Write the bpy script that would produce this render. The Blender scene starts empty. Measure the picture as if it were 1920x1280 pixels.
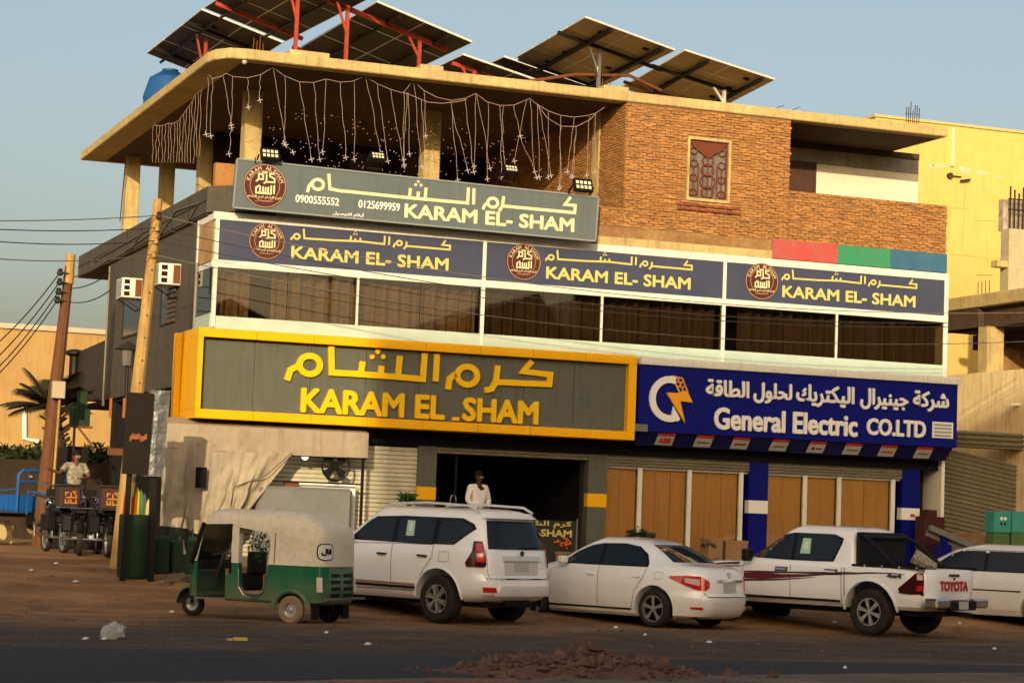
import bpy, bmesh, math, random
from mathutils import Vector, Matrix, noise
import numpy as np
random.seed(7)
SC = bpy.context.scene
COL = SC.collection
# ---------------------------------------------------------------- camera
CH = 1.72                       # eye height
FPX = 4160.0
HD = math.radians(69.15); PT = math.radians(4.533); RL = math.radians(2.13)
_f = Vector((math.cos(PT)*math.cos(HD), math.cos(PT)*math.sin(HD), math.sin(PT)))
_r0 = Vector((math.sin(HD), -math.cos(HD), 0)); _u0 = _r0.cross(_f)
_R = _r0*math.cos(RL) + _u0*math.sin(RL); _U = _u0*math.cos(RL) - _r0*math.sin(RL)
cd = bpy.data.cameras.new('camera'); cam = bpy.data.objects.new('camera', cd); COL.objects.link(cam)
cd.sensor_width = 36; cd.lens = FPX/1920*36; cd.clip_start = .5; cd.clip_end = 3000
cam.matrix_world = Matrix(((_R.x,_U.x,-_f.x,0),(_R.y,_U.y,-_f.y,0),(_R.z,_U.z,-_f.z,CH),(0,0,0,1)))
SC.camera = cam
# ---------------------------------------------------------------- light
SDX, SDZ = .50, -.285           # sun travel per metre of y
sd = Vector((SDX, 1, SDZ)).normalized()
sun_el = math.asin(-sd.z); sun_az = math.atan2(-sd.x, -sd.y)   # compass angle from +y, clockwise
W = bpy.data.worlds.new('World'); SC.world = W; W.use_nodes = True
nt = W.node_tree; bg = nt.nodes['Background']
sky = nt.nodes.new('ShaderNodeTexSky'); sky.sky_type = 'NISHITA'; sky.sun_disc = False
sky.sun_elevation = sun_el; sky.sun_rotation = sun_az
sky.altitude = 300; sky.air_density = 1.0; sky.dust_density = 6.5; sky.ozone_density = 1.0
wm = nt.nodes.new('ShaderNodeMix'); wm.data_type = 'RGBA'; wm.blend_type = 'MULTIPLY'; wm.inputs[0].default_value = 1; wm.inputs[7].default_value = (1.08, .985, .89, 1)
nt.links.new(sky.outputs[0], wm.inputs[6]); nt.links.new(wm.outputs[2], bg.inputs[0]); bg.inputs[1].default_value = .15
sl = bpy.data.lights.new('sun', 'SUN'); sl.energy = 3.5; sl.angle = math.radians(.6); sl.color = (1, .80, .52)
so = bpy.data.objects.new('sun', sl); COL.objects.link(so); so.rotation_euler = sd.to_track_quat('-Z', 'Y').to_euler()
SC.view_settings.view_transform = 'Standard'; SC.view_settings.look = 'None'
SC.view_settings.exposure = 0.34; SC.view_settings.gamma = 1
SC.cycles.max_bounces = 6; SC.cycles.transparent_max_bounces = 12
# ---------------------------------------------------------------- measuring on real planes
def _ray(u, v): return _f*FPX + _R*(u-960) - _U*(v-640)
_O = Vector((0,0,CH))
def PY(u, v, Y): d = _ray(u, v); return _O + d*(Y/d.y)
def PX(u, v, X): d = _ray(u, v); return _O + d*(X/d.x)
def PZ(u, v, Z): d = _ray(u, v); return _O + d*((Z-CH)/d.z)
def terr(x, y):
    t = min(1, max(0, (y-34.4)/6.5)); t = t*t*(3-2*t)*.35+t*.65
    return .74*t
def PG(u, v):
    d = _ray(u, v)
    for k in range(1800, 12000):
        p = _O + d*(k*.01/FPX)
        if p.z < terr(p.x, p.y): return p
# ---------------------------------------------------------------- mesh helpers
class MB:
    def __init__(s): s.v = []; s.f = []
    def add(s, vs, fs):
        n = len(s.v); s.v += [tuple(p) for p in vs]; s.f += [tuple(i+n for i in f) for f in fs]; return s
    def box(s, x0, x1, y0, y1, z0, z1):
        x0, x1 = sorted((x0, x1)); y0, y1 = sorted((y0, y1)); z0, z1 = sorted((z0, z1))
        return s.add([(x0,y0,z0),(x1,y0,z0),(x1,y1,z0),(x0,y1,z0),(x0,y0,z1),(x1,y0,z1),(x1,y1,z1),(x0,y1,z1)],
            [(0,3,2,1),(4,5,6,7),(0,1,5,4),(1,2,6,5),(2,3,7,6),(3,0,4,7)])
    def bar(s, a, b, w, h=None, up=(0,0,1)):
        h = w if h is None else h; a = Vector(a); b = Vector(b); d = (b-a).normalized(); u = Vector(up)
        if abs(d.dot(u)) > .97: u = Vector((0,1,0))
        r = d.cross(u).normalized(); u = r.cross(d)
        vs = [p + r*(i*w/2) + u*(j*h/2) for p in (a, b) for i, j in ((-1,-1),(1,-1),(1,1),(-1,1))]
        return s.add(vs, [(3,2,1,0),(4,5,6,7),(0,1,5,4),(1,2,6,5),(2,3,7,6),(3,0,4,7)])
    def tube(s, pts, r, n=8, cap=True):
        pts = [Vector(p) for p in pts]; m = len(pts); rs = r if isinstance(r, (list, tuple)) else [r]*m
        base = len(s.v); nx = None
        for i, p in enumerate(pts):
            d = (pts[min(i+1, m-1)] - pts[max(i-1, 0)]).normalized()
            if nx is None: nx = d.orthogonal().normalized()
            nx = (nx - d*nx.dot(d)).normalized(); ny = d.cross(nx)
            for k in range(n):
                a = 2*math.pi*k/n; s.v.append(tuple(p + (nx*math.cos(a) + ny*math.sin(a))*rs[i]))
        for i in range(m-1):
            for k in range(n):
                k2 = (k+1) % n; a = base+i*n
                s.f.append((a+k, a+k2, a+n+k2, a+n+k))
        if cap:
            s.f.append(tuple(base+k for k in reversed(range(n)))); s.f.append(tuple(base+(m-1)*n+k for k in range(n)))
        return s
    def lathe(s, prof, c=(0,0,0), axis='z', n=24, closed=False):
        base = len(s.v); m = len(prof)
        for (r, h) in prof:
            for k in range(n):
                a = 2*math.pi*k/n; x, y = r*math.cos(a), r*math.sin(a)
                q = (x, y, h) if axis == 'z' else ((x, h, y) if axis == 'y' else (h, x, y))
                s.v.append((q[0]+c[0], q[1]+c[1], q[2]+c[2]))
        for i in range(m if closed else m-1):
            j = (i+1) % m
            for k in range(n):
                k2 = (k+1) % n; f = (base+i*n+k, base+i*n+k2, base+j*n+k2, base+j*n+k)
                s.f.append(f)
        if not closed:
            if prof[0][0] > 1e-6: s.f.append(tuple(base+k for k in reversed(range(n))))
            if prof[-1][0] > 1e-6: s.f.append(tuple(base+(m-1)*n+k for k in range(n)))
        return s
    def prism(s, poly, d0, d1, plane='xz'):
        """polygon in two axes, pushed between d0 and d1 on the third"""
        def P(a, b, c): return (a, c, b) if plane == 'xz' else ((c, a, b) if plane == 'yz' else (a, b, c))
        n = len(poly); vs = [P(a, b, d0) for a, b in poly] + [P(a, b, d1) for a, b in poly]
        return s.add(vs, [tuple(range(n)), tuple(reversed(range(n, 2*n)))] + [(i, i+n, (i+1) % n+n, (i+1) % n) for i in range(n)])
    def quad(s, a, b, c, d, th=0, nrm=None):
        if not th: return s.add([a,b,c,d], [(0,1,2,3)])
        a,b,c,d = map(Vector, (a,b,c,d)); n = (nrm or (b-a).cross(d-a).normalized())*th
        return s.add([a,b,c,d,a+n,b+n,c+n,d+n], [(3,2,1,0),(4,5,6,7),(0,1,5,4),(1,2,6,5),(2,3,7,6),(3,0,4,7)])
    def ball(s, c, r, n=10, m=7, sc=(1,1,1)):
        base = len(s.v)
        for i in range(m+1):
            t = math.pi*i/m
            for k in range(n):
                a = 2*math.pi*k/n
                s.v.append((c[0]+r*sc[0]*math.sin(t)*math.cos(a), c[1]+r*sc[1]*math.sin(t)*math.sin(a), c[2]+r*sc[2]*math.cos(t)))
        for i in range(m):
            for k in range(n):
                k2 = (k+1) % n; s.f.append((base+i*n+k, base+(i+1)*n+k, base+(i+1)*n+k2, base+i*n+k2))
        return s
    def mesh(s, name, mat, smooth=False, bevel=0, ang=35):
        me = bpy.data.meshes.new(name); me.from_pydata(s.v, [], s.f)
        bm = bmesh.new(); bm.from_mesh(me)
        bmesh.ops.remove_doubles(bm, verts=bm.verts, dist=1e-5)
        bmesh.ops.recalc_face_normals(bm, faces=bm.faces)
        if bevel: bmesh.ops.bevel(bm, geom=[e for e in bm.edges if len(e.link_faces) == 2 and e.calc_face_angle(0) > .5], offset=bevel, segments=1, profile=.5, affect='EDGES')
        finish(bm, me, smooth, ang)
        if mat: me.materials.append(mat)
        return me
def finish(bm, me, smooth=False, ang=35):
    if smooth:
        for f in bm.faces: f.smooth = True
        for e in bm.edges:
            e.smooth = not (len(e.link_faces) == 2 and e.calc_face_angle(0) > math.radians(ang))
    bm.to_mesh(me); bm.free()
def wpos(o):
    p = Vector((0,0,0))
    while o: p = p + o.location; o = o.parent
    return p
def clusters(mb, gap):
    '''split a mesh into separate pieces: pieces closer than gap stay together'''
    n = len(mb.v); P = list(range(n))
    def f(i):
        while P[i] != i: P[i] = P[P[i]]; i = P[i]
        return i
    for fc in mb.f:
        for k in fc[1:]: P[f(k)] = f(fc[0])
    B = {}
    for i, v in enumerate(mb.v):
        r = f(i); b = B.setdefault(r, [list(v), list(v)])
        for k in range(3): b[0][k] = min(b[0][k], v[k]); b[1][k] = max(b[1][k], v[k])
    ks = list(B); G = {k: k for k in ks}
    def g(i):
        while G[i] != i: i = G[i]
        return i
    for i, a in enumerate(ks):
        for b in ks[i+1:]:
            if all(B[a][0][k]-gap < B[b][1][k] and B[b][0][k]-gap < B[a][1][k] for k in range(3)): G[g(a)] = g(b)
    out = {}
    for fc in mb.f: out.setdefault(g(f(fc[0])), []).append(fc)
    res = []
    for fs in out.values():
        m = MB(); mp = {}
        for fc in fs: m.f.append(tuple(mp.setdefault(i, len(mp)) for i in fc))
        m.v = [mb.v[i] for i in mp]; res.append(m)
    return sorted(res, key=lambda m: min(v[0] for v in m.v))
def parts(name, mb, mat, parent=None, gap=.012, **kw): return [part(name, m, mat, parent, **kw) for m in clusters(mb, gap)][0]
def part(name, mb, mat, parent=None, smooth=False, bevel=0, local=False, label=None, kind=None, ang=35):
    me = mb if isinstance(mb, bpy.types.Mesh) else mb.mesh(name, mat, smooth, bevel, ang)
    o = bpy.data.objects.new(name, me); COL.objects.link(o)
    if parent:
        o.parent = parent
        if not local: o.location = -wpos(parent)
    if label: o['label'] = label
    if kind: o['kind'] = kind
    return o
def thing(name, label, cat, loc=(0,0,0), rz=0, group=None):
    o = bpy.data.objects.new(name, None); COL.objects.link(o); o.location = loc; o.rotation_euler = (0,0,rz)
    o.empty_display_size = .2; return tag(o, label, cat, group)
def tag(o, label, cat, group=None):
    o['label'] = label; o['category'] = cat
    if group: o['group'] = group
    return o
def struct(name, mb, mat, smooth=False):
    o = part(name, mb, mat, smooth=smooth); o['kind'] = 'structure'; return o
def recenter(o):
    """put the origin of a one-mesh thing at its base"""
    me = o.data; n = len(me.vertices); a = np.empty(n*3, 'f'); me.vertices.foreach_get('co', a); a = a.reshape(-1, 3)
    c = Vector(((a[:,0].min()+a[:,0].max())/2, (a[:,1].min()+a[:,1].max())/2, a[:,2].min()))
    me.transform(Matrix.Translation(-c)); o.location = c; return o
def copy_tree(o, parent=None):
    c = o.copy(); COL.objects.link(c); c.parent = parent
    for ch in list(o.children): copy_tree(ch, c)
    return c
# ---------------------------------------------------------------- materials
def mat(name, col, rough=.7, metal=0, n=0, ns=6, col2=None, bump=0, bs=60, spec=.18, coat=0, streak=0, obj=False, em=None, rnd=0):
    """n: strength of the mottling towards col2 (or a darker col), streak: vertical run marks, painted fold shade on curtains"""
    m = bpy.data.materials.new(name); m.use_nodes = True; t = m.node_tree; N = t.nodes; L = t.links; b = N['Principled BSDF']
    b.inputs['Base Color'].default_value = (*col, 1); b.inputs['Roughness'].default_value = rough; b.inputs['Metallic'].default_value = metal
    b.inputs['Specular IOR Level'].default_value = spec; b.inputs['Coat Weight'].default_value = coat; b.inputs['Coat Roughness'].default_value = .06
    if em: b.inputs['Emission Color'].default_value = (*col, 1); b.inputs['Emission Strength'].default_value = em
    tc = N.new('ShaderNodeTexCoord'); src = tc.outputs['Object']
    if not obj:
        g = N.new('ShaderNodeNewGeometry'); src = g.outputs['Position']
    cur = None
    def mix(a, bcol, fac):
        x = N.new('ShaderNodeMix'); x.data_type = 'RGBA'
        if a is None: x.inputs[6].default_value = (*col, 1)
        else: L.new(a, x.inputs[6])
        x.inputs[7].default_value = (*bcol, 1); L.new(fac, x.inputs[0]); return x.outputs[2]
    def nz(scale, det=5, mp=None, lo=.35, hi=.7, k=1):
        q = N.new('ShaderNodeTexNoise'); q.inputs['Scale'].default_value = scale; q.inputs['Detail'].default_value = det
        s_ = src
        if mp: mm = N.new('ShaderNodeMapping'); mm.inputs['Scale'].default_value = mp; L.new(src, mm.inputs[0]); s_ = mm.outputs[0]
        L.new(s_, q.inputs['Vector']); r = N.new('ShaderNodeMapRange'); r.inputs[1].default_value = lo; r.inputs[2].default_value = hi; r.inputs[4].default_value = k
        L.new(q.outputs['Fac'], r.inputs[0]); return r.outputs[0], q
    if n:
        c2 = col2 or tuple(c*.55 for c in col)
        f, q = nz(ns, k=n); cur = mix(cur, c2, f)
        f, q2 = nz(ns*5.3, k=n*.6); cur = mix(cur, tuple(c*.75 for c in c2), f)
    if streak:
        f, q = nz(3, mp=(4, 4, .35), lo=.5, hi=.75, k=streak); cur = mix(cur, tuple(c*.45 for c in (col2 or col)), f)
    if rnd:
        g2 = N.new('ShaderNodeNewGeometry'); oi = N.new('ShaderNodeObjectInfo'); a = N.new('ShaderNodeMath'); a.operation = 'ADD'
        L.new(g2.outputs['Random Per Island'], a.inputs[0]); L.new(oi.outputs['Random'], a.inputs[1])
        fr = N.new('ShaderNodeMath'); fr.operation = 'FRACT'; L.new(a.outputs[0], fr.inputs[0])
        hs = N.new('ShaderNodeHueSaturation'); mr = N.new('ShaderNodeMapRange'); mr.inputs[3].default_value = 1-rnd; mr.inputs[4].default_value = 1+rnd*.8
        L.new(fr.outputs[0], mr.inputs[0]); L.new(mr.outputs[0], hs.inputs['Value'])
        if cur is None: hs.inputs['Color'].default_value = (*col, 1)
        else: L.new(cur, hs.inputs['Color'])
        cur = hs.outputs[0]
    if cur is not None: L.new(cur, b.inputs['Base Color'])
    if n and rough > .15:
        r = N.new('ShaderNodeMapRange'); r.inputs[3].default_value = max(0, rough-.12); r.inputs[4].default_value = min(1, rough+.12); L.new(q2.outputs['Fac'], r.inputs[0]); L.new(r.outputs[0], b.inputs['Roughness'])
    if bump:
        q = N.new('ShaderNodeTexNoise'); q.inputs['Scale'].default_value = bs; q.inputs['Detail'].default_value = 6; L.new(src, q.inputs['Vector'])
        bp = N.new('ShaderNodeBump'); bp.inputs['Strength'].default_value = min(1, bump); bp.inputs['Distance'].default_value = .02*max(1, bump)
        L.new(q.outputs['Fac'], bp.inputs['Height']); L.new(bp.outputs[0], b.inputs['Normal'])
    return m
M = {}
def dm(k, *a, **kw): M[k] = mat(k, *a, **kw)
dm('dirt', (.26,.13,.06), .95, n=.8, ns=.5, col2=(.14,.085,.055), bump=1, bs=9)
dm('asphalt', (.044,.045,.044), .85, n=.6, ns=.9, col2=(.066,.059,.05), bump=.6, bs=40)
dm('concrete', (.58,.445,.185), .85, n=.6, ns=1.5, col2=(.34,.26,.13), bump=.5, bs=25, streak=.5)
dm('shaded_soffit', (.10,.060,.034), .9, n=.6, ns=1.2, bump=.4, bs=25)  # slab undersides, with their shade put into the colour
dm('brick', (.43,.215,.072), .9, n=.7, ns=2.2, col2=(.31,.15,.055), bump=1, bs=45, rnd=.2)
dm('mortar', (.27,.145,.06), .95, n=.6, ns=9, bump=.8, bs=50)
dm('plaster_mud', (.36,.22,.09), .95, n=.8, ns=2, col2=(.20,.10,.04), bump=.7, bs=20)
dm('paint_red', (.48,.06,.055), .8, n=.7, ns=3, col2=(.36,.12,.10), bump=.3, bs=30)
dm('paint_green', (.03,.25,.11), .8, n=.7, ns=3, col2=(.08,.22,.14), bump=.3, bs=30)
dm('paint_blue', (.03,.12,.22), .8, n=.7, ns=3, col2=(.07,.15,.20), bump=.3, bs=30)
dm('white_wall', (.78,.72,.55), .8, n=.3, ns=2, col2=(.6,.55,.42), bump=.2)
dm('grey_plaster', (.36,.32,.23), .9, n=.6, ns=2, bump=.4, streak=.6)
dm('clad', (.088,.075,.052), .65, n=.5, ns=1.4, col2=(.058,.050,.036), spec=.25, streak=.5, bump=.15, bs=8)
dm('clad_low', (.034,.029,.022), .6, n=.5, ns=2, spec=.25)
dm('white_alu', (.72,.71,.62), .35, n=.25, ns=3, streak=.2)
dm('teal', (.46,.58,.50), .25, n=.2, ns=3, spec=.6)
dm('panel_blue', (.042,.052,.100), .45, n=.4, ns=1.2, col2=(.075,.08,.105), spec=.3, streak=.25)
dm('board_grey', (.105,.135,.14), .4, n=.35, ns=1.5, col2=(.14,.16,.15), streak=.3)
dm('letter_cream', (.66,.60,.36), .5)
dm('letter_yellow', (.60,.51,.15), .5)
dm('letter_gold', (.84,.50,.004), .42, n=.15, ns=4)
dm('frame_gold', (.86,.43,.002), .42, n=.15, ns=2, spec=.22)
dm('panel_olive', (.105,.11,.082), .45, n=.4, ns=1.1, col2=(.08,.083,.066), streak=.3, spec=.3)
dm('logo_brown', (.075,.022,.016), .5)
dm('ge_blue', (.002,.005,.16), .5, n=.25, ns=2, spec=.15, streak=.2)
dm('letter_white', (.74,.73,.66), .45)
dm('ge_orange', (.80,.36,.02), .4)
dm('red_print', (.42,.03,.02), .5)
dm('sun_red', (.38,.058,.025), .6, n=.5, ns=6)
dm('rust', (.20,.07,.03), .9, n=.6, ns=10, bump=.4)
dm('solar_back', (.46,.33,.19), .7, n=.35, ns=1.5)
dm('solar_cell', (.01,.015,.05), .12)
dm('alu', (.66,.64,.58), .35, metal=.4)
dm('steel', (.32,.31,.28), .35, metal=.9, n=.3, ns=5)
dm('chrome', (.75,.75,.72), .12, metal=1, spec=.5)
dm('black', (.008,.007,.006), .5)
dm('black_gloss', (.008,.008,.009), .12)
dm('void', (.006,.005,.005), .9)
dm('room', (.020,.012,.008), .9)  # brown wall colour with the terrace shade darkened in
dm('curtain_shaded', (.13,.092,.055), .95, n=.4, ns=5, streak=1)  # shaded copy for the right windows; streaks paint fold shade
dm('curtain', (.38,.29,.18), .95, n=.5, ns=5, streak=1)  # streaks paint the shade of the folds
dm('kraft', (.74,.36,.11), .8, n=.3, ns=2, col2=(.6,.28,.085), streak=.3)
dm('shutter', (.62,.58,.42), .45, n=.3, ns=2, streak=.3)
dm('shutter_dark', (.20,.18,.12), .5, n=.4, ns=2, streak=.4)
dm('canvas', (.38,.325,.23), .9, n=.6, ns=1.3, col2=(.31,.245,.16), bump=.5, bs=6, streak=.4)
dm('canvas_cream', (.82,.75,.58), .8, n=.42, ns=2.2, col2=(.58,.48,.31), bump=.4, bs=7, obj=True)
dm('tank_blue', (.015,.085,.26), .45, n=.3, ns=3)
dm('pole_wood', (.46,.30,.10), .85, n=.6, ns=2, col2=(.30,.17,.06), bump=.4, bs=30, streak=.6)
dm('pole_red', (.14,.068,.032), .85, n=.6, ns=1.5, col2=(.12,.045,.02), bump=.4, streak=.6)
dm('tan_wall', (.46,.31,.12), .9, n=.6, ns=.3, col2=(.36,.22,.08), bump=.3, streak=.35)
dm('yellow_wall', (.68,.47,.14), .85, n=.35, ns=.5, col2=(.56,.38,.11), bump=.3, bs=6, streak=.25)
dm('stain_wall', (.82,.68,.40), .85, n=.4, ns=1, col2=(.66,.44,.18), streak=.5)
dm('leaf', (.028,.042,.012), .7, n=.5, ns=5)
dm('leaf_dark', (.040,.038,.015), .6, n=.5, ns=5)
dm('leaf_tuft', (.05,.13,.02), .6, n=.4, ns=8, obj=True)
dm('bark', (.07,.045,.028), .95, n=.7, ns=8, bump=1, bs=30)
dm('car_white', (.88,.885,.87), .22, coat=.9, n=.06, ns=1.6, col2=(.78,.76,.70), obj=True, spec=.5)
dm('car_silver', (.66,.67,.65), .28, coat=.6, n=.12, ns=1.6, obj=True)
dm('tyre', (.018,.016,.014), .85, n=.4, ns=9, col2=(.05,.038,.026), obj=True)
dm('tyre_dusty', (.30,.21,.12), .95, n=.4, ns=9, obj=True)
dm('rim', (.52,.52,.48), .3, metal=.75)
dm('rim_dark', (.07,.07,.07), .35, metal=.5)
dm('tail_red', (.50,.010,.010), .12, coat=.6, spec=.5)
dm('tail_clear', (.60,.45,.42), .1, coat=.6)
dm('tuk_green', (.008,.13,.055), .3, coat=.4, n=.35, ns=3, col2=(.03,.13,.07), obj=True)
dm('plate', (.55,.55,.50), .5, n=.5, ns=60, col2=(.2,.2,.2), obj=True)
dm('sticker', (.38,.60,.45), .6)
dm('stripe_dark', (.05,.045,.05), .4)
dm('stripe_red', (.14,.02,.025), .4)
dm('skin', (.055,.026,.016), .6)
dm('skin_mid', (.14,.065,.035), .6)
dm('shirt_white', (.78,.74,.68), .85)
dm('shirt_print', (.50,.47,.36), .85, n=1, ns=26, col2=(.10,.09,.07))
dm('trousers', (.03,.03,.04), .85)
dm('hair', (.008,.007,.006), .8)
dm('trike_blue', (.012,.10,.35), .4, n=.4, ns=5, coat=.2)
dm('teal_box', (.05,.30,.22), .55, n=.3, ns=4)
dm('green_box', (.10,.17,.06), .7, n=.5, ns=4)
dm('dkgreen', (.02,.045,.02), .7, n=.5, ns=4)
dm('rubble', (.22,.115,.08), .95, n=.7, ns=6, col2=(.12,.06,.045), bump=1, bs=30, rnd=.35)
dm('stone', (.24,.175,.115), .95, n=.6, ns=7, bump=1, bs=30, rnd=.4)
dm('paper_white', (.70,.68,.62), .7)
dm('paper_yellow', (.65,.50,.08), .7)
dm('orange', (.70,.16,.02), .6)
dm('wire', (.03,.028,.025), .6)
dm('wire_pale', (.13,.11,.08), .6)
dm('string', (.32,.235,.19), .7)
dm('bulb', (.42,.38,.38), .5)
dm('carton', (.33,.20,.09), .85, n=.4, ns=6)
dm('lens_pale', (.62,.60,.42), .3)
dm('whiteboard', (.80,.79,.70), .5)
dm('counter', (.26,.26,.24), .35, metal=.35, n=.35, ns=1.5)
dm('brown_door', (.09,.045,.028), .5, n=.3, ns=4, streak=.3)
dm('iron_red', (.16,.045,.025), .55, n=.5, ns=9)
def glass(name, tint, gl=.25, rough=.02, ref=(1,1,1)):
    m = bpy.data.materials.new(name); m.use_nodes = True; t = m.node_tree; N = t.nodes; N.clear(); o = N.new('ShaderNodeOutputMaterial')
    a = N.new('ShaderNodeBsdfTransparent'); a.inputs[0].default_value = (*tint, 1); g = N.new('ShaderNodeBsdfGlossy'); g.inputs['Roughness'].default_value = rough; g.inputs[0].default_value = (*ref, 1)
    f = N.new('ShaderNodeFresnel'); f.inputs[0].default_value = 1.55; ad = N.new('ShaderNodeMath'); ad.inputs[1].default_value = gl
    x = N.new('ShaderNodeMixShader'); t.links.new(f.outputs[0], ad.inputs[0]); t.links.new(ad.outputs[0], x.inputs[0]); t.links.new(a.outputs[0], x.inputs[1]); t.links.new(g.outputs[0], x.inputs[2]); t.links.new(x.outputs[0], o.inputs[0]); M[name] = m
glass('glass_band', (.72,.66,.56), .045, ref=(.8,.78,.72))
glass('glass_car', (.06,.075,.07), .03)
def dusty(m):
    t = m.node_tree; N = t.nodes; L = t.links; b = N['Principled BSDF']; src = b.inputs['Base Color'].links[0].from_socket
    tc = N.new('ShaderNodeTexCoord'); sp = N.new('ShaderNodeSeparateXYZ'); L.new(tc.outputs['Object'], sp.inputs[0]); q = N.new('ShaderNodeTexNoise'); q.inputs['Scale'].default_value = 3; q.inputs['Detail'].default_value = 8; L.new(tc.outputs['Object'], q.inputs['Vector'])
    r = N.new('ShaderNodeMapRange'); r.inputs[1].default_value = .75; r.inputs[2].default_value = .2; r.inputs[3].default_value = 0; r.inputs[4].default_value = .75; L.new(sp.outputs['Z'], r.inputs[0])
    mu = N.new('ShaderNodeMath'); mu.operation = 'MULTIPLY'; L.new(r.outputs[0], mu.inputs[0]); L.new(q.outputs['Fac'], mu.inputs[1])
    x = N.new('ShaderNodeMix'); x.data_type = 'RGBA'; L.new(mu.outputs[0], x.inputs[0]); L.new(src, x.inputs[6]); x.inputs[7].default_value = (.36,.25,.15,1); L.new(x.outputs[2], b.inputs['Base Color'])
    ra = N.new('ShaderNodeMath'); ra.operation = 'MULTIPLY_ADD'; L.new(mu.outputs[0], ra.inputs[0]); ra.inputs[1].default_value = .7; ra.inputs[2].default_value = .2; L.new(ra.outputs[0], b.inputs['Roughness'])
for k_ in ('car_white','car_silver','tuk_green'): dusty(M[k_])
glass('glass_clear', (.88,.9,.88), -.02)
# ---------------------------------------------------------------- writing
FORMS = {'ا':(0xFE8D,),'ب':(0xFE8F,4),'ة':(0xFE93,),'ت':(0xFE95,4),'ج':(0xFE9D,4),'ح':(0xFEA1,4),'ر':(0xFEAD,),'ش':(0xFEB5,4),'ص':(0xFEB9,4),
 'ط':(0xFEC1,4),'ق':(0xFED5,4),'ك':(0xFED9,4),'ل':(0xFEDD,4),'م':(0xFEE1,4),'ن':(0xFEE5,4),'و':(0xFEED,),'ي':(0xFEF1,4),'أ':(0xFE83,)}
def shape_ar(s):
    out = []
    for w in s.split(' '):
        g = ''
        for i, c in enumerate(w):
            dual = len(FORMS[c]) == 2; prev = i > 0 and len(FORMS[w[i-1]]) == 2; nxt = dual and i < len(w)-1
            g += chr(FORMS[c][0] + (3 if prev and nxt else 2 if nxt else 1 if prev else 0))
        out.append(g)
    return ' '.join(out)[::-1]
def text_mb(s, x0, x1, z0, z1, y, depth=.02, bold=0, ar=False, res=3):
    """letters facing -y that fill the given box on the plane y"""
    c = bpy.data.curves.new('writing', 'FONT'); c.body = shape_ar(s) if ar else s; c.size = 1; c.resolution_u = res; c.extrude = .5
    o = bpy.data.objects.new('writing', c); COL.objects.link(o); bpy.context.view_layer.update()
    dg = bpy.context.evaluated_depsgraph_get(); me = bpy.data.meshes.new_from_object(o.evaluated_get(dg))
    bpy.data.objects.remove(o); bpy.data.curves.remove(c)
    vs = [v.co.copy() for v in me.vertices]; fs = [tuple(p.vertices) for p in me.polygons]; bpy.data.meshes.remove(me)
    a0 = min(v.x for v in vs); a1 = max(v.x for v in vs); b0 = min(v.y for v in vs); b1 = max(v.y for v in vs)
    sx = (x1-x0-2*bold)/(a1-a0); sz = (z1-z0-2*bold)/(b1-b0); mb = MB()
    offs = [(0,0)] if not bold else [(math.cos(k*math.pi/4), math.sin(k*math.pi/4)) for k in range(8)] + [(0,0)]
    for i, (ox, oz) in enumerate(offs):
        mb.add([(x0+bold+(v.x-a0)*sx+ox*bold, y - (v.z+.5)*(depth+i*.0004), z0+bold+(v.y-b0)*sz+oz*bold) for v in vs], fs)
    return mb
def stroke(mb, pts, w, y, depth, k=[0]):
    """a flat ribbon letter stroke through (x,z) points with mitred corners, pushed out of the plane y"""
    k[0] += 1; dep = depth + (k[0] % 7)*.0005
    P = [Vector((p[0], p[1])) for p in pts]; n = len(P); Lf = []; Rt = []
    cl = (P[0]-P[-1]).length < 1e-6
    if cl: P = P[:-1]; n -= 1
    for i in range(n):
        a = P[(i-1) % n] if (cl or i > 0) else None; b = P[(i+1) % n] if (cl or i < n-1) else None
        d1 = (P[i]-a).normalized() if a is not None else None; d2 = (b-P[i]).normalized() if b is not None else None
        d1 = d1 or d2; d2 = d2 or d1
        t = (d1+d2); t = t.normalized() if t.length > 1e-4 else d1; nn = Vector((-t.y, t.x)); c = max(.5, nn.dot(Vector((-d1.y, d1.x))))
        Lf.append(P[i]+nn*(w/2/c)); Rt.append(P[i]-nn*(w/2/c))
    base = len(mb.v)
    for i in range(n):
        for q in (Lf[i], Rt[i]): mb.v.append((q.x, y-dep, q.y)); mb.v.append((q.x, y, q.y))
    m = n if cl else n-1
    for i in range(m):
        a = base+4*i; b = base+4*((i+1) % n)
        mb.f += [(a, b, b+2, a+2), (a, a+1, b+1, b), (a+2, b+2, b+3, a+3)]
    if not cl:
        for a in (base, base+4*(n-1)): mb.f.append((a, a+1, a+3, a+2))
    return mb
def ring(cx, cz, rx, rz, n=20): return [(cx+rx*math.cos(2*math.pi*i/n), cz+rz*math.sin(2*math.pi*i/n)) for i in range(n)] + [(cx+rx, cz)]
def pxs(pts, ox, oy, sc, Y):
    return [(lambda q: (q.x, q.z))(PY(ox+x/sc, oy+y/sc, Y)) for x, y in pts]
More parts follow.
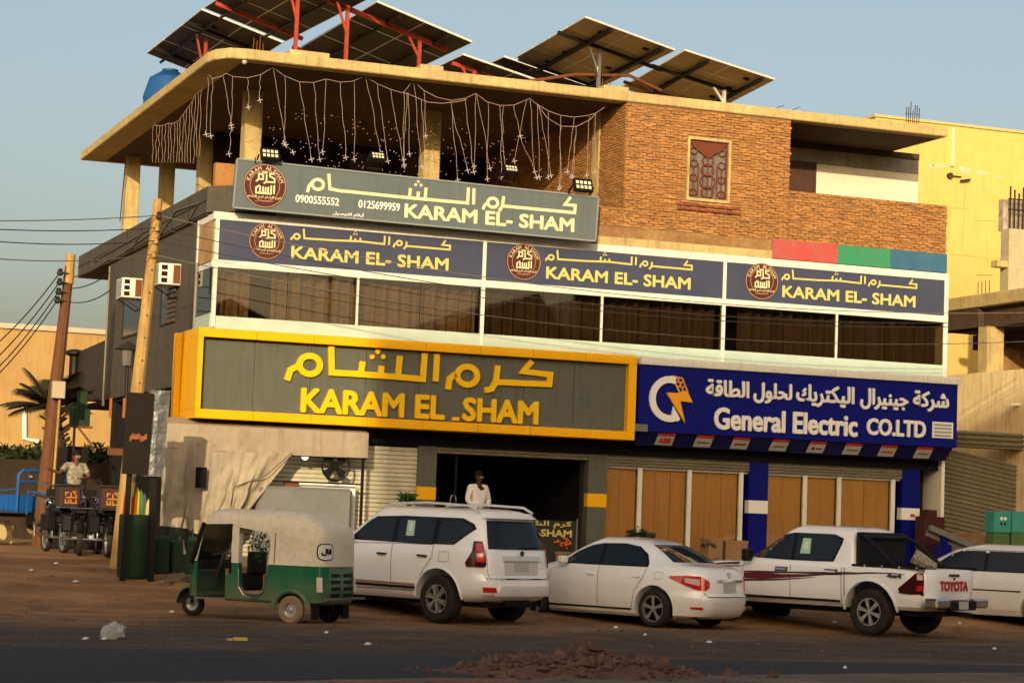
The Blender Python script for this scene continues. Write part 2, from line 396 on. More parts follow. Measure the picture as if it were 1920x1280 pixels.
def arabic_name(strokes, rings, dots, ox, oy, sc, Y, w, depth, dx=0, name='arabic_lettering'):
    mb = MB()
    for s in strokes: stroke(mb, [(a+dx, b) for a, b in pxs(s, ox, oy, sc, Y)], w, Y, depth)
    for (cx, cy, r) in rings:
        c = PY(ox+cx/sc, oy+cy/sc, Y); k = 4160/sc/((c.y)/math.sin(HD))*1.0; rr = r/k/sc/sc*1.0 if False else r/sc*(c-_O).length/4200
        stroke(mb, ring(c.x+dx, c.z, rr, rr*.86), w, Y, depth)
    for (cx, cy, r) in dots:
        c = PY(ox+cx/sc, oy+cy/sc, Y); rr = r/sc*(c-_O).length/4200
        mb.prism([(c.x+dx+rr*math.cos(a*math.pi/4), c.z+rr*math.sin(a*math.pi/4)) for a in range(8)], Y-depth, Y)
    return mb
# ================================================================ GROUND
Y0 = 40.9
def ground():
    mb = MB(); xs = [-400,-150,-60,-30]+[-20+i*1.0 for i in range(71)]+[60,90,150,400]; ys = [-300,-100,-20,0,10,16]+[18+i*.7 for i in range(44)]+[52,60,75,100,160,400,900]
    for y in ys:
        for x in xs:
            h = terr(x, y)
            if 26.4 < y < 60 and abs(x) < 60: h += .05*(noise.noise(Vector((x*.35, y*.35, 0))))*min(1, (y-26.4)/6)
            if 16 < y < 27: h -= .004
            mb.v.append((x, y, h))
    n = len(xs)
    for j in range(len(ys)-1):
        for i in range(n-1): mb.f.append((j*n+i, j*n+i+1, (j+1)*n+i+1, (j+1)*n+i))
    o = struct('ground', mb, None, True)
    m = mat('ground', (.128,.085,.054), .95, n=.85, ns=.55, col2=(.066,.051,.039), bump=1.6, bs=7); t = m.node_tree; N = t.nodes; L = t.links
    b = N['Principled BSDF']; src = b.inputs['Base Color'].links[0].from_socket; g = N.new('ShaderNodeNewGeometry'); sp = N.new('ShaderNodeSeparateXYZ'); L.new(g.outputs['Position'], sp.inputs[0])
    # orange sand further in, worn brown verge by the tarmac
    q = N.new('ShaderNodeTexNoise'); q.inputs['Scale'].default_value = .45; q.inputs['Detail'].default_value = 6; L.new(g.outputs['Position'], q.inputs['Vector'])
    a = N.new('ShaderNodeMath'); a.operation = 'MULTIPLY_ADD'; L.new(q.outputs['Fac'], a.inputs[0]); a.inputs[1].default_value = 7; L.new(sp.outputs['Y'], a.inputs[2])
    r = N.new('ShaderNodeMapRange'); r.inputs[1].default_value = 33.5; r.inputs[2].default_value = 38.5; L.new(a.outputs[0], r.inputs[0])
    mx = N.new('ShaderNodeMix'); mx.data_type = 'RGBA'; L.new(r.outputs[0], mx.inputs[0]); L.new(src, mx.inputs[6])
    q3 = N.new('ShaderNodeTexNoise'); q3.inputs['Scale'].default_value = 3; q3.inputs['Detail'].default_value = 8; L.new(g.outputs['Position'], q3.inputs['Vector'])
    m3 = N.new('ShaderNodeMix'); m3.data_type = 'RGBA'; m3.inputs[6].default_value = (.40,.21,.09,1); m3.inputs[7].default_value = (.20,.11,.05,1); L.new(q3.outputs['Fac'], m3.inputs[0]); L.new(m3.outputs[2], mx.inputs[7])
    mp = N.new('ShaderNodeMapping'); mp.inputs['Scale'].default_value = (.35, 1.1, 1); L.new(g.outputs['Position'], mp.inputs[0]); qs = N.new('ShaderNodeTexNoise'); qs.inputs['Scale'].default_value = 1.6; qs.inputs['Detail'].default_value = 7; L.new(mp.outputs[0], qs.inputs['Vector'])
    rs = N.new('ShaderNodeMapRange'); rs.inputs[1].default_value = .42; rs.inputs[2].default_value = .66; rs.inputs[3].default_value = .80; rs.inputs[4].default_value = 1.25; L.new(qs.outputs['Fac'], rs.inputs[0])
    # pale trodden verge on the near side, dark oily patches where cars stand
    rn = N.new('ShaderNodeMapRange'); rn.inputs[1].default_value = 26.5; rn.inputs[2].default_value = 25.0; L.new(sp.outputs['Y'], rn.inputs[0])
    mn = N.new('ShaderNodeMix'); mn.data_type = 'RGBA'; L.new(rn.outputs[0], mn.inputs[0]); L.new(mx.outputs[2], mn.inputs[6]); mn.inputs[7].default_value = (.20,.145,.095,1)
    qo = N.new('ShaderNodeTexNoise'); qo.inputs['Scale'].default_value = .8; qo.inputs['Detail'].default_value = 4; qo.inputs['Distortion'].default_value = .6; L.new(g.outputs['Position'], qo.inputs['Vector'])
    ro = N.new('ShaderNodeMapRange'); ro.inputs[1].default_value = .60; ro.inputs[2].default_value = .68; ro.inputs[4].default_value = .55; L.new(qo.outputs['Fac'], ro.inputs[0])
    mo = N.new('ShaderNodeMix'); mo.data_type = 'RGBA'; L.new(ro.outputs[0], mo.inputs[0]); L.new(mn.outputs[2], mo.inputs[6]); mo.inputs[7].default_value = (.05,.040,.032,1)
    hs = N.new('ShaderNodeHueSaturation'); L.new(rs.outputs[0], hs.inputs['Value']); L.new(mo.outputs[2], hs.inputs['Color'])
    L.new(hs.outputs[0], b.inputs['Base Color']); o.data.materials.append(m)
    # tarmac strip with ragged edges
    mb = MB(); N_ = 120; rows = []
    for i in range(N_+1):
        x = -60 + i*1.5
        yn = 20.9 + .24*(x-1) + .25*noise.noise(Vector((x*.7, 0, 3))) if x > -10 else 20.9-2.6
        yf = 26.35 - .066*(x-3.8) + .10*noise.noise(Vector((x*.9, 5, 3)))
        if x > 16: yn = 20.9+.24*15 - .05*(x-16)
        yn = min(yn, yf-.8)
        rows.append((x, yn, yf))
    for x, a_, b_ in rows: mb.v += [(x, a_-.5, -.03), (x, a_, .008), (x, (a_+b_)/2, .02), (x, b_, .008), (x, b_+.4, -.03)]
    for i in range(N_):
        for k in range(4): mb.f.append((i*5+k, (i+1)*5+k, (i+1)*5+k+1, i*5+k+1))
    struct('road', mb, M['asphalt'], True)
    # near verge with remains of a pinkish kerb
    k = MB()
    for i, x in enumerate((5.2, 6.3, 7.3)):
        y = 21.2+.05*i; k.box(x, x+.9, y-.35, y, -.05, .05+.02*i)
    kb = thing('kerb', 'worn pinkish kerb stones lying at the near edge of the tarmac', 'kerb', (6.2, 21.1, 0))
    part('kerb_stone', k, mat('kerb_pink', (.30,.15,.12), .9, n=.6, ns=5), kb, bevel=.02)
ground()

# ================================================================ MAIN BUILDING
xL = PY(405,400,Y0).x; xR = PY(1774,600,Y0).x
zb = lambda u, v, Y=Y0: PY(u, v, Y).z
XC = PY(405,88,Y0).x                       # roof slab corner
zst = 10.44; zsb = 10.235; YB = 55.4       # slab top, underside, back edge
xBr = PY(1177,187,Y0).x; xBr2 = PY(1485,235,Y0).x; xSR = PY(1778,243,Y0).x
zPar = zb(1775,385); zBr0 = zb(1300,437)
z_band_top = 7.27; z_sb = 7.12; z_st = 6.36; z_wt = 6.22; z_wb = 5.30; z_tb = 5.10
bld = thing('commercial_building', 'three storey corner building with concrete roof slab, brick room upstairs and shop fronts below', 'building', (xL, Y0+4, .74))
# roof slab with cut corner
sl_ = MB().prism([(XC,YB),(XC,Y0+.75),(XC+.07,Y0+.38),(XC+.28,Y0+.08),(XC+.62,Y0),(xSR,Y0),(xSR,YB)], zsb, zst, 'xy')
part('roof_slab', sl_, M['concrete'], bld, bevel=.02)
m = MB().box(XC+.6, xSR-.1, Y0+.35, YB-.3, zsb-.012, zsb-.002); part('shaded_ceiling', m, M['shaded_soffit'], bld)  # dark sheet under the slab; its shade is in the colour
for (u, w_) in ((575,.5),(803,.3),(1147,.35)):
    p = PY(u, 100+(u-575)*.13, Y0+.5); part('pedestal', MB().box(p.x-w_*.8, p.x+w_*.8, Y0+.25, Y0+.8, zst-.01, zst+.14), M['concrete'], bld, bevel=.015)
# second floor slab under the terrace
part('terrace_slab', MB().box(xL+.15, xR-.1, Y0+.35, YB-1, 7.32, 7.5), M['concrete'], bld)
part('roof_parapet_core', MB().box(xL+.2, xSR-.6, Y0+.3, Y0+.34, z_band_top+.01, 7.33), M['concrete'], bld)
# terrace columns (top point seen against the soffit)
for u, v, w_ in ((252,292,.34),(317,300,.34),(391,252,.34),(479,168,.36),(814,206,.36)):
    p = PZ(u, v, zsb); part('column', MB().box(p.x-w_/2, p.x+w_/2, p.y, p.y+w_, 7.5, zsb-.001), M['concrete'], bld, bevel=.015)
p = PX(1122,262,xBr+.02); part('column', MB().box(xBr-.03, xBr+.3, p.y-.15, p.y+.22, 7.5, zsb-.001), M['concrete'], bld, bevel=.012)
# back of the terrace: wall with its shade put into the colour, two openings
yw = 49.2
def zx(u, v, Y): q = PY(u, v, Y); return q.x, q.z
xa0, _ = zx(655,300,yw); xa1, _ = zx(716,300,yw); xb0, _ = zx(764,300,yw); xb1, zt = zx(788,292,yw); _, zb_ = zx(780,330,yw); _, zc = zx(690,288,yw)
xbw = PY(402,300,yw).x
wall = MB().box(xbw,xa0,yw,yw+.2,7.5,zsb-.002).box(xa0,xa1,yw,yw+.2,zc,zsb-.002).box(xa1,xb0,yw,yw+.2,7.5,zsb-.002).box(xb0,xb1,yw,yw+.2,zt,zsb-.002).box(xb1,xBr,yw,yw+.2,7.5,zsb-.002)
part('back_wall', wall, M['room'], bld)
part('low_brick_pier', MB().box(PY(404,320,Y0+4).x, PY(470,320,Y0+4).x, Y0+4, Y0+4.2, 7.5, PY(420,306,Y0+4).z), M['brick'], bld)
# ---- brickwork
def brick_wall(mat_, wallname, rects, Yf, holes=(), plane='x', X=None, indiv=0, depth=.11):
    """rects in (a,z); bricks stand proud of the mortar"""
    BL, BH, J = .185, .044, .011; core = MB(); out = []
    for (a0, a1, z0, z1) in rects:
        nz = int((z1-z0)/(BH+J))
        for r in range(nz):
            z = z0+J+r*(BH+J); a = a0 - (BL+J)/2*(r % 2)
            while a < a1:
                b0 = max(a, a0+.004); b1 = min(a+BL, a1-.004); a += BL+J
                if b1-b0 < .04: continue
                if any(b1 > h[0] and b0 < h[1] and z+BH > h[2] and z < h[3] for h in holes):
                    for h in holes:
                        if b1 > h[0] and b0 < h[1] and z+BH > h[2] and z < h[3]:
                            if b0 < h[0]-.03: out.append((b0, h[0]-.005, z))
                            if b1 > h[1]+.03: out.append((h[1]+.005, b1, z))
                    continue
                out.append((b0, b1, z))
    return out, BH
rects = [(xBr, xBr2, zBr0, zsb-.002), (PY(1120,380,Y0).x, xBr, zBr0, 8.06), (xBr2, PY(1776,450,Y0).x, zBr0+.02, zPar)]
xw0 = PY(1295,262,Y0).x; xw1 = PY(1368,262,Y0).x; zw1 = zb(1330,264); zw0 = zb(1330,373)
YF = Y0+.035
hole = (xw0-.05, xw1+.05, zw0-.06, zw1+.06)
bl, BH = brick_wall(None, '', rects, YF, [hole])
core = MB()
core.box(xBr+.002, xw0-.05, YF+.012, YF+.22, zBr0, zsb-.003).box(xw1+.05, xBr2-.002, YF+.012, YF+.22, zBr0, zsb-.003).box(xw0-.05, xw1+.05, YF+.012, YF+.22, zBr0, zw0-.06).box(xw0-.05, xw1+.05, YF+.012, YF+.22, zw1+.06, zsb-.003)
core.box(rects[1][0]+.002, xBr+.002, YF+.012, YF+.22, zBr0, 8.05).box(xBr2-.002, rects[2][1]-.003, YF+.012, YF+.22, zBr0, zPar-.005)
bw = part('brick_wall', core, M['mortar'], bld, label='sunlit rough brick wall of the upper room and its parapet')
# the bricks nearest the window are picked out one by one, the rest are joined
cx_, cz_ = (xw0+xw1)/2, (zw0+zw1)/2
bl.sort(key=lambda b: (max(abs((b[0]+b[1])/2-cx_)*.8, abs(b[2]-cz_)))); shared = {}
def brick_mb(w_, dx=0, y=0, z=0, mb=None, jy=0, jr=0):
    mb = mb or MB(); h = BH; x0, x1 = dx, dx+w_; ja = jr*w_*.5
    q = [(x0,y-jy+ja,z),(x1,y-jy-ja,z),(x1,y+.1,z),(x0,y+.1,z),(x0,y-jy+ja,z+h),(x1,y-jy-ja,z+h),(x1,y+.1,z+h),(x0,y+.1,z+h)]
    return mb.add(q, [(0,3,2,1),(4,5,6,7),(0,1,5,4),(1,2,6,5),(3,0,4,7)])
for (b0, b1, z) in bl[:300]:
    w_ = round(b1-b0, 2)
    if w_ not in shared: shared[w_] = brick_mb(w_).mesh('brick', M['brick'])
    o = part('brick', shared[w_], None, bw, local=True); o.location = Vector((b0+random.uniform(-.006,.006), YF-random.uniform(0,.022), z+random.uniform(-.007,.007))) - wpos(bw)
    o.rotation_euler = (random.uniform(-.05,.05), random.uniform(-.035,.035), random.uniform(-.05,.05))
rest = MB()
for (b0, b1, z) in bl[300:]:
    if random.random() < .03: continue
    brick_mb(b1-b0-random.uniform(0,.04), b0+random.uniform(0,.03), YF, z+random.uniform(-.010,.010), rest, random.uniform(-.004,.026), random.uniform(-.05,.05))
part('brickwork', rest, M['brick'], bw, kind='stuff')
# side wall of the brick room (faces the terrace)
sw = MB().box(xBr+.01, xBr+.2, YF+.22, yw, 7.5, zsb-.003); swo = part('brick_side_wall', sw, M['mortar'], bld)
side = MB(); 
for r in range(int((zsb-7.5)/(BH+.011))):
    z = 7.51+r*(BH+.011); a = YF+.02-(.1 if r % 2 else 0)
    while a < 47.5:
        b0 = max(a, YF+.001); b1 = a+.2; a += .214
        j = random.uniform(0,.014); side.box(xBr-j, xBr+.05, b0, b1, z, z+BH)
part('brickwork', side, M['brick'], swo, kind='stuff')
# projecting window surround, sill courses, ornamental window
wn = part('window', MB().box(xw0-.05,xw0,YF-.03,YF+.1,zw0-.06,zw1+.06).box(xw1,xw1+.05,YF-.03,YF+.1,zw0-.06,zw1+.06).box(xw0,xw1,YF-.03,YF+.1,zw1,zw1+.06).box(xw0,xw1,YF-.03,YF+.1,zw0-.06,zw0), M['concrete'], bld, label='window with a rusty red ornamental iron screen')
part('pane', MB().box(xw0,xw1,YF+.09,YF+.1,zw0,zw1), mat('dusty_glass', (.10,.085,.075), .15, n=.8, ns=5, col2=(.26,.22,.18)), wn)
ir = MB(); W_, H_ = xw1-xw0, zw1-zw0; Yi = YF+.04
def wp(a, b): return (xw0+a*W_, Yi, zw0+b*H_)
for a, b, c, d in ((0,0,0,1),(1,0,1,1),(0,0,1,0),(0,1,1,1)): ir.bar(wp(a,b), wp(c,d), .07, .03)
ir.prism([(xw0+a*W_, zw0+b*H_) for a, b in ((0,1),(1,1),(.86,.86),(.62,.76),(.5,.70),(.38,.76),(.14,.86))], Yi-.012, Yi+.012)
for k in range(7):
    a = .14+.12*k; ir.bar(wp(a,.02), wp(a,.72-.06*abs(k-3)), .022, .016)
for cz, rr in ((.66,.15),(.5,.17),(.3,.2),(.12,.16)):
    ir.tube([wp(.5+rr*math.cos(t*math.pi/6), cz+rr*.6*math.sin(t*math.pi/6)) for t in range(13)], .012, 5, False)
for s_ in (-1, 1):
    for cz in (.82,.6,.35,.1): ir.tube([wp(.5+s_*(.36+.09*math.cos(t*math.pi/5)), cz+.06*math.sin(t*math.pi/5)) for t in range(11)], .011, 5, False)
part('ironwork', ir, M['iron_red'], wn)
si = MB(); zz = zw0-.13
for r in range(2):
    for k in range(9): si.box(xw0-.25+k*.16, xw0-.25+k*.16+.145, YF-.05-.012*(k % 2), YF+.02, zz-r*.09-.05, zz-r*.09)
part('sill_course', si, mat('brick_dark', (.26,.08,.04), .9, n=.5, ns=8, rnd=.2), bld)
# plaster strip and the three painted patches under the bricks
def px_x(u, v=450): return PY(u, v, Y0).x
part('plaster_strip', MB().box(px_x(1119,420), px_x(1448,437), YF-.02, YF+.2, z_band_top+.03, zBr0), M['plaster_mud'], bld)
part('plaster_ledge', MB().box(px_x(1119,440), px_x(1448,460), YF-.035, YF-.02, z_band_top+.005, z_band_top+.17), M['concrete'], bld)
for k, (a, b, mm) in enumerate(((1448,1571,'paint_red'),(1571,1670,'paint_green'),(1670,1776,'paint_blue'))):
    part('painted_patch', MB().box(px_x(a,470), px_x(b,480), YF-.03-.003*k, YF+.2, z_band_top+.02, zBr0+.03), M[mm], bld, label=('faded red','green','blue')[k]+' painted plaster patch under the parapet')
# recessed balcony at the right end
yr = PZ(1487,247,zsb).y+1.0; yr = min(max(yr, Y0+1.4), Y0+2.6)
xr1 = PY(1722,330,yr).x
zs = lambda v: PY(1600, v, yr).z
part('balcony_wall', MB().box(xBr2-.2, xr1, yr, yr+.2, 7.5, PY(1600,327-12,yr).z), M['white_wall'], bld)
part('balcony_plaster', MB().box(xBr2-.2, xr1, yr-.004, yr+.2, PY(1600,327-12,yr).z, PY(1600,288,yr).z), M['grey_plaster'], bld)
part('balcony_beam', MB().box(xBr2-.2, xr1, yr-.03, yr+.2, PY(1600,288,yr).z, zsb-.003), M['shaded_soffit'], bld)
q0 = PY(1487,302,yr); q1 = PY(1529,306,yr); qd = PY(1510,364,yr)
dr = part('door', MB().box(q0.x-.5, q1.x-.05, yr-.03, yr+.02, 7.5, q1.z-.06), M['brown_door'], bld)
part('door_frame', MB().box(q1.x-.06, q1.x, yr-.06, yr+.03, 7.5, q1.z).box(q0.x-.5, q1.x, yr-.06, yr+.03, q1.z-.07, q1.z), M['brown_door'], dr)
part('room_side', MB().box(xBr2-.22, xBr2-.02, YF+.22, yr+.2, 7.5, zsb-.004), M['mortar'], bld)
# end piece of slab (beam on the right) and rebar tufts
rb = thing('rebar_bundle', 'upright rusty reinforcing bars standing on the right end of the roof slab', 'rebar', (PY(1709,232,Y0+1).x, Y0+1, zst))
for k in range(7):
    a = PY(1698+k*4.0, 234, Y0+.8+.3*(k % 2)); part('bar', MB().tube([(a.x,a.y,zst-.02),(a.x+.02,a.y,zst+.52+.06*(k % 3))], .010, 5), M['wire'], rb)
part('tie', MB().tube([PY(1697,213,Y0+.8), PY(1724,215,Y0+.8)], .007, 4), M['wire'], rb)
rb = thing('rebar_bundle', 'rusty reinforcing bars on the roof edge left of the grey solar post', 'rebar', (PY(1130,165,Y0+1.2).x, Y0+1.2, zst))
for k in range(6):
    a = PY(1118+k*5, 160, Y0+1.0+.4*(k % 2)); part('bar', MB().tube([(a.x,a.y,zst-.02),(a.x+.02,a.y,zst+.33+.05*(k % 3))], .009, 5), M['rust'], rb)
rb = thing('rebar_bundle', 'rusty reinforcing bars on the roof edge among the red posts', 'rebar', (PY(482,90,Y0+1.5).x, Y0+1.5, zst))
for k in range(4):
    a = PY(474+k*6, 88, Y0+1.3+.4*(k % 2)); part('bar', MB().tube([(a.x,a.y,zst-.02),(a.x+.02,a.y,zst+.5+.05*(k % 3))], .009, 5), M['rust'], rb)
for u in (1458, 1488):
    a = PY(u, 196, Y0+.2); o = part('bent_bar', MB().tube([(a.x-.05,Y0+.3,zst-.01),(a.x,Y0+.2,zst+.05),(a.x+.12,Y0+.15,zst+.11)], .008, 5), M['wire'], bld)

# ---- second storey: aluminium band with blue sign panels, curtained windows and teal sill
xs3 = [xL, PY(905,560,Y0).x, PY(1357,560,Y0).x, xR]
al = MB(); Yf = Y0
for z0, z1 in ((z_sb, z_band_top), (z_wt, z_st)): al.box(xL-.04, xR, Yf-.03, Yf+.06, z0, z1)
parts('rail', al, M['white_alu'], bld, bevel=.006)
for i, x in enumerate(xs3):
    w_ = .075; x_ = x+.04 if i == 0 else (x-.03 if i == 3 else x)
    part('post', MB().box(x_-w_/2, x_+w_/2, Yf-.036, Yf+.07, 5.02 if i else 5.08, z_band_top-.012), M['white_alu'], bld, bevel=.006)
for i in range(3):
    x0 = xs3[i]+(.08 if i == 0 else .04); x1 = xs3[i+1]-(.07 if i == 2 else .04); xm = PY((669,1128,1569)[i], 580, Y0).x
    w = part('window', MB().box(xm-.022, xm+.022, Yf-.025, Yf+.04, z_wb, z_wt), M['white_alu'], bld)
    for a, b in ((x0, xm-.022), (xm+.022, x1)):
        part('pane', MB().box(a, b, Yf-.004, Yf+.004, z_wb, z_wt), M['glass_band'], w)
        part('pane_joint', MB().box((a+b)/2-.006, (a+b)/2+.006, Yf-.008, Yf+.006, z_wb, z_wt), M['black'], w)
    cu = MB(); n_ = int((x1-x0)/.045); pts = []
    for k in range(n_+1):
        x = x0+(x1-x0)*k/n_; pts.append((x, Yf+.30+.075*math.sin(k*1.15+random.uniform(-.5,.5))+.03*math.sin(k*.31)))
    for k in range(n_):
        if noise.noise(Vector((pts[k][0]*1.1, i*7., 2))) > (.42 if i == 0 else .5): continue
        b = len(cu.v); cu.v += [(pts[k][0],pts[k][1],z_wb-.02),(pts[k+1][0],pts[k+1][1],z_wb-.02),(pts[k+1][0],pts[k+1][1],z_wt+.05),(pts[k][0],pts[k][1],z_wt+.05)]; cu.f.append((b,b+1,b+2,b+3))
    part('curtain', cu, M['curtain' if i == 0 else 'curtain_shaded'], w)
    part('teal_sill', MB().box(x0, x1, Yf-.012, Yf+.03, z_tb-.12, z_wb), M['teal'], bld)
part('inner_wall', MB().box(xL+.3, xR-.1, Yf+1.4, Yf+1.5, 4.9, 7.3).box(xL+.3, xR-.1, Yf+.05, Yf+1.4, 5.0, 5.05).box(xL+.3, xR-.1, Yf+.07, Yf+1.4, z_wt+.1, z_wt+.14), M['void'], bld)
# glazed return at the left corner
yret = PX(374,420,xL).y
part('post', MB().box(xL-.03, xL+.05, yret-.045, yret+.045, 5.0, 7.25), M['white_alu'], bld)
parts('return_rail', MB().box(xL-.025, xL+.03, Y0+.07, yret-.045, z_wt, z_st-.03).box(xL-.025, xL+.03, Y0+.07, yret-.045, z_sb, z_band_top-.02), M['white_alu'], bld)
part('return_pane', MB().box(xL-.004, xL+.004, Y0+.07, yret-.045, 5.35, z_wt), M['glass_band'], bld)
part('return_sill', MB().box(xL-.01, xL+.02, Y0+.07, yret-.045, 5.0, 5.35), M['teal'], bld)
part('poster', MB().box(xL-.01, xL+.01, Y0+.09, yret-.06, z_st, z_sb), mat('poster', (.34,.16,.06), .5, n=.9, ns=2.5, col2=(.45,.33,.12)), bld, label='brown and orange food poster behind the corner glass')
# right end wall
part('end_wall', MB().box(xR-.02, xR+.06, Y0+.02, yw, .7, z_band_top), M['white_wall'], bld)
part('end_wall_upper', MB().box(rects[2][1]-.2, rects[2][1]-.01, YF+.22, yr, 7.5, zPar-.02), M['mortar'], bld)
# ---- dark clad side wall, its canopy fascia and lower annex
yS0 = yret+.06; yS1 = PX(207,500,xL).y
part('clad_wall', MB().box(xL, xL+.25, yS0, yS1, 4.08, 7.4), M['clad'], bld, label='dark grey clad side wall with two window air conditioners')
for k in range(1, 5):
    pass
cwl = [o for o in bld.children if o.name.startswith('clad_wall')][0]
for k in range(5):
    for (a, b) in ((4.09, 5.62), (5.63, 7.38)):
        y, y_ = yS0+(yS1-yS0)*k/5, yS0+(yS1-yS0)*(k+1)/5; part('clad_panel', MB().box(xL-.007, xL+.001, y+.006, y_-.006, a, b), M['clad'], cwl)
part('corner_trim', MB().box(xL-.03, xL+.02, yS1-.03, yS1+.03, 3.95, 7.2), mat('trim', (.25,.22,.16), .4), bld)
cx = XC+.07; zc1 = 7.80
fa = MB(); ytail = PX(148,478,cx).y
P8 = [(cx,Y0-.02),(cx,ytail),(cx+.15,ytail),(cx+.15,Y0+.1)]
fa.box(cx-.0, cx+.14, Y0+.45, ytail, 7.30, zc1).box(cx+.42, cx+1.25, Y0-.0, Y0+.14, 7.30, zc1).prism([(cx,Y0+.45),(cx+.42,Y0),(cx+.42,Y0+.14),(cx+.14,Y0+.45)], 7.3, zc1, 'xy')
fo = part('canopy_fascia', fa, M['clad'], bld, label='dark grey clad fascia sloping round the terrace corner')
part('canopy_soffit', MB().box(cx+.0, xL+.9, yS1+.0, ytail, 7.26, 7.30).box(cx+.02, xL+.0, Y0+.5, yS1, 7.26, 7.30), M['shaded_soffit'], bld)
fs = MB()
for k in range(1, 9):
    y = Y0+.45+(ytail-Y0-.45)*k/9; fs.box(cx-.006, cx, y-.008, y+.008, 7.31, zc1-.01)
fs.box(cx-.012, cx, Y0+.5, ytail, 7.52, 7.535)
part('fascia_seam', fs, M['black'], fo)
tr = MB()
for k, (a, b, c, d) in enumerate(((330,395,372,381),(372,381,350,420),(300,440,330,395),(235,470,300,425),(175,490,262,440),(262,440,245,468))):
    tr.bar(PX(a,b,cx-.02), PX(c,d,cx-.02), .02)
part('loose_strip', tr, mat('strip', (.13,.12,.09), .6), bld)
# window openings under the two air conditioners
for (u0,u1,v0,v1) in ((234,262,561,622),(305,330,539,600)):
    a = PX(u0, v0, xL); b = PX(u1, v1, xL); c0, c1 = sorted((a.y, b.y)); zt_ = a.z; z0_ = b.z
    w = part('window', MB().box(xL-.03, xL+.0, c0-.04, c1+.04, z0_-.04, z0_).box(xL-.03, xL, c0-.04, c0, z0_, zt_).box(xL-.03, xL, c1, c1+.04, z0_, zt_), M['clad_low'], bld)
    part('pane', MB().box(xL-.016, xL-.008, c0, c1, z0_, zt_), M['black_gloss'], w)
    if u0 == 305:
        g = MB()
        for k in range(8): g.bar((xL-.03, c0, z0_+(zt_-z0_)*k/8), (xL-.03, (c0+c1)/2+.1, z0_+(zt_-z0_)*k/8), .03)
        part('louvre', g, M['rust'], w)
# annex with sloping top and black pipe column
y2 = PX(146,657,xL+.0).y
an = MB().add([(xL+.02,yS1,4.08),(xL+.02,y2,4.2),(xL+.02,y2,5.42),(xL+.02,yS1,5.5),(xL+3,yS1,4.08),(xL+3,y2,4.2),(xL+3,y2,5.42),(xL+3,yS1,5.5)], [(0,1,2,3),(4,7,6,5),(0,4,5,1),(3,2,6,7),(1,5,6,2),(0,3,7,4)])
part('annex_box', an, M['clad_low'], bld)
p = PX(137,700,xL+.0); part('round_column', MB().lathe([(.17,3.9),(.2,4.05),(.13,4.15),(.13,5.3),(.26,5.36),(.26,5.42),(.1,5.48)], (xL-.05, y2+.1, 0), n=14), M['black'], bld, smooth=True)
# upper part of the open veranda on the side
part('veranda_ceiling', MB().box(xL+.05, xL+5, Y0+.6, y2, 4.0, 4.08), M['void'], bld)
for u in (217, 330):
    q = PX(u, 760, xL+.1); part('veranda_column', MB().box(xL+.05, xL+.4, q.y-.2, q.y+.2, .6, 4.0), M['black'], bld)
part('veranda_wall', MB().box(xL+3.2, xL+3.4, Y0+.6, y2-2.5, .6, 4.0).box(xL+.1, xL+3.2, 47.5, 47.6, .6, 4.0), M['void'], bld)
# ---- ground floor
Yg = Y0+.25; zfl = .80; z_hd = 3.02
part('plinth', MB().box(xL+.2, xR+.1, Yg-1.4, Yg+6, .3, zfl), M['grey_plaster'], bld, bevel=.02)
part('step', MB().box(PY(830,1000,Yg).x, PY(1090,1000,Yg).x, Yg-1.9, Yg-1.4, .3, .66), M['grey_plaster'], bld, bevel=.02)
part('floor_band', MB().box(xL+.1, xR-.0, Yg-.1, Yg+.3, 3.05, 5.0), M['void'], bld)
X = lambda u, v=900: PY(u, v, Yg).x
def gcol(u0, u1, base, band, z0, z1, nm):
    c = part('shop_column', MB().box(X(u0), X(u1), Yg-.08, Yg+.3, zfl-.3, 3.05), base, bld, label=nm)
    part('column_band', MB().box(X(u0)-.004, X(u1)+.004, Yg-.09, Yg+.1, z0, z1), band, c)
    return c
gcol(780,815,M['panel_olive'],M['frame_gold'],PY(797,936,Yg).z,PY(797,912,Yg).z,'dark grey shop column with an orange band')
gcol(1100,1135,M['panel_olive'],M['frame_gold'],PY(1117,950,Yg).z,PY(1117,925,Yg).z,'dark grey shop column with an orange band')
gcol(1402,1437,M['ge_blue'],M['letter_white'],PY(1419,962,Yg).z,PY(1419,938,Yg).z,'blue shop column with a white band')
c = gcol(1688,1721,M['ge_blue'],M['letter_white'],PY(1700,974,Yg).z,PY(1700,952,Yg).z,'blue shop column with a white band')
q = PY(1712,966,Yg-.1); part('red_sticker', MB().box(q.x-.06, q.x+.05, Yg-.096, Yg-.09, q.z-.03, q.z+.03), M['red_print'], c)
def shutter(name, u0, u1, z0, z1, mm, y=0, pitch=.075, lab=None):
    x0, x1 = X(u0), X(u1); n_ = int((z1-z0)/pitch); root = part(name, MB().box(x0, x1, Yg+y+.004, Yg+y+.02, z0, z1), M['void'], bld, label=lab); sl = MB()
    for zz_, dy in ((0, 0), (pitch*.22, -.020), (pitch*.72, -.020), (pitch*.94, 0)): sl.v += [(0, dy, zz_), (x1-x0, dy, zz_)]
    sl.f += [(0,1,3,2),(2,3,5,4),(4,5,7,6)]; me = sl.mesh('slat', mm)
    for k in range(n_): part('slat', me, None, root, local=True).location = Vector((x0, Yg+y, z0+k*pitch))-wpos(root)
    return root
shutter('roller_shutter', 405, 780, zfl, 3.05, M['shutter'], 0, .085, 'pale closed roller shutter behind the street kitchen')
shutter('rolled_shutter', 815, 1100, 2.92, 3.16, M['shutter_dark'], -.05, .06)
shutter('rolled_shutter', 1135, 1402, 2.84, 3.16, M['shutter_dark'], -.05, .06)
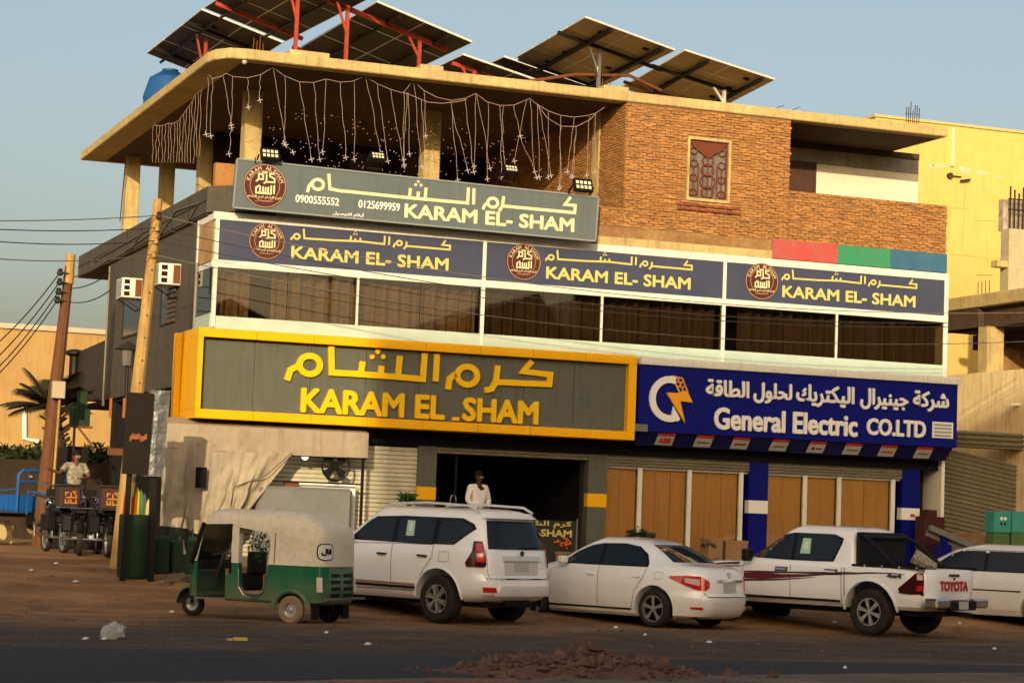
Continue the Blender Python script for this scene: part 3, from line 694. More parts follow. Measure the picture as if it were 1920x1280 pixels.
shutter('rolled_shutter', 1437, 1688, 2.84, 3.16, M['shutter_dark'], -.05, .06)
# open dark entrance
x0, x1 = X(815), X(1100)
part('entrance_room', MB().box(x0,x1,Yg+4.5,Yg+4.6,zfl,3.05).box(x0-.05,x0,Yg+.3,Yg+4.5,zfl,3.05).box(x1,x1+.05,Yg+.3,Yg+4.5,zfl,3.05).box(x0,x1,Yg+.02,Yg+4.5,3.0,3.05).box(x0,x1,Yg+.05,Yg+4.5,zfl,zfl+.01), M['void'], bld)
eg = MB()
for u in (858, 1092): eg.box(X(u)-.02, X(u)+.02, Yg+.1, Yg+.14, zfl, 2.92)
parts('entrance_frame', eg, M['black'], bld)
hb = PY(852,940,Yg-.1); part('door_handle', MB().tube([(hb.x-.06,Yg-.02,.8),(hb.x-.06,Yg-.02,hb.z+.02),(hb.x-.04,Yg-.02,hb.z+.12),(hb.x+.04,Yg-.02,hb.z+.12),(hb.x+.06,Yg-.02,hb.z+.02),(hb.x+.06,Yg-.02,.8)], .013, 6), M['chrome'], bld)
# papered shop windows
for (u0, u1, ms) in ((1135,1402,(1200,1293,1390)), (1437,1688,(1510,1574,1675))):
    ed = [X(u0)]+[X(m_) for m_ in ms]+[X(u1)]
    w = part('shop_window', MB().box(X(u0), X(u1), Yg+.02, Yg+.06, 2.80, 2.86), M['white_alu'], bld, label='shop window covered inside with brown paper behind white mullions')
    for k, m_ in enumerate(ms): part('mullion', MB().box(X(m_)-.045, X(m_)+.045, Yg-.02, Yg+.07, zfl, 2.86), M['white_alu'], w, bevel=.006)
    for k in range(len(ed)-1):
        a, b = ed[k]+(.045 if k else 0), ed[k+1]-.045
        if b-a < .12: continue
        n_ = max(2, int((b-a)/.30))
        for j in range(n_):
            c0, c1 = a+(b-a)*j/n_, a+(b-a)*(j+1)/n_
            part('brown_sheet', MB().box(c0+.004, c1-.004, Yg+.10+.006*(j % 2), Yg+.115, zfl, 2.82), M['kraft'], w)
        part('pane', MB().box(a, b, Yg+.02, Yg+.028, zfl, 2.80), M['glass_clear'], w)
u = X(1518); part('door_handle', MB().box(u-.03,u+.03,Yg-.05,Yg-.02,1.65,1.78).bar((u,Yg-.06,1.72),(u+.12,Yg-.06,1.72),.02), M['chrome'], bld)
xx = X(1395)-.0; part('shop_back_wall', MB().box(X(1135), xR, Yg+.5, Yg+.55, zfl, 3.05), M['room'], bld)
# ================================================================ SIGNS
Ysg = PY(0,0,1).y and Y0-.62
# --- big yellow framed sign
Yf = Y0-.55
xa = PY(373,613,Yf).x; xb_ = PY(1195,670,Yf).x; zt = PY(800,641,Yf).z; z0 = PY(800,805,Yf).z
sg = thing('shop_sign', 'wide olive grey shop sign in a thick yellow frame with big raised yellow letters', 'sign', ((xa+xb_)/2, Yf+.3, z0))
fw = .17; yb = PX(339,623,xa).y
n_ = 8
for k in range(n_):
    a, b = xa+(xb_-xa)*k/n_+.003, xa+(xb_-xa)*(k+1)/n_-.003
    part('frame_panel', MB().box(a, b, Yf, yb, zt-fw, zt), M['frame_gold'], sg, bevel=.005)
    part('frame_panel', MB().box(a, b, Yf, yb, z0, z0+fw), M['frame_gold'], sg, bevel=.005)
part('frame_panel', MB().box(xb_-fw, xb_, Yf+.001, yb, z0+fw+.002, zt-fw-.002), M['frame_gold'], sg)
part('frame_panel', MB().box(xa+.001, xa+.10, Yf+.001, yb, z0+fw+.002, zt-fw-.002), M['frame_gold'], sg)
part('frame_return', MB().box(xa-.13, xa-.002, yb-.22, yb-.02, z0+.03, zt-.03), M['frame_gold'], sg, bevel=.01)
Yp = Yf+.16
for k, (u0, u1) in enumerate(((378,476),(476,582),(582,686),(686,786),(786,882),(882,983),(983,1077),(1077,1180))):
    a = PY(u0,700,Yp).x+.004; b = PY(u1,700,Yp).x-.004
    if k == 0: a = xa+.10
    if k == 7: b = xb_-fw
    part('face_panel', MB().box(a, b, Yp, Yp+.03, z0+fw, zt-fw), M['panel_olive'], sg)
part('backing', MB().box(xa+.1, xb_-.1, Yp+.02, yb-.01, z0+fw-.02, zt-fw+.02), M['black'], sg)
# raised latin letters
def latin(s, p0, p1, Y, depth, bold, **kw):
    """p0: top-left pixel, p1: bottom-right pixel of the lettering"""
    a = PY(p0[0], p0[1], Y); b = PY(p1[0], p1[1], Y); return text_mb(s, a.x, b.x, b.z, a.z, Y, depth, bold, **kw)
zt1 = PY(700,733,Yp).z; zb1 = PY(700,783,Yp).z
def line_text(s, u0, u1, vtop, vbot, um, Y, depth, bold, **kw):
    vm = (vtop+vbot)/2; a, b = PY(u0, vm-.055*(um-u0), Y).x, PY(u1, vm+.055*(u1-um), Y).x; t = PY(um, vtop, Y).z; q = PY(um, vbot, Y).z
    return text_mb(s, a, b, q, t, Y, depth, bold, **kw)
parts('letters', line_text('KARAM EL', 563, 833, 734, 780, 700, Yp, .06, .022), M['letter_gold'], sg, gap=.14)
q = PY(853,785,Yp); part('letters', MB().box(q.x-.07,q.x+.07,Yp-.06,Yp,q.z-.035,q.z+.035), M['letter_gold'], sg)
part('letters', line_text('SHAM', 866, 1008, 748, 793, 937, Yp, .06, .022), M['letter_gold'], sg, label='raised yellow letters SHAM')
a5 = (640, 400, 2.977)
a7 = (300, 340, 2.0426)
mb = arabic_name([[(1422,688),(1388,728),(1492,740),(1488,777),(1284,768)], [(1291,705),(1283,768),(1268,794),(1240,800)], [(1128,738),(1106,756),(1100,797)],
  [(1058,662),(1053,766)], [(1011,658),(1004,757),(900,748),(760,738),(655,732),(653,632)], [(916,668),(909,748)], [(846,706),(843,742)], [(774,690),(767,738)],
  [(528,706),(497,722),(484,762)]], [(1174,744,41),(571,703,41)], [(831,653,10),(810,672,10),(852,672,10)], *a7, Yp, .115, .06)
parts('arabic_lettering', mb, M['letter_gold'], sg, gap=.05, label='raised yellow Arabic letters on the olive panel')

def round_logo(u, v, r, Y, root, disc=M['logo_brown'], lt=M['letter_cream'], dx=0):
    c = PY(u, v, Y); c = Vector((c.x+dx, c.y, c.z)); k = (c-_O).length/4160; R_ = r*k
    d = part('logo_disc', MB().lathe([(R_,0),(R_,.02)], (c.x, Y-.02, c.z), 'y', 36), disc, root)
    part('logo_ring', MB().lathe([(R_*.985,-.004),(R_*.985,.0),(R_*.95,0),(R_*.95,-.004)], (c.x, Y-.0215, c.z), 'y', 40, True), mat('ring_tan', (.45,.26,.15), .5) if 'ring' not in M else M['ring'], d)
    part('logo_ring', MB().lathe([(R_*.70,-.004),(R_*.70,.0),(R_*.675,0),(R_*.675,-.004)], (c.x, Y-.0215, c.z), 'y', 40, True), M['ring'], d)
    # arc writing
    s = 'KARAM ALSHAM'; arc = MB()
    for i, ch in enumerate(s):
        if ch == ' ': continue
        a = math.radians(160-140*i/(len(s)-1)); g = text_mb(ch, -.075*R_, .075*R_, -.085*R_, .085*R_, 0, .004, 0, res=1)
        t = a-math.pi/2; ca, sa = math.cos(t), math.sin(t); px, pz = c.x+.82*R_*math.cos(a), c.z+.82*R_*math.sin(a)
        arc.add([(px+x*ca-z*sa, Y-.021+y, pz+x*sa+z*ca) for x, y, z in g.v], g.f)
    part('logo_writing', arc, lt, d)
    # square kufic name in the middle
    e = MB(); S = R_*.1; G = [[(4.2,5.4),(2.2,5.4),(2.2,4.2),(4.4,3.2),(4.4,1.6),(.6,1.6)],[(.6,5),(.6,1.6),(-.6,.8)],[(-1,4.6),(-1,2.6),(-3,2.6),(-3,5),(-1,4.6)],[(-3,2.6),(-4.2,1.4)],[(1,5.8),(-.4,5.6),(-1.6,5.8)],
        [(4.4,.4),(4.4,-3.6)],[(3,.2),(3,-3.6),(-.6,-3.6)],[(1.6,-.6),(1.6,-3.4)],[(.4,-.8),(.4,-3.6)],[(-.8,-.6),(-.8,-3.6),(-4,-3.6),(-4,-1)],[(-2.2,-.4),(-2.2,-3.6)],[(-3.9,-1.2),(-2.4,-.2)]]
    for g in G: stroke(e, [(c.x+x*S, c.z+z*S*1.02+S*.3) for x, z in g], S*.78, Y-.02, .004)
    part('logo_emblem', e, lt, d)
    part('logo_writing', text_mb('مطعم' if False else 'اكل شامي لكل الاصناف' if False else 'كرم الشام كرم الشام', c.x-R_*.78, c.x+R_*.78, c.z-R_*.60, c.z-R_*.44, Y-.02, .004, .001, ar=True, res=1), lt, d)
    part('logo_writing', text_mb('الشام كرم', c.x-R_*.4, c.x+R_*.4, c.z-R_*.76, c.z-R_*.64, Y-.02, .004, 0, ar=True, res=1), M['ring'], d)
M['ring'] = mat('ring_tan', (.45,.26,.15), .5)
# --- the three blue fascia panels
P1_AR = ([[(1650,672),(1624,706),(1686,712),(1684,744),(1340,714)], [(1346,680),(1342,716),(1322,738)], [(1262,690),(1248,706),(1243,726)], [(1211,640),(1207,706)],
          [(1175,635),(1171,700),(978,678),(770,670),(545,655),(540,580)], [(985,652),(980,684)], [(945,655),(942,680)], [(912,636),(905,672)], [(462,640),(447,650),(440,668)]],
         [(1288,692,21),(486,640,23)], [(944,604,7),(934,622,7),(956,623,7)], 440, 290, 4.174)
x5 = (PY(545,0,Y0).x)
panels = []
for i in range(3):
    a, b = xs3[i]+.04, xs3[i+1]-.04
    s = thing('fascia_sign', ('leftmost','middle','rightmost')[i]+' of the three blue panels with yellow writing above the windows', 'sign', ((a+b)/2, Y0, z_st), group='blue fascia panels above the windows')
    part('face_panel', MB().box(a, b, Y0-.012, Y0+.03, z_st, z_sb), M['panel_blue'], s)
    dx = (PY((500,983,1430)[i], 490, Y0).x - PY(500,490,Y0).x); Yl = Y0-.012
    round_logo(500, 452, 34, Yl, s, dx=dx)
    st = PY(545,470,Yl)
    z1_, z0_ = PY(690,472,Yl).z, PY(690,496,Yl).z
    parts('letters', text_mb('KARAM EL- SHAM', PY(546,473,Yl).x+dx, PY(841,494,Yl).x+dx, z0_, z1_, Yl, .006, .010), M['letter_yellow'], s, gap=.09)
    parts('arabic_lettering', arabic_name(*P1_AR[:3], *P1_AR[3:], Yl, .036, .006, dx=dx), M['letter_yellow'], s)
# --- grey board standing on the terrace edge
Yt = Y0-.45
def tq(u, v): q = PY(u, v, Yt); return q
A = tq(445,298); B = tq(1122,370); Cc = tq(1116,452); D = tq(437,389)
sg2 = thing('roof_sign', 'long grey sign board on the terrace edge with phone numbers and cream letters', 'sign', ((A.x+B.x)/2, Yt+.15, min(D.z,Cc.z)))
part('board', MB().quad(D, Cc, B, A, .16, Vector((0,1,0))), M['board_grey'], sg2, bevel=.01)
br = MB()
for k in range(6):
    x = A.x+.5+(B.x-A.x-1)*k/5; br.bar((x, Yt+.16, D.z+.5), (x, Yt+1.0, 7.45), .05)
part('bracket', br, M['wire'], sg2)
rim = MB()
for p, q in ((A,B),(B,Cc),(Cc,D),(D,A)): rim.bar(p+Vector((0,-.004,0)), q+Vector((0,-.004,0)), .03)
part('edge_trim', rim, mat('trim_grey', (.22,.25,.24), .4), sg2)
round_logo(496, 349, 41, Yt, sg2)
parts('letters', line_text('KARAM EL- SHAM', 758, 1077, 395, 422, 915, Yt, .008, .014), M['letter_cream'], sg2, gap=.10)
part('letters', line_text('0900555552', 554, 636, 368, 383, 595, Yt, .006, .004), M['letter_white'], sg2)
part('letters', line_text('0125699959', 672, 750, 378, 393, 711, Yt, .006, .004), M['letter_white'], sg2)
part('letters', line_text('أرقام التوصيل', 624, 682, 397, 407, 650, Yt, .006, .002, ar=True), M['letter_white'], sg2)
mb = arabic_name([[(1280,1100),(1248,1142),(1305,1148),(1302,1188),(900,1150)], [(906,1096),(898,1152),(880,1178)], [(815,1132),(797,1150),(790,1170)], [(740,1052),(737,1142)], [(709,1048),(704,1134),(380,1105),(0,1066)]],
   [(845,1132,30)], [], 640, 0, 2.977, Yt, .062, .008)
parts('arabic_lettering', mb, M['letter_cream'], sg2, gap=.05)
mb = arabic_name([[(850,289),(745,268),(736,150)], [(1498,258),(1490,345)], [(1437,290),(1432,345)], [(1375,262),(1368,328)], [(608,215),(582,245),(568,296)]], [(650,234,46)], [(1437,212,12),(1416,236,12),(1458,240,12)], 440, 290, 4.174, Yt, .062, .008)
parts('arabic_lettering', mb, M['letter_cream'], sg2, gap=.05)
# flood lights clamped on the board
def floodlight(u, v, lab, s=1, tilt=.5):
    q = PY(u, v, Yt-.12); L = thing('floodlight', lab, 'floodlight', (q.x, q.y, q.z-.15), group='floodlights over the grey board')
    h = MB().box(-.17*s,.17*s,-.04,.04,-.12*s,.12*s); T = Matrix.Rotation(tilt, 4, 'X')
    def tr_(mb): 
        mb.v = [tuple((T @ Vector(p)) + Vector((0,0,.17))) for p in mb.v]; return mb
    part('housing', tr_(h), M['black'], L, local=True)
    hf = MB()
    for k in range(6): hf.box(-.15+.055*k, -.135+.055*k, .04, .08, -.1, .1)
    part('cooling_fins', tr_(hf), M['black'], L, local=True)
    for i in range(4):
        for j in range(2): part('lamp', tr_(MB().box(-.14*s+.075*s*i, -.09*s+.075*s*i, -.048, -.038, -.08*s+.09*s*j, -.02*s+.09*s*j)), M['lens_pale'], L, local=True)
    part('bracket', MB().bar((-.2*s,0,.15),(-.2*s,.25,-.02),.025).bar((.2*s,0,.15),(.2*s,.25,-.02),.025).bar((-.2*s,.25,-.02),(.2*s,.25,-.02),.03).bar((-.2*s,.25,-.02),(-.3*s,-.15,.06),.02), M['black'], L, local=True)
    return L
floodlight(506, 292, 'black floodlight above the round logo at the left end of the grey board', 1.05, -.5)
floodlight(1093, 350, 'black floodlight with pale lamps at the right end of the grey board', 1.15, -.4)
floodlight(708, 296, 'black floodlight behind the board left of the middle concrete column', .8, -.6)
floodlight(958, 320, 'small black floodlight between the middle column and the brick wall', .8, -.6)

# --- blue electric company sign
Yb = Y0-.52; xa = PY(1199,700,Yb).x; xb2 = PY(1800,720,Yb).x; zt = PY(1500,702,Yb).z; z0 = PY(1500,824,Yb).z; zcap = PY(1500,689,Yb).z
s3 = thing('company_sign', 'deep blue company sign box with white Arabic and English letters and a lightning bolt logo', 'sign', ((xa+xb2)/2, Yb+.3, z0))
part('face_panel', MB().box(xa, xb2-.05, Yb, Yb+.5, z0, zt), M['ge_blue'], s3, bevel=.008)
part('lower_valance', MB().add([(xa+.1,Yb+.06,z0+.01),(xb2-.10,Yb+.06,z0+.01),(xb2-.10,Yb+.36,z0-.27),(xa+.1,Yb+.36,z0-.27),(xa+.1,Yb+.5,z0+.01),(xb2-.10,Yb+.5,z0+.01)], [(0,3,2,1),(0,4,3),(1,2,5),(0,1,5,4),(2,3,4,5)]), mat('blue_dark', (.006,.008,.08), .5), s3)
cuts = [xa]+[PY(u,700,Yb).x for u in (1296,1387,1477,1565,1654,1738)]+[xb2]
for a, b in zip(cuts, cuts[1:]): part('cap_panel', MB().box(a+.003, b-.003, Yb-.05, Yb+.52, zt, zcap+.01), M['white_alu'], s3, bevel=.006)
def gp(x, y): q = PY(1190+x/6.194, 680+y/6.194, Yb); return (q.x, q.z)     # from the enlarged view
c1 = gp(400,420); mb = MB(); pts = []
for k in range(15):
    a = math.radians(72+ (292-72)*k/14); ra = (gp(400,155)[1]-c1[1]); pts.append((c1[0]+ra*.86*math.cos(a)*.97, c1[1]+ra*.86*math.sin(a)))
stroke(mb, pts, ra*.30, Yb, .04)
mb.prism([gp(420,600),gp(442,505),gp(520,655),gp(490,680)], Yb-.041, Yb)
part('logo_ring', mb, M['letter_white'], s3, label='white open ring of the logo')
part('logo_bolt', MB().prism([gp(360,345),gp(500,350),gp(600,325),gp(662,462),gp(520,445),gp(575,700)], Yb-.05, Yb), M['ge_orange'], s3, label='orange lightning bolt')
g = MB()
for a, b in (((425,155),(515,345)),((485,165),(560,338)),((545,180),(605,330)),((425,155),(545,180)),((455,215),(570,235)),((485,272),(590,285)),((515,345),(605,330))): g.bar((gp(*a)[0],Yb-.03,gp(*a)[1]),(gp(*b)[0],Yb-.03,gp(*b)[1]), .018, .03)
part('logo_grid', g, M['ge_orange'], s3)
parts('letters', line_text('General Electric', 1338, 1607, 770, 812, 1473, Yb, .035, .018), M['letter_white'], s3, gap=.07)
part('letters', line_text('CO.LTD', 1624, 1735, 786, 818, 1680, Yb, .035, .015), M['letter_white'], s3)
words = [('شركة',1711,1778,733,772),('جينيرال',1612,1702,729,769),('اليكتريك',1492,1601,722,764),('لحلول',1412,1484,718,757),('الطاقة',1323,1404,712,744)]
for w_, u0, u1, v0, v1 in words:
    part('arabic_lettering', line_text(w_, u0, u1, v0, v1, (u0+u1)/2, Yb, .035, .013, ar=True), M['letter_white'], s3)
q0 = PY(1748,790,Yb); q1 = PY(1786,822,Yb); pl = part('info_plate', MB().box(q0.x,q1.x,Yb-.015,Yb,q1.z,q0.z), M['letter_white'], s3)
g = MB()
for k in range(4): 
    z_ = q0.z-.04-.075*k; g.box(q0.x+.04,q1.x-.04,Yb-.019,Yb-.014,z_-.045,z_)
part('plate_lines', g, mat('grey_print', (.3,.3,.3), .6), pl)
q0 = PY(1193,794,Yb-.1); q1 = PY(1216,809,Yb-.1); part('small_plate', MB().box(q0.x,q1.x,Yb-.06,Yb-.05,q1.z,q0.z), M['steel'], s3)
words = ['ABB','','','','','','','']
for k, (u, v) in enumerate(((1246,822),(1318,826),(1387,830),(1460,835),(1530,839),(1597,843),(1663,845),(1730,849))):
    c = PY(u, v+12, Yb+.16); c.z = z0-.14
    L = thing('brand_plaque', ('small tilted plaque reading ABB in red hung first from the left under the blue sign', 'second tilted red topped plaque from the left under the blue sign','third tilted plaque from the left under the blue sign, with a green line of print','fourth tilted plaque from the left under the blue sign','fifth tilted plaque from the left under the blue sign, with a dark mark','sixth tilted plaque from the left under the blue sign','seventh tilted plaque from the left under the blue sign, with red print','last tilted plaque under the right end of the blue sign')[k], 'plaque', (c.x, c.y, c.z-.12), group='tilted plaques under the blue sign')
    T = Matrix.Rotation(math.radians(43), 4, 'X')
    def tp(mb, c=c): mb.v = [tuple(T @ Vector(p) + Vector((0,0,.12))) for p in mb.v]; return mb
    part('plate', tp(MB().box(-.19,.19,-.012,.0,-.13,.11)), mat('plaque_grey_%d' % k, (.42,.41,.34), .5) if k == 0 else M['plq'], L, local=True)
    if k == 0: M['plq'] = L.children[0].data.materials[0]
    part('red_edge', tp(MB().box(-.19,.19,-.014,.002,.11,.17)), M['red_print'], L, local=True)
    if k == 0: part('letters', tp(text_mb('ABB',-.14,.14,-.08,.06,-.013,.004,.008)), M['red_print'], L, local=True)
    else: part('print_line', tp(MB().box(-.13,.13,-.016,-.012,-.03,.01) if k != 4 else MB().prism([(-.13,-.04),(-.06,.04),(-.03,-.04)],-.016,-.012).box(.0,.13,-.016,-.012,-.03,.0)), M[{2:'dkgreen',6:'red_print',4:'black'}.get(k,'steel')], L, local=True)

# ================================================================ SOLAR TABLES
def solar(name_label, NL, NR, FR, FL, ncols, nrows, matb, posts, postmat, beams, gapside=None):
    """four corners of a tilted table, near-left, near-right, far-right, far-left; seen from beneath"""
    NL, NR, FR, FL = map(Vector, (NL, NR, FR, FL)); L = thing('solar_array', name_label, 'solar panels', ((NL+FR)/2).to_tuple()[:2]+(zst,), group='solar tables on the roof')
    n = (NR-NL).cross(FL-NL).normalized(); n = n if n.z > 0 else -n
    def bp(a, b): return NL*(1-a)*(1-b)+NR*a*(1-b)+FR*a*b+FL*(1-a)*b
    for i in range(ncols):
        for j in range(nrows):
            a0, a1, b0, b1 = i/ncols+.004, (i+1)/ncols-.004, j/nrows+.003, (j+1)/nrows-.003
            q = [bp(a0,b0), bp(a1,b0), bp(a1,b1), bp(a0,b1)]
            P = part('panel', MB().quad(*q, .035, n), matb, L)
            fr = MB()
            for k in range(4): fr.bar(q[k]+n*.018, q[(k+1) % 4]+n*.018, .012, .042, n)
            part('panel_frame', fr, M['alu'], P)
            c = bp((a0+a1)/2, (b0+b1)/2); part('junction_box', MB().bar(c-n*.02, c-n*.02+(NR-NL).normalized()*.12, .09, .03, n), M['black'], P)
    for (a0,b0,a1,b1,w_,mm) in beams: part('beam', MB().bar(bp(a0,b0)-n*.09, bp(a1,b1)-n*.09, w_, w_, n), M[mm], L)
    for (a, b) in posts:
        t = bp(a, b)-n*.12; part('post', MB().bar((t.x,t.y,zst-.01), t, .07), M[postmat], L)
        part('brace', MB().bar((t.x,t.y,zst+(t.z-zst)*.55), bp(a-.12, b)-n*.12, .045), M[postmat], L)
    return L
def table(near_l, near_r, Yn, ltop, lbot):
    NL = PY(*near_l, Yn); NR = PY(*near_r, Yn); FL = PX(*lbot, NL.x); d = FL-NL; return NL, NR, NR+d, FL
# left dark array: two tables side by side, and the row behind
NLc = PY(518,-73,Y0+.3); NRc = PY(690,-1,Y0+.3); FLc = PX(275,100,NLc.x); d = FLc-NLc
mid = PX(380,17,NLc.x); dm_ = mid-NLc
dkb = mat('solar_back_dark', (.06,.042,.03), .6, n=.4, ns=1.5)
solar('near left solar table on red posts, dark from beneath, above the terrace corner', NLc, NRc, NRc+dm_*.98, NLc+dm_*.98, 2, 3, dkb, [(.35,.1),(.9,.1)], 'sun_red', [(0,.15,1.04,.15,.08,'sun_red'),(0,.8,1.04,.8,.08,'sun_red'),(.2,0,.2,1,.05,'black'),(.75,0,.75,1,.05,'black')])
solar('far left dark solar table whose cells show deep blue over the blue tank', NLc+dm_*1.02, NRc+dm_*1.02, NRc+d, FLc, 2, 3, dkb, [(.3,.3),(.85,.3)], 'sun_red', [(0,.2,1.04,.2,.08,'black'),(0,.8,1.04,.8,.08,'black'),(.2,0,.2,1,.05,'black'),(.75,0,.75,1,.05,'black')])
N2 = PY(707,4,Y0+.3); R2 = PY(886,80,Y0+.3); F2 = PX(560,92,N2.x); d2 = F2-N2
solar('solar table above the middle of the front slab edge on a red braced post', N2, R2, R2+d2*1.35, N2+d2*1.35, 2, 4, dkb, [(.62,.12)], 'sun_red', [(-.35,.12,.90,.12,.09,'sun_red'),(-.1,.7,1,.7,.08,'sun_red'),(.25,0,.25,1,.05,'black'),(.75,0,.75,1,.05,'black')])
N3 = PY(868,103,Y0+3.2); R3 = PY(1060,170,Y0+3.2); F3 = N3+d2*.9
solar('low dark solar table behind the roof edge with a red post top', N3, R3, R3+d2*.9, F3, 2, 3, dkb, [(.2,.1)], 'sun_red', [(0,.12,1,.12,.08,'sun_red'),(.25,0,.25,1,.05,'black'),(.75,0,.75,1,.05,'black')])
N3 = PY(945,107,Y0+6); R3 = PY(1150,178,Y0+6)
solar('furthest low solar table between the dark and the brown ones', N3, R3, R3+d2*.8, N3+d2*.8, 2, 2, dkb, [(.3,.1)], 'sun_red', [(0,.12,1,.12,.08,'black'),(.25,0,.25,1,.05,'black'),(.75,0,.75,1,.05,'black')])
N4 = PY(1097,33,Y0+.5); R4 = PY(1266,95,Y0+.5); F4 = PX(968,108,N4.x); d4 = F4-N4
solar('larger brown backed solar table on a grey post right of the middle', N4, R4, R4+d4, F4, 2, 4, M['solar_back'], [(.42,.3)], 'steel', [(-.05,.30,1.12,.30,.07,'black'),(.28,-.02,.28,1.02,.08,'black'),(.85,-.02,.85,1.02,.08,'black'),(0,.95,1.1,.95,.06,'black')])
N5 = PY(1284,95,Y0+.5); R5 = PY(1453,150,Y0+.5); F5 = PX(1165,165,N5.x); d5 = F5-N5
solar('rightmost brown backed solar table on a short pale post', N5, R5, R5+d5, F5, 2, 4, M['solar_back'], [(.72,.36)], 'alu', [(-.1,.36,.85,.36,.07,'black'),(.25,-.02,.25,1.02,.07,'black'),(.85,-.02,.85,1.02,.07,'black'),(-.1,.8,.8,.8,.06,'rust')])
# conduit lying over the roof
a = PY(960,160,Y0+2); b = PY(1250,140,Y0+2)
o = part('conduit', MB().tube([PY(905,160,Y0+2),PY(1010,150,Y0+2),PY(1080,140,Y0+2),PY(1180,142,Y0+2),PY(1240,170,Y0+2)], .035, 6), M['rust'], None); tag(recenter(o), 'rusty conduit arching over the roof behind the slab edge', 'pipe')
# water tank
q = PX(310,150,XC+1.6); q = Vector((q.x, 53.2, zst)); t = PY(300,150,53.2)
tk = thing('water_tank', 'blue plastic water tank half hidden by the roof slab at far left', 'tank', (PY(318,160,53.2).x, 53.2, zst))
hh = PY(310,134,53.2).z-zst; rr = .62
part('shell', MB().lathe([(rr,0),(rr,hh*.25),(rr*1.03,hh*.3),(rr,hh*.35),(rr,hh*.6),(rr*1.03,hh*.64),(rr,hh*.68),(rr*.8,hh*.9),(rr*.35,hh),(0,hh)], (0,0,0), 'z', 24), M['tank_blue'], tk, True, local=True)
part('lid', MB().lathe([(.2,hh-.02),(.2,hh+.05),(0,hh+.06)], (0,0,0), 'z', 16), M['tank_blue'], tk, local=True)

# ================================================================ LIGHT STRINGS
def sway(a, b, n, k): return [a.lerp(b, i/n)+Vector((random.uniform(-k,k), random.uniform(-k,k), 0)) if 0 < i < n else a.lerp(b, i/n) for i in range(n+1)]
Ys = Y0+.3
def swag(label, pts, drops, stars=True, Y=Ys):
    P = [PY(u, v, Y) for u, v in pts]; L = thing('light_string', label, 'fairy lights', (P[0].x, Y, P[0].z), group='icicle light strings under the roof slab')
    part('cable', MB().tube(P, .0065, 5), M['string'], L)
    for (u0, v0, u1, v1) in drops:
        a = PY(u0, v0, Y); b = PY(u1, v1, Y+random.uniform(-.1,.1)); dr_ = part('drop_wire', MB().tube(sway(a, b, 6, .02), .0048, 4), M['string'], L)
        if stars:
            s = MB()
            for t in range(2):
                e = b+Vector((.055*math.cos(t*math.pi/2+.3), 0, .055*math.sin(t*math.pi/2+.3))); e2 = b*2-e; s.bar(e, e2, .012)
            s.ball(b, .014, 6, 4); part('star', s, M['bulb'], dr_)
    return L
def sc2(p, ox=640, oy=0, s=2.977): return [(ox+x/s, oy+y/s) for x, y in p]
top = sc2([(1165,415),(1185,440),(1240,425),(1262,410),(1300,428),(1380,435),(1455,418),(1522,378),(1590,425),(1670,458),(1750,462),(1820,442),(1900,460)], 0) + sc2([(60,455),(132,428),(200,468),(275,500),(345,520),(400,452),(460,505),(535,545),(615,562),(690,550),(752,522),(810,568),(885,590),(965,588),(1050,550),(1095,585),(1155,620),(1225,645),(1300,655),(1380,645),(1420,632),(1470,600)])
dr = [(a/2.977, b/2.977, c/2.977, d_/2.977) for a, b, c, d_ in ((1185,440,1176,760),(1160,430,1150,750),(1245,428,1290,700),(1298,430,1293,715),(1382,436,1386,600),(1455,420,1450,560),(1525,380,1595,810),(1590,428,1586,800),(1672,460,1738,890),(1750,465,1785,890),(1820,445,1800,850),(1290,700,1278,860),(1595,810,1635,850))]
dr += [(640+a/2.977, b/2.977, 640+c/2.977, d_/2.977) for a, b, c, d_ in ((-5,460,25,880),(72,455,72,890),(135,430,218,850),(202,468,260,900),(275,500,350,930),(350,520,350,920),(372,515,380,860),(402,455,450,930),(462,508,470,760),(612,565,650,1005),(615,600,705,950),(690,552,740,960),(752,525,742,930),(755,530,830,940),(820,572,815,1000),(885,592,915,930),(905,592,890,990),(962,590,1000,760),(1035,556,965,900),(1052,552,1080,960),(1095,588,1105,990),(1100,590,1170,980),(1155,622,1155,990),(1225,650,1215,1055),(1300,660,1262,960),(1310,700,1290,990),(1385,650,1370,980),(1418,640,1415,960),(1000,760,1090,990))]
swag('long icicle light string with hanging stars along the front of the open terrace', top, dr)
low = [(640+a/2.977, b/2.977) for a, b in ((345,515),(420,545),(480,570),(560,578),(640,570),(700,556))]
swag('short lower loop of the light string beside the middle concrete column', low, [(763,176,757,300),(790,187,800,318)])
low = [(640+a/2.977, b/2.977) for a, b in ((1090,580),(1150,660),(1225,705),(1310,708),(1390,668),(1420,635))]
swag('lower loop of light string near the brick wall', low, [(1052,238,1050,350),(1080,238,1072,330)])
# along the left slab edge (in the plane of the edge)
Xs = XC+.35; P = [PX(282+k*10.8, v, Xs) for k, v in enumerate((228,236,236,232,232,226,211,195,176,168,152,140))]
L = thing('light_string', 'light string with plain hanging wires along the left edge of the slab', 'fairy lights', tuple(P[0]), group='icicle light strings under the roof slab')
part('cable', MB().tube(P, .012, 5), M['string'], L)
for k in range(17):
    u = 288+k*5.6; i = (u-282)/10.8; v = np.interp(i, range(12), (228,236,236,232,232,226,211,195,176,168,152,140)); a = PX(u, v, Xs); b = Vector((a.x+.02, a.y, PX(u+1, 302, Xs).z if k < 15 else PX(u,290,Xs).z))
    part('drop_wire', MB().tube(sway(a, b, 6, .02), .0048, 4), M['string'], L)
b = MB(); q = PX(393,121,Xs); b.tube([q+Vector((0,0,.06)), q, q-Vector((0,0,.28))], [.02,.03,.008], 6); part('bulb', b, M['bulb'], L)
net = MB()
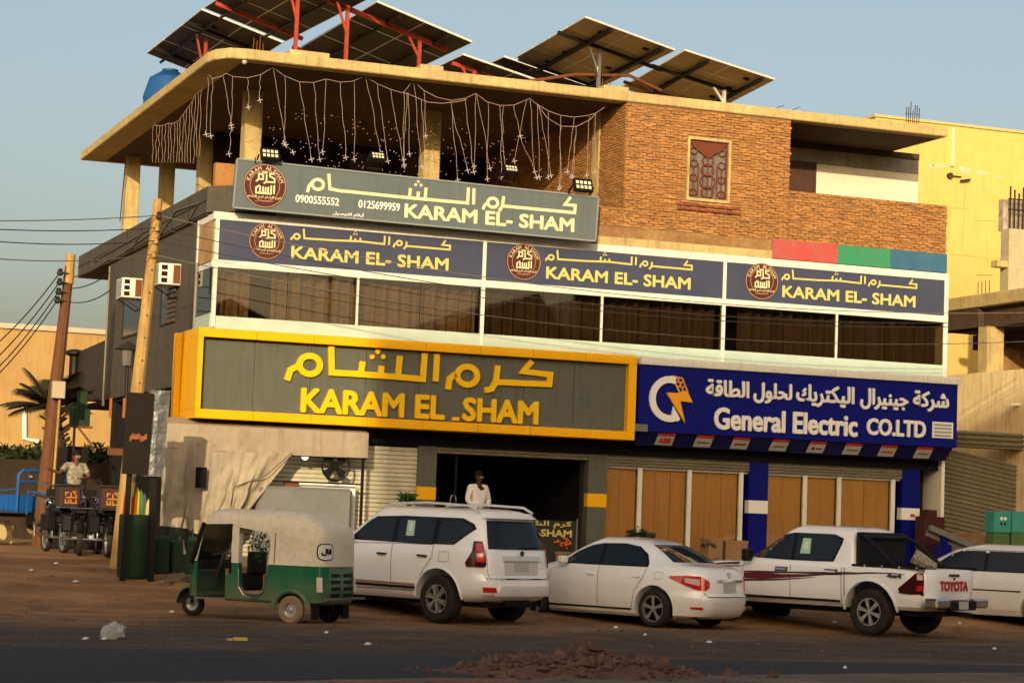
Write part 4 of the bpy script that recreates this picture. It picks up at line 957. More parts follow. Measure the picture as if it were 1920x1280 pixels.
for k in range(320):
    u = random.uniform(500, 1130); v = random.uniform(180, 330); 
    if u > 1020 and v > 300-(u-1020)*.8: continue
    q = PY(u, v, Y0+1.8+random.uniform(0,.3)); 
    if q.z < 10.1: net.box(q.x-.008,q.x+.008,q.y-.008,q.y+.008,q.z-.008,q.z+.008)
o = part('net_lights', net, M['string'], None, kind='stuff'); tag(recenter(o), 'dotted net of tiny unlit lamps hanging across the dark terrace', 'fairy lights')
b = PY(462,103,Y0-.02); o = part('bulkhead_lamp', MB().ball((b.x, Y0+.1, zsb-.04), .05), M['bulb'], None); tag(recenter(o), 'tiny white lamp on the slab underside near the cut corner', 'lamp')

# ================================================================ AIR CONDITIONERS
def ac_unit(u0, u1, v0, v1, label):
    """seen end-on to the side wall; u0..u1 spans the outer face"""
    X_ = xL-.42; c = PX((u0+u1)/2, (v0+v1)/2, xL-.05)
    L = thing('air_conditioner', label, 'air conditioner', (xL, c.y, c.z-.22), group='window air conditioners on the dark side wall')
    part('casing', MB().box(-.45,0,-.33,.33,0,.43), M['white_alu'], L, bevel=.012, local=True)
    for k in range(3): part('vent', MB().box(-.40,-.28,-.335,-.325,.04+.13*k,.13+.13*k), M['black'], L, local=True)
    part('coil', MB().box(-.16,-.02,-.338,-.325,.03,.40), M['rust'], L, local=True)
    g = MB()
    for k in range(9): g.box(-.456,-.449,-.28,.28,.04+.042*k,.06+.042*k)
    part('grille', g, M['steel'], L, local=True)
    part('bracket', MB().bar((0,-.25,-.25),(-.4,-.25,-.01),.025).bar((0,.25,-.25),(-.4,.25,-.01),.025), M['wire'], L, local=True)
ac_unit(305,352,499,535,'white window air conditioner nearer the street on the dark side wall')
ac_unit(240,275,525,560,'white window air conditioner behind the leaning pale pole')
# ================================================================ NEIGHBOURS
# tan building far left
yt = 62; a = PY(-160,604,yt); b = PY(260,637,yt)
tb = thing('tan_building', 'plain sunlit tan building behind the palm at far left', 'building', ((a.x+b.x)/2, yt+4, .7))
ztb = PY(100,621,yt).z
part('wall', MB().box(a.x, b.x, yt, yt+8, .5, ztb), M['tan_wall'], tb)
part('coping', MB().box(a.x-.1, b.x, yt-.08, yt+8.1, ztb, ztb+.14), mat('coping', (.55,.45,.33), .8, n=.3), tb)
q0 = PY(46,752,yt-.05); q1 = PY(46,822,yt-.05); q2 = PY(72,828,yt-.05)
part('downpipe', MB().tube([q0,q1,q2], .07, 8), M['letter_white'], tb)
# hedge and low growth in front of it
def leaves(mb, c, r, n, s, zf=1):
    for _ in range(n):
        while True:
            p = Vector((random.uniform(-1,1), random.uniform(-1,1), random.uniform(-1,1)))
            if p.length < 1: break
        p = Vector((c[0]+p.x*r[0], c[1]+p.y*r[1], c[2]+p.z*r[2])); t = Vector((random.gauss(0,1), random.gauss(0,1), random.gauss(0,1))).normalized(); u = t.orthogonal().normalized(); k = s*random.uniform(.6,1.3)
        mb.add([p-t*k, p+u*k*.35, p+t*k, p-u*k*.35], [(0,1,2,3)])
    return mb
hd = MB()
for u in range(-60, 230, 12):
    q = PY(u, 842, 58); leaves(hd, (q.x, 57.4+random.uniform(-.4,.4), q.z-.45+random.uniform(-.1,.15)), (.6,.4,.5), 150, .12)
o = part('hedge', hd, M['leaf'], None, kind='stuff'); o = recenter(o); tag(o, 'low green hedge growing along the foot of the tan wall', 'hedge')
lw = MB().box(PY(-60,850,56.5).x, PY(215,850,56.5).x, 56.4, 56.6, .5, PY(60,862,56.5).z); o = part('low_wall', lw, mat('shaded_wall', (.045,.030,.020), .95, n=.7, ns=1.5), None); tag(recenter(o), 'low shaded dark brown wall in front of the hedge at far left', 'wall')  # dark brown wall; the shade on it is in the colour

# yellow building behind on the right
yy = 51; a = PY(1640,300,yy); b = PY(2060,300,yy); zt = PY(1850,243,yy).z
yb_ = thing('yellow_building', 'tall pale yellow building behind the right end of the main building', 'building', ((a.x+b.x)/2, yy+4, .7))
part('wall', MB().box(a.x, b.x, yy, yy+9, .5, zt), M['yellow_wall'], yb_)
part('coping', MB().box(a.x-.05, b.x, yy-.05, yy+9, zt, zt+.07), mat('coping_y', (.52,.42,.17), .8), yb_)
q = PY(1785,240,yy); q1 = PY(1785,312,yy); part('downpipe', MB().bar((q.x,yy-.05,zt-.05),(q.x,yy-.05,q1.z), .09, .06), mat('pipe_pale', (.74,.66,.34), .6), yb_)
pa = MB()
for (u, v, w_, h_) in ((1760,311,22,4),(1808,318,14,9),(1840,324,16,4),(1872,332,10,3),(1745,310,8,4)):
    n_ = 9; c = PY(u, v, yy); k = (c-_O).length/4160
    pa.prism([(c.x+w_*k*math.cos(t*2*math.pi/n_)*random.uniform(.6,1.1), c.z+h_*k*math.sin(t*2*math.pi/n_)*random.uniform(.6,1.1)) for t in range(n_)], yy-.006, yy+.01)
parts('bare_patch', pa, mat('patch', (.66,.56,.40), .9, n=.5, ns=8), yb_)
q = PY(1783,329,yy-.1); part('spout', MB().tube([(q.x,yy,q.z),(q.x-.02,yy-.12,q.z)], .08, 8).bar((q.x,yy-.05,q.z),(q.x+.35,yy-.05,q.z+.0),.03).bar((q.x+.3,yy-.1,q.z-.12),(q.x+.6,yy-.1,q.z-.06),.05), M['wire'], yb_)
cr = MB()
for p in ([(1777,390),(1818,391)],[(1808,350),(1808,400),(1803,470)],[(1830,413),(1880,416)],[(1780,476),(1850,484),(1905,487)],[(1850,440),(1851,500)]):
    cr.tube([PY(u, v, yy-.003) for u, v in p], .009, 4)
part('crack', cr, mat('crack', (.42,.33,.09), .9), yb_)
# window bars, ledge and column at the frame's right edge
ub = thing('unfinished_building', 'unfinished concrete frame building at the right edge with open floor and stained lower wall', 'building', (PY(1850,700,44).x, 45, .7))
xu = PY(1850,560,43.2).x                     # a wall line running into depth
xk = PX(1775,562,xu)
zsl = PX(1850,549,xu).z
P0 = PX(1770,562,xu); 
yA, yB = PX(1935,540,xu).y-2.0, P0.y+.6
part('slab', MB().box(xu, xu+6, yA, yB, zsl-.30, zsl), M['concrete'], ub, bevel=.02)
part('slab_underside', MB().box(xu+.2, xu+6, yA+.2, yB-.2, zsl-.75, zsl-.302).box(xu+1.2, xu+1.5, yA, yB, zsl-1.1, zsl-.75), M['shaded_soffit'], ub)
zlow = PX(1850,697,xu).z; zlb = PX(1850,812,xu).z
part('stained_wall', MB().box(xu+.02, xu+.25, yA, yB+.3, .6, zlow), M['stain_wall'], ub)
q = PX(1832,600,xu+.05); q2 = PX(1863,600,xu+.05)
cy = (q.y+q2.y)/2
part('column', MB().box(xu+.05, xu+.5, q.y-.45, q.y-.05, zlow-.02, zsl-.74), M['concrete'], ub, bevel=.02)
part('beam', MB().box(xu+.05, xu+.45, q.y-.05, yB-.1, zsl-.75, zsl-.301), M['shaded_soffit'], ub)
part('inner_wall', MB().box(xu+2.6, xu+2.8, yA, cy+1.0, zlow-.3, zsl-.3).box(xu+.8, xu+2.6, cy+.9, cy+1.0, zlow-.3, zsl-1.0), M['plaster_mud'], ub)
rb = MB()
for k in range(4):
    q = PX(1834+k*7, 535, xu+.3); rb.tube([(q.x,q.y,zsl-.02),(q.x,q.y,zsl+.34)], .010, 5)
q = PX(1830,516,xu+.3); rb.tube([q, PX(1862,516,xu+.3)], .008, 4); part('rebar', rb, M['wire'], ub)
q = PX(1902,757,xu-.1); part('spout', MB().bar((xu,q.y,q.z),(xu-.3,q.y-.1,q.z-.02), .1,.05), M['letter_white'], ub)
# upper grey block with barred opening
xq = PY(1893,400,44.5).x; y5 = 44.5
part('upper_block', MB().box(xq, xq+4, y5, y5+.35, PY(1893,548,y5).z, PY(1893,428,y5).z), mat('block', (.50,.43,.27), .9, n=.4, ns=2, streak=.3), ub)
part('upper_ledge', MB().box(xq-.3, xq-.003, y5+.02, y5+.3, PY(1880,500,y5).z, PY(1880,488,y5).z), M['concrete'], ub)
g = MB()
for k in range(6):
    x = xq+.05+.12*k; g.bar((x,y5+.05,PY(1893,430,y5).z),(x,y5+.05,PY(1893,348+(k % 3)*6,y5).z), .03)
for z_ in (PY(1893,392,y5).z, PY(1893,372,y5).z): g.bar((xq,y5+.05,z_),(xq+.8,y5+.05,z_),.03)
part('bars', g, M['wire'], ub)
part('bar_backing', MB().box(xq+.02, xq+4, y5+.3, y5+.5, PY(1893,430,y5).z, PY(1893,370,y5).z), mat('pale_back', (.55,.48,.36), .9, n=.8, ns=5, col2=(.2,.14,.1)), ub)
# corrugated shutter wall on the right
ys_ = Y0+1.0; xs0 = PY(1722,900,ys_).x; xs1 = xs0+5
cw = thing('corrugated_wall', 'dull corrugated metal sheeting sagging right of the blue column', 'fence', ((xs0+xs1)/2, ys_, .7))
def corr(x0, x1, z0, z1, y, tilt, n, mm, nm, amp=.022):
    mb = MB(); h = (z1-z0)/n
    for k in range(n*4+1):
        z = z0+h*k/4; d = amp*math.sin(k*math.pi/2); mb.v += [(x0, y+d, z), (x1, y+d, z-tilt*(x1-x0))]
    for k in range(n*4): mb.f.append((2*k,2*k+1,2*k+3,2*k+2))
    return part(nm, mb, mm, cw, smooth=False)
corr(xs0, xs1, .6, PY(1722,850,ys_).z+.25, ys_, .16, 32, M['shutter_dark'], 'sheet')
hz0, hz1 = PY(1830,838,ys_-.25).z, PY(1830,810,ys_-.25).z
corr(PY(1795,820,ys_-.25).x, xs1, hz0, hz1, ys_-.25, .0, 3, M['shutter_dark'], 'header_box', .04)
part('header_back', MB().box(xs0, xs1, ys_-.2, ys_+.3, hz0, hz1+.02), M['shutter_dark'], cw)
part('clay_cylinder', MB().lathe([(.55,.6),(.55,1.72),(.5,1.76),(0,1.76)], (PY(1808,990,ys_-.8).x, ys_-.8, 0), n=18), M['plaster_mud'], cw, True)
# leaning dark beam and junk pile
a, b = PY(1742,988,Y0-1.2), PY(1850,1035,Y0-1.6)
o = part('steel_gutter', MB().bar(a, b, .2, .12).bar(a+Vector((0,.1,-.1)), b+Vector((0,.1,-.1)), .06, .14), mat('grey_metal', (.16,.15,.14), .6, n=.4), None, bevel=.01); tag(recenter(o), 'grey steel gutter leaning down behind the pickup', 'gutter')
o = part('tool_rack', MB().box(PY(1724,1000,Y0-.3).x, PY(1762,1000,Y0-.3).x, Y0-.5, Y0-.1, .74, PY(1740,968,Y0-.3).z).box(PY(1724,1000,Y0-.3).x+.1, PY(1750,1000,Y0-.3).x, Y0-.45, Y0-.15, 1.2, PY(1735,955,Y0-.3).z), mat('maroon', (.05,.015,.012), .7), None, bevel=.02); tag(recenter(o), 'dark maroon cabinet beside the right blue column', 'cabinet')
g = MB().bar(PY(1770,1000,Y0-1.3), PY(1770,1045,Y0-1.3), .12).box(PY(1762,1000,Y0-1.2).x, PY(1780,1000,Y0-1.2).x, Y0-1.3, Y0-1.0, .7, 1.5); o = part('prop_post', g, M['ge_blue'], None); tag(recenter(o), 'small blue post propping the leaning gutter', 'post')
# transformer kiosks
for k, (u0, u1, lab) in enumerate(((1864,1896,'teal electric box with two white dials on a green plinth'), (1898,1935,'teal electric box at the very right edge on a green plinth'))):
    yk = Y0-2.2; x0, x1 = PY(u0,980,yk).x, PY(u1,980,yk).x; z0, z1 = PY(u0,998,yk).z, PY(u0,958,yk).z
    L = thing('electric_box', lab, 'electric box', ((x0+x1)/2, yk, .6))
    part('casing', MB().box(x0, x1, yk, yk+.35, z0, z1), M['teal_box'], L, bevel=.015)
    part('plinth', MB().box(x0+.01, x1-.01, yk+.03, yk+.33, .55, z0-.002), M['green_box'], L, bevel=.01)
    if k == 0:
        for i in range(2):
            part('dial', MB().lathe([(.035,0),(.035,.015)], (x0+.17+.09*i, yk-.012, z1-.14), 'y', 12), M['letter_white'], L); part('knob', MB().box(x0+.15+.09*i, x0+.18+.09*i, yk-.02, yk, z1-.27, z1-.22), M['black'], L)

# ================================================================ STREET KITCHEN (left)
yk = Y0-.45
def kx(u, v=850): return PY(u, v, yk).x
def kz(u, v): return PY(u, v, yk).z
stall = thing('street_kitchen', 'canvas covered street kitchen under the yellow sign with metal counter', 'food stall', (kx(500), yk+.6, .74))
ze0, ze1 = PY(500,849,yk).z, PY(500,802,yk).z
x0, x1 = kx(304), kx(690)
part('awning', MB().box(x0, x1, yk, yk+.03, ze0, ze1).quad((x0,yk+.03,ze1-.02),(x1,yk+.03,ze1-.02),(x1,Y0+.2,ze1+.12),(x0,Y0+.2,ze1+.12),.02), M['canvas'], stall)
part('awning_rope', MB().tube([(x0,yk-.02,ze0+.02),((x0+x1)/2,yk-.02,ze0-.02),(x1,yk-.02,ze0+.0)], .012, 5), M['string'], stall)
# hanging sheet, wrinkled and pulled back on its right side
def cloth(name, outline_top, outline_bot, nx, nz, Y, amp, mm, parent, seed=0, lab=None):
    mb = MB()
    for i in range(nx+1):
        t = i/nx; a = np.interp(t, np.linspace(0,1,len(outline_top)), [p[0] for p in outline_top]); av = np.interp(t, np.linspace(0,1,len(outline_top)), [p[1] for p in outline_top])
        b = np.interp(t, np.linspace(0,1,len(outline_bot)), [p[0] for p in outline_bot]); bv = np.interp(t, np.linspace(0,1,len(outline_bot)), [p[1] for p in outline_bot])
        A_, B_ = PY(a, av, Y), PY(b, bv, Y)
        for j in range(nz+1):
            p = A_.lerp(B_, j/nz); d = amp*(noise.noise(Vector((t*7+seed, j/nz*1.2, 0)))+.45*noise.noise(Vector((t*19+seed, j/nz*3, 4)))+.3*noise.noise(Vector((t*4+j/nz*6, j/nz*5-t*5, 8))))*(.25+j/nz)
            mb.v.append((p.x, Y-abs(d)*.5+d, p.z))
    for i in range(nx):
        for j in range(nz): mb.f.append((i*(nz+1)+j, i*(nz+1)+j+1, (i+1)*(nz+1)+j+1, (i+1)*(nz+1)+j))
    o = part(name, mb, mm, parent, True, label=lab, ang=80); return o
cloth('canvas_sheet', [(304,826),(420,832),(548,850)], [(300,985),(350,990),(388,1012),(410,1012)], 50, 30, yk-.03, .16, M['canvas'], stall, 0, 'wrinkled canvas sheet hanging from the awning')
cloth('canvas_sheet', [(388,846),(460,848),(549,850)], [(386,1014),(420,1010),(452,975)], 40, 26, yk-.07, .22, M['canvas'], stall, 5, 'canvas sheet drawn back to the left')
part('sheet_rope', MB().tube([PY(440,912,yk-.2),PY(500,890,yk-.22),PY(547,848,yk-.16)], .012, 5), M['wire_pale'], stall)
q0, q1 = PY(366,875,yk-.14), PY(384,915,yk-.14); part('vent_opening', MB().box(q0.x,q1.x,yk-.24,yk-.2,q1.z,q0.z), M['void'], stall)
po = MB()
for u, t_ in ((684,.045),): po.box(kx(u)-t_/2, kx(u)+t_/2, yk+.06, yk+.12, .7, ze0)
po.box(kx(470), kx(686), yk+.07, yk+.11, PY(600,903,yk).z-.03, PY(600,903,yk).z).box(kx(548), kx(690), yk+.05, yk+.10, ze0-.04, ze0+.0)
part('frame', po, M['black'], stall)
# white board and counter
y2_ = yk+.2
part('white_frame', MB().box(kx(555), kx(678), y2_+.1, y2_+.14, .8, PY(600,905,y2_).z), M['whiteboard'], stall)
ct = MB().box(kx(484), kx(664), y2_-.25, y2_+.05, .74, PY(600,914,y2_).z); part('counter', ct, M['counter'], stall, bevel=.06)
part('burner', MB().box(kx(540), kx(566), y2_-.1, y2_+.05, PY(600,914,y2_).z, PY(600,914,y2_).z+.08), M['rust'], stall)
part('base_cabinet', MB().box(kx(318), kx(400), yk-.35, yk+.4, .7, PY(350,1005,yk).z), M['dkgreen'], stall, bevel=.02)
for u in (330,345,360,375): part('cabinet_leg', MB().bar((kx(u),yk-.38,.7),(kx(u),yk-.38,PY(350,990,yk).z), .03), M['dkgreen'], stall)
lq = PY(572,855,yk+.15); o = part('bulb', MB().ball(lq, .07, 12, 8).tube([lq+Vector((-.3,0,.02)), lq], .012, 5), mat('lit_bulb', (1,.93,.72), .5, em=3.0), stall)
# standing fan
fc = PY(628,874,yk+.16); fan = thing('wall_fan', 'dark round fan with four broad blades mounted on the stall frame', 'fan', (fc.x, fc.y, fc.z-.3))
fr = MB()
rr = .27
for r_, w_ in ((rr,.020),(rr*.5,.004)): fr.tube([(fc.x+r_*math.cos(t*math.pi/12), fc.y-.05, fc.z+r_*math.sin(t*math.pi/12)) for t in range(25)], w_, 5, False)
for t in range(10): fr.bar((fc.x,fc.y-.06,fc.z),(fc.x+rr*math.cos(t*math.pi/5),fc.y-.05,fc.z+rr*math.sin(t*math.pi/5)), .003)
part('cage', fr, M['black'], fan)
for t in range(4):
    a = math.pi/4+t*math.pi/2; bl_ = MB().prism([(fc.x+r_*math.cos(a+w_), fc.z+r_*math.sin(a+w_)) for r_, w_ in ((.05,-.8),(.25,-.40),(.262,.0),(.25,.40),(.05,.8))], fc.y-.01, fc.y+.0); part('blade', bl_, M['black'], fan)
part('motor', MB().lathe([(.06,-.05),(.08,0),(.08,.12),(.03,.15)], (fc.x,fc.y,fc.z), 'y', 14), M['black'], fan)
# green drum with coloured goods
dc = PY(252,1010,Y0-2.6); zt_ = PY(252,966,dc.y).z
dr_ = thing('bin', 'dark green drum holding red and yellow flags beside the leaning pole', 'drum', (dc.x, dc.y, .55))
part('shell', MB().lathe([(.26,-.1),(.28,0),(.28,zt_-.55),(.27,zt_-.53),(.26,zt_-.55)], (0,0,0), n=18), M['dkgreen'], dr_, True, local=True)
for k, (c, h_) in enumerate((('red_print',.42),('letter_yellow',.62),('red_print',.35),('frame_gold',.5),('paint_green',.46),('steel',.4),('letter_yellow',.3))):
    x = -.2+.066*k; part('flag', MB().prism([(x-.045,zt_-.6),(x+.045,zt_-.6),(x+.04,zt_-.55+h_*.8),(x,zt_-.55+h_),(x-.03,zt_-.55+h_*.7)], -.06+.02*(k % 3), -.05+.02*(k % 3)), M[c], dr_, local=True)
cb = PY(315,1050,Y0-2.4)
for k, (u0, u1) in enumerate(((292,322),(323,368))):
    a, b = PY(u0,1050,Y0-2.2), PY(u1,1050,Y0-2.2); o = part('gas_cabinet', MB().box(a.x, b.x-.03, a.y, a.y+.5, .5, PY(u0,(1008,1012)[k],a.y).z), M['dkgreen'], None, bevel=.03); tag(recenter(o), ('narrow dark green cabinet left of the canvas stall','wider dark green cabinet under the canvas')[k], 'cabinet')
# things in front of shops
def plant(u, v, h, label, pot='carton', n=60, s=.09, m='leaf_tuft'):
    g = PY(u, v, Y0-.9); z0 = .78; L = thing('potted_plant', label, 'plant', (g.x, g.y, z0))
    part('pot', MB().lathe([(.11,0),(.15,.28),(.17,.28),(.17,.32),(.13,.32)], (0,0,0), n=14), M[pot], L, True, local=True)
    part('stem', MB().tube([(0,0,.3),(.02,.0,g.z-z0-.05)], .012, 5), M['bark'], L, local=True)
    lf = MB(); leaves(lf, (0,0,g.z-z0), (.2,.2,h), n, s); part('leaves', lf, M[m], L, local=True); return L
plant(766,936,.12,'bright green leafy plant beside the pale roller shutter',n=50,s=.13)
plant(1193,1000,.15,'small green bush behind the white saloon car',m='leaf')
plant(1213,1004,.1,'second smaller bush against the brown papered window',m='leaf_dark')
plant(1332,1018,.1,'low plant between the two cartons',m='leaf_dark', n=20)
L = plant(1055,1018,.1,'orange flowers standing by the dark shop entrance', m='orange', n=50, s=.06)
for k, (u0, u1, v0, v1, lab) in enumerate(((1330,1355,1008,1034,'small brown carton left of the blue shop column'),(1362,1402,1012,1036,'wide brown carton touching the blue shop column'))):
    y_ = Y0-1.0; a, b = PY(u0,v0,y_), PY(u1,v1,y_); o = part('carton', MB().box(a.x,b.x,y_,y_+.4,b.z-.5,a.z).box(a.x-.01,b.x+.01,y_-.01,y_+.41,a.z-.06,a.z), M['carton'], None, bevel=.006); tag(recenter(o), lab, 'box')
# black low banner by the entrance
y_ = Y0-.9; a, b = PY(950,972,y_), PY(1080,1030,y_); L = thing('entrance_banner', 'low black banner with yellow writing standing in the shop entrance', 'banner', ((a.x+b.x)/2, y_, .8))
part('board', MB().box(a.x, b.x, y_, y_+.04, .8, PY(1010,974,y_).z), M['clad_low'], L)
part('letters', line_text('EL-SHAM', 985, 1072, 992, 1006, 1040, y_, .006, .006), M['letter_yellow'], L)
part('letters', line_text('كرم الشام', 975, 1072, 976, 990, 1040, y_, .006, .004, ar=True), M['letter_yellow'], L)
part('frame', MB().bar((a.x,y_,.8),(a.x,y_,PY(1010,970,y_).z),.03).bar((b.x,y_,.8),(b.x,y_,PY(1010,970,y_).z),.03), M['steel'], L)

# ================================================================ SIGN POSTS ON THE FORECOURT
g0 = PG(230,1090); g1 = PG(285,1092); ysp = (g0.y+g1.y)/2
L = thing('street_sign', 'dark brown notice board with orange Arabic writing on two black posts', 'sign', ((g0.x+g1.x)/2, ysp, terr(g0.x, ysp)))
tl, br_ = PY(242,735,ysp), PY(279,890,ysp); tl2 = PY(240,890,ysp)
part('board', MB().quad((tl2.x-.10,ysp,br_.z),(br_.x-.02,ysp,br_.z),(br_.x+.03,ysp,tl.z),(tl.x-.02,ysp,tl.z),.06,Vector((0,1,0))), mat('board_brown', (.014,.009,.007), .5, n=.3), L)
gb = terr(g0.x, ysp)-.1
part('post', MB().bar((g0.x,ysp+.1,gb),(PY(256,735,ysp).x,ysp+.1,tl.z), .085), M['black'], L)
ob = mat('print_orange', (.32,.10,.03), .5)
part('letters', line_text('كرم الشام', 243, 276, 812, 828, 258, ysp, .006, .012, ar=True), ob, L)
part('print_line', MB().box(PY(245,0,ysp).x, PY(274,0,ysp).x, ysp-.004, ysp, PY(260,855,ysp).z, PY(260,842,ysp).z), mat('print_br', (.13,.05,.02), .5), L)
for u in (246, 271): part('print_strip', MB().box(PY(u-2,0,ysp).x, PY(u+3,0,ysp).x, ysp-.004, ysp, PY(u,785,ysp).z, PY(u,748,ysp).z), ob, L)
L2 = thing('metal_box_post', 'dented bare metal sign box on a black post beside the dark notice board', 'sign', (g1.x, ysp+.15, terr(g1.x, ysp)))
mb = MB(); n_ = 12; a, b = PY(290,731,ysp+.05), PY(320,735,ysp+.05); zb2 = PY(300,893,ysp).z
for j in range(n_+1):
    z = a.z+(zb2-a.z)*j/n_
    for k, (x, y) in enumerate(((a.x-.06,0),(a.x+.10,-.02),(b.x,-.01),(b.x,.22),(a.x-.06,.22))): mb.v.append((x-.06*j/n_+random.uniform(-.006,.006), ysp+.06+y+random.uniform(-.008,.008), z))
for j in range(n_):
    for k in range(5): mb.f.append((j*5+k, j*5+(k+1)%5, (j+1)*5+(k+1)%5, (j+1)*5+k))
mb.f += [tuple(range(5)), tuple(range(n_*5, n_*5+5))]
part('metal_box', mb, mat('dented_metal', (.26,.27,.26), .42, metal=.75, n=.7, ns=5, col2=(.10,.10,.10), bump=1.5, bs=6), L2)
part('post', MB().bar((g1.x,ysp+.12,gb),(PY(297,735,ysp).x,ysp+.18,a.z-.4), .10), M['black'], L2)
# gas lantern style lamp on the side wall
q = PX(240,655,xL-.3); L = thing('wall_lantern', 'dark lantern with conical cap on the side wall behind the leaning pole', 'lamp', (q.x, q.y, q.z-.9))
part('cap', MB().lathe([(.30,0),(.05,.16),(0,.18)], (q.x,q.y,q.z), n=14), M['clad_low'], L, True)
part('glass', MB().lathe([(.14,-.35),(.17,0)], (q.x,q.y,q.z), n=10), M['steel'], L)
part('stem', MB().tube([(q.x,q.y,q.z-.35),(q.x+.02,q.y,q.z-1.3),(xL,q.y,q.z-1.5)], .035, 6), M['black'], L)
# floodlight frame stand at left under the annex
yq = 48.5; q = PY(196,790,yq); L = thing('outdoor_unit', 'dark box unit on an angle iron stand under the side canopy', 'equipment', (q.x, yq, .75))
part('casing', MB().box(PY(177,0,yq).x, PY(210,0,yq).x, yq, yq+.4, PY(190,800,yq).z, PY(190,768,yq).z).box(PY(188,0,yq).x, PY(205,0,yq).x, yq+.1, yq+.3, PY(190,768,yq).z, PY(190,735,yq).z), M['dkgreen'], L, bevel=.01)
st = MB(); z8 = PY(190,802,yq).z
st.bar((PY(172,0,yq).x,yq,z8),(PY(215,0,yq).x,yq,z8),.05).bar((PY(182,0,yq).x,yq,.7),(PY(182,0,yq).x,yq,z8),.05).bar((PY(188,0,yq).x,yq,z8),(PY(216,0,yq).x,yq,PY(190,835,yq).z),.04)
part('stand', st, M['rust'], L)
o = part('black_shed', MB().box(PY(176,0,yq).x, PY(214,0,yq).x, yq+.3, yq+2, .6, PY(190,838,yq).z), M['black'], None); tag(recenter(o), 'black boarded shed below the outdoor unit', 'shed')

# ================================================================ POLES AND WIRES
gp_ = PG(220,1062); yp = gp_.y; base = Vector((gp_.x, yp, terr(gp_.x, yp)-.2)); tp_ = PY(297,374,yp)
L = thing('utility_pole', 'pale leaning utility pole with four dark insulators in front of the side wall', 'utility pole', tuple(base))
part('shaft', MB().tube([base, base.lerp(tp_, .35), base.lerp(tp_, .7), tp_], [.155,.135,.105,.085], 10), M['pole_wood'], L, True)
ins = []
for k, (u, v) in enumerate(((298,404),(294,427),(292,451),(288,477))):
    q = PY(u, v, yp-.1); i_ = MB().lathe([(.03,-.07),(.055,-.05),(.055,.0),(.035,.02),(.05,.05),(.02,.07)], tuple(q), n=10).bar(q+Vector((-.06,.05,0)), q+Vector((.06,.05,0)), .04); part('insulator', i_, mat('insul', (.06,.03,.02), .3) if k == 0 else M['ins'], L, True); 
    if k == 0: M['ins'] = L.children[-1].data.materials[0]
    ins.append(q)
for k in range(7): q = base.lerp(tp_, .45+.06*k); part('step_bolt', MB().bar(q+Vector((0,-.14,0)), q+Vector((.0,-.06,0)), .02), M['wire'], L)
def wire(pts, r, m, label, grp):
    o = part('cable', MB().tube(pts, r, 4), M[m], None); return tag(recenter(o), label, 'cable', grp)
def catenary(a, b, sag, n=16): return [a.lerp(b, i/n)-Vector((0,0,4*sag*(i/n)*(1-i/n))) for i in range(n+1)]
nm = ('topmost','second','third','lowest')
for k, (vl, vr, mm) in enumerate(((412,585,'wire_pale'),(427,600,'wire'),(449,608,'wire'),(481,638,'wire_pale'))):
    a = PY(-40, vl+(1 if k else 2), 36.5); wire(catenary(a, ins[k], .03+.02*k), .011, mm, nm[k]+' of the four wires coming to the leaning pole from the left', 'wires left of the leaning pole')
    b = PY(1960, vr, 38.2); wire(catenary(ins[k], b, (.55,.60,.55,.6)[k], 30), .010, mm, nm[k]+' of the four wires running right from the leaning pole across the facade', 'wires across the facade')
a = PY(286,455,yp); b = PX(150,520,XC)
for k, (p0, p1) in enumerate((((118,520),(205,486)),((118,540),(205,512)),((125,565),(205,545)))):
    wire(catenary(PY(*p0,47.4), PX(*p1,xL-.1), .12), .013, 'wire', ('upper','middle','lower')[k]+' dark service wire from the brown pole to the side wall', 'service wires to the side wall')
# brown pole
yq = 47.5; tp2 = PY(133,478,yq); bs2 = PY(84,905,yq); zb3 = terr(bs2.x, yq)
L = thing('utility_pole', 'reddish brown wooden utility pole behind the palm at left', 'utility pole', (bs2.x, yq, zb3))
part('shaft', MB().tube([Vector((bs2.x-.05,yq,zb3-.1)), bs2.lerp(tp2,.4), bs2.lerp(tp2,.8), tp2], [.17,.15,.115,.10], 10), M['pole_red'], L, True)
part('lit_pole_tip', MB().tube([tp2-Vector((.02,0,.62)), tp2+Vector((0,0,.01))], [.118,.105], 10), M['pole_wood'], L, True)  # paler sleeve; the sunlit top is put into the colour
q = PY(108,730,yq-.2); part('meter_box', MB().box(q.x-.13,q.x+.14,yq-.36,yq-.17,q.z-.19,q.z+.17), mat('meter', (.42,.36,.24), .6), L, bevel=.01)
part('conduit', MB().tube([(q.x+.05,yq-.22,q.z-.18),(q.x-.0,yq-.22,1.2)], .03, 6), M['pole_wood'], L)
for k, (u, v) in enumerate(((113,510),(112,528),(110,546),(108,562))):
    q = PY(u, v, yq-.15); part('insulator', MB().lathe([(.03,-.08),(.07,-.05),(.07,.0),(.045,.02),(.06,.05),(.02,.08)], tuple(q), n=10).bar(q, q+Vector((.2,.05,-.02)), .03), M['wire'], L, True)
    wire(catenary(PY(-30, (640,668,690,702)[k]+25, 45), q, .12), .013, 'wire', nm[k]+' of the four wires falling left from the brown pole', 'wires left of the brown pole')
o = wire([PX(236,296,XC+.8), PX(231,350,XC+.8), PX(225,415,XC+.8)], .015, 'wire', 'dark hose hanging from the back corner of the roof slab', None)

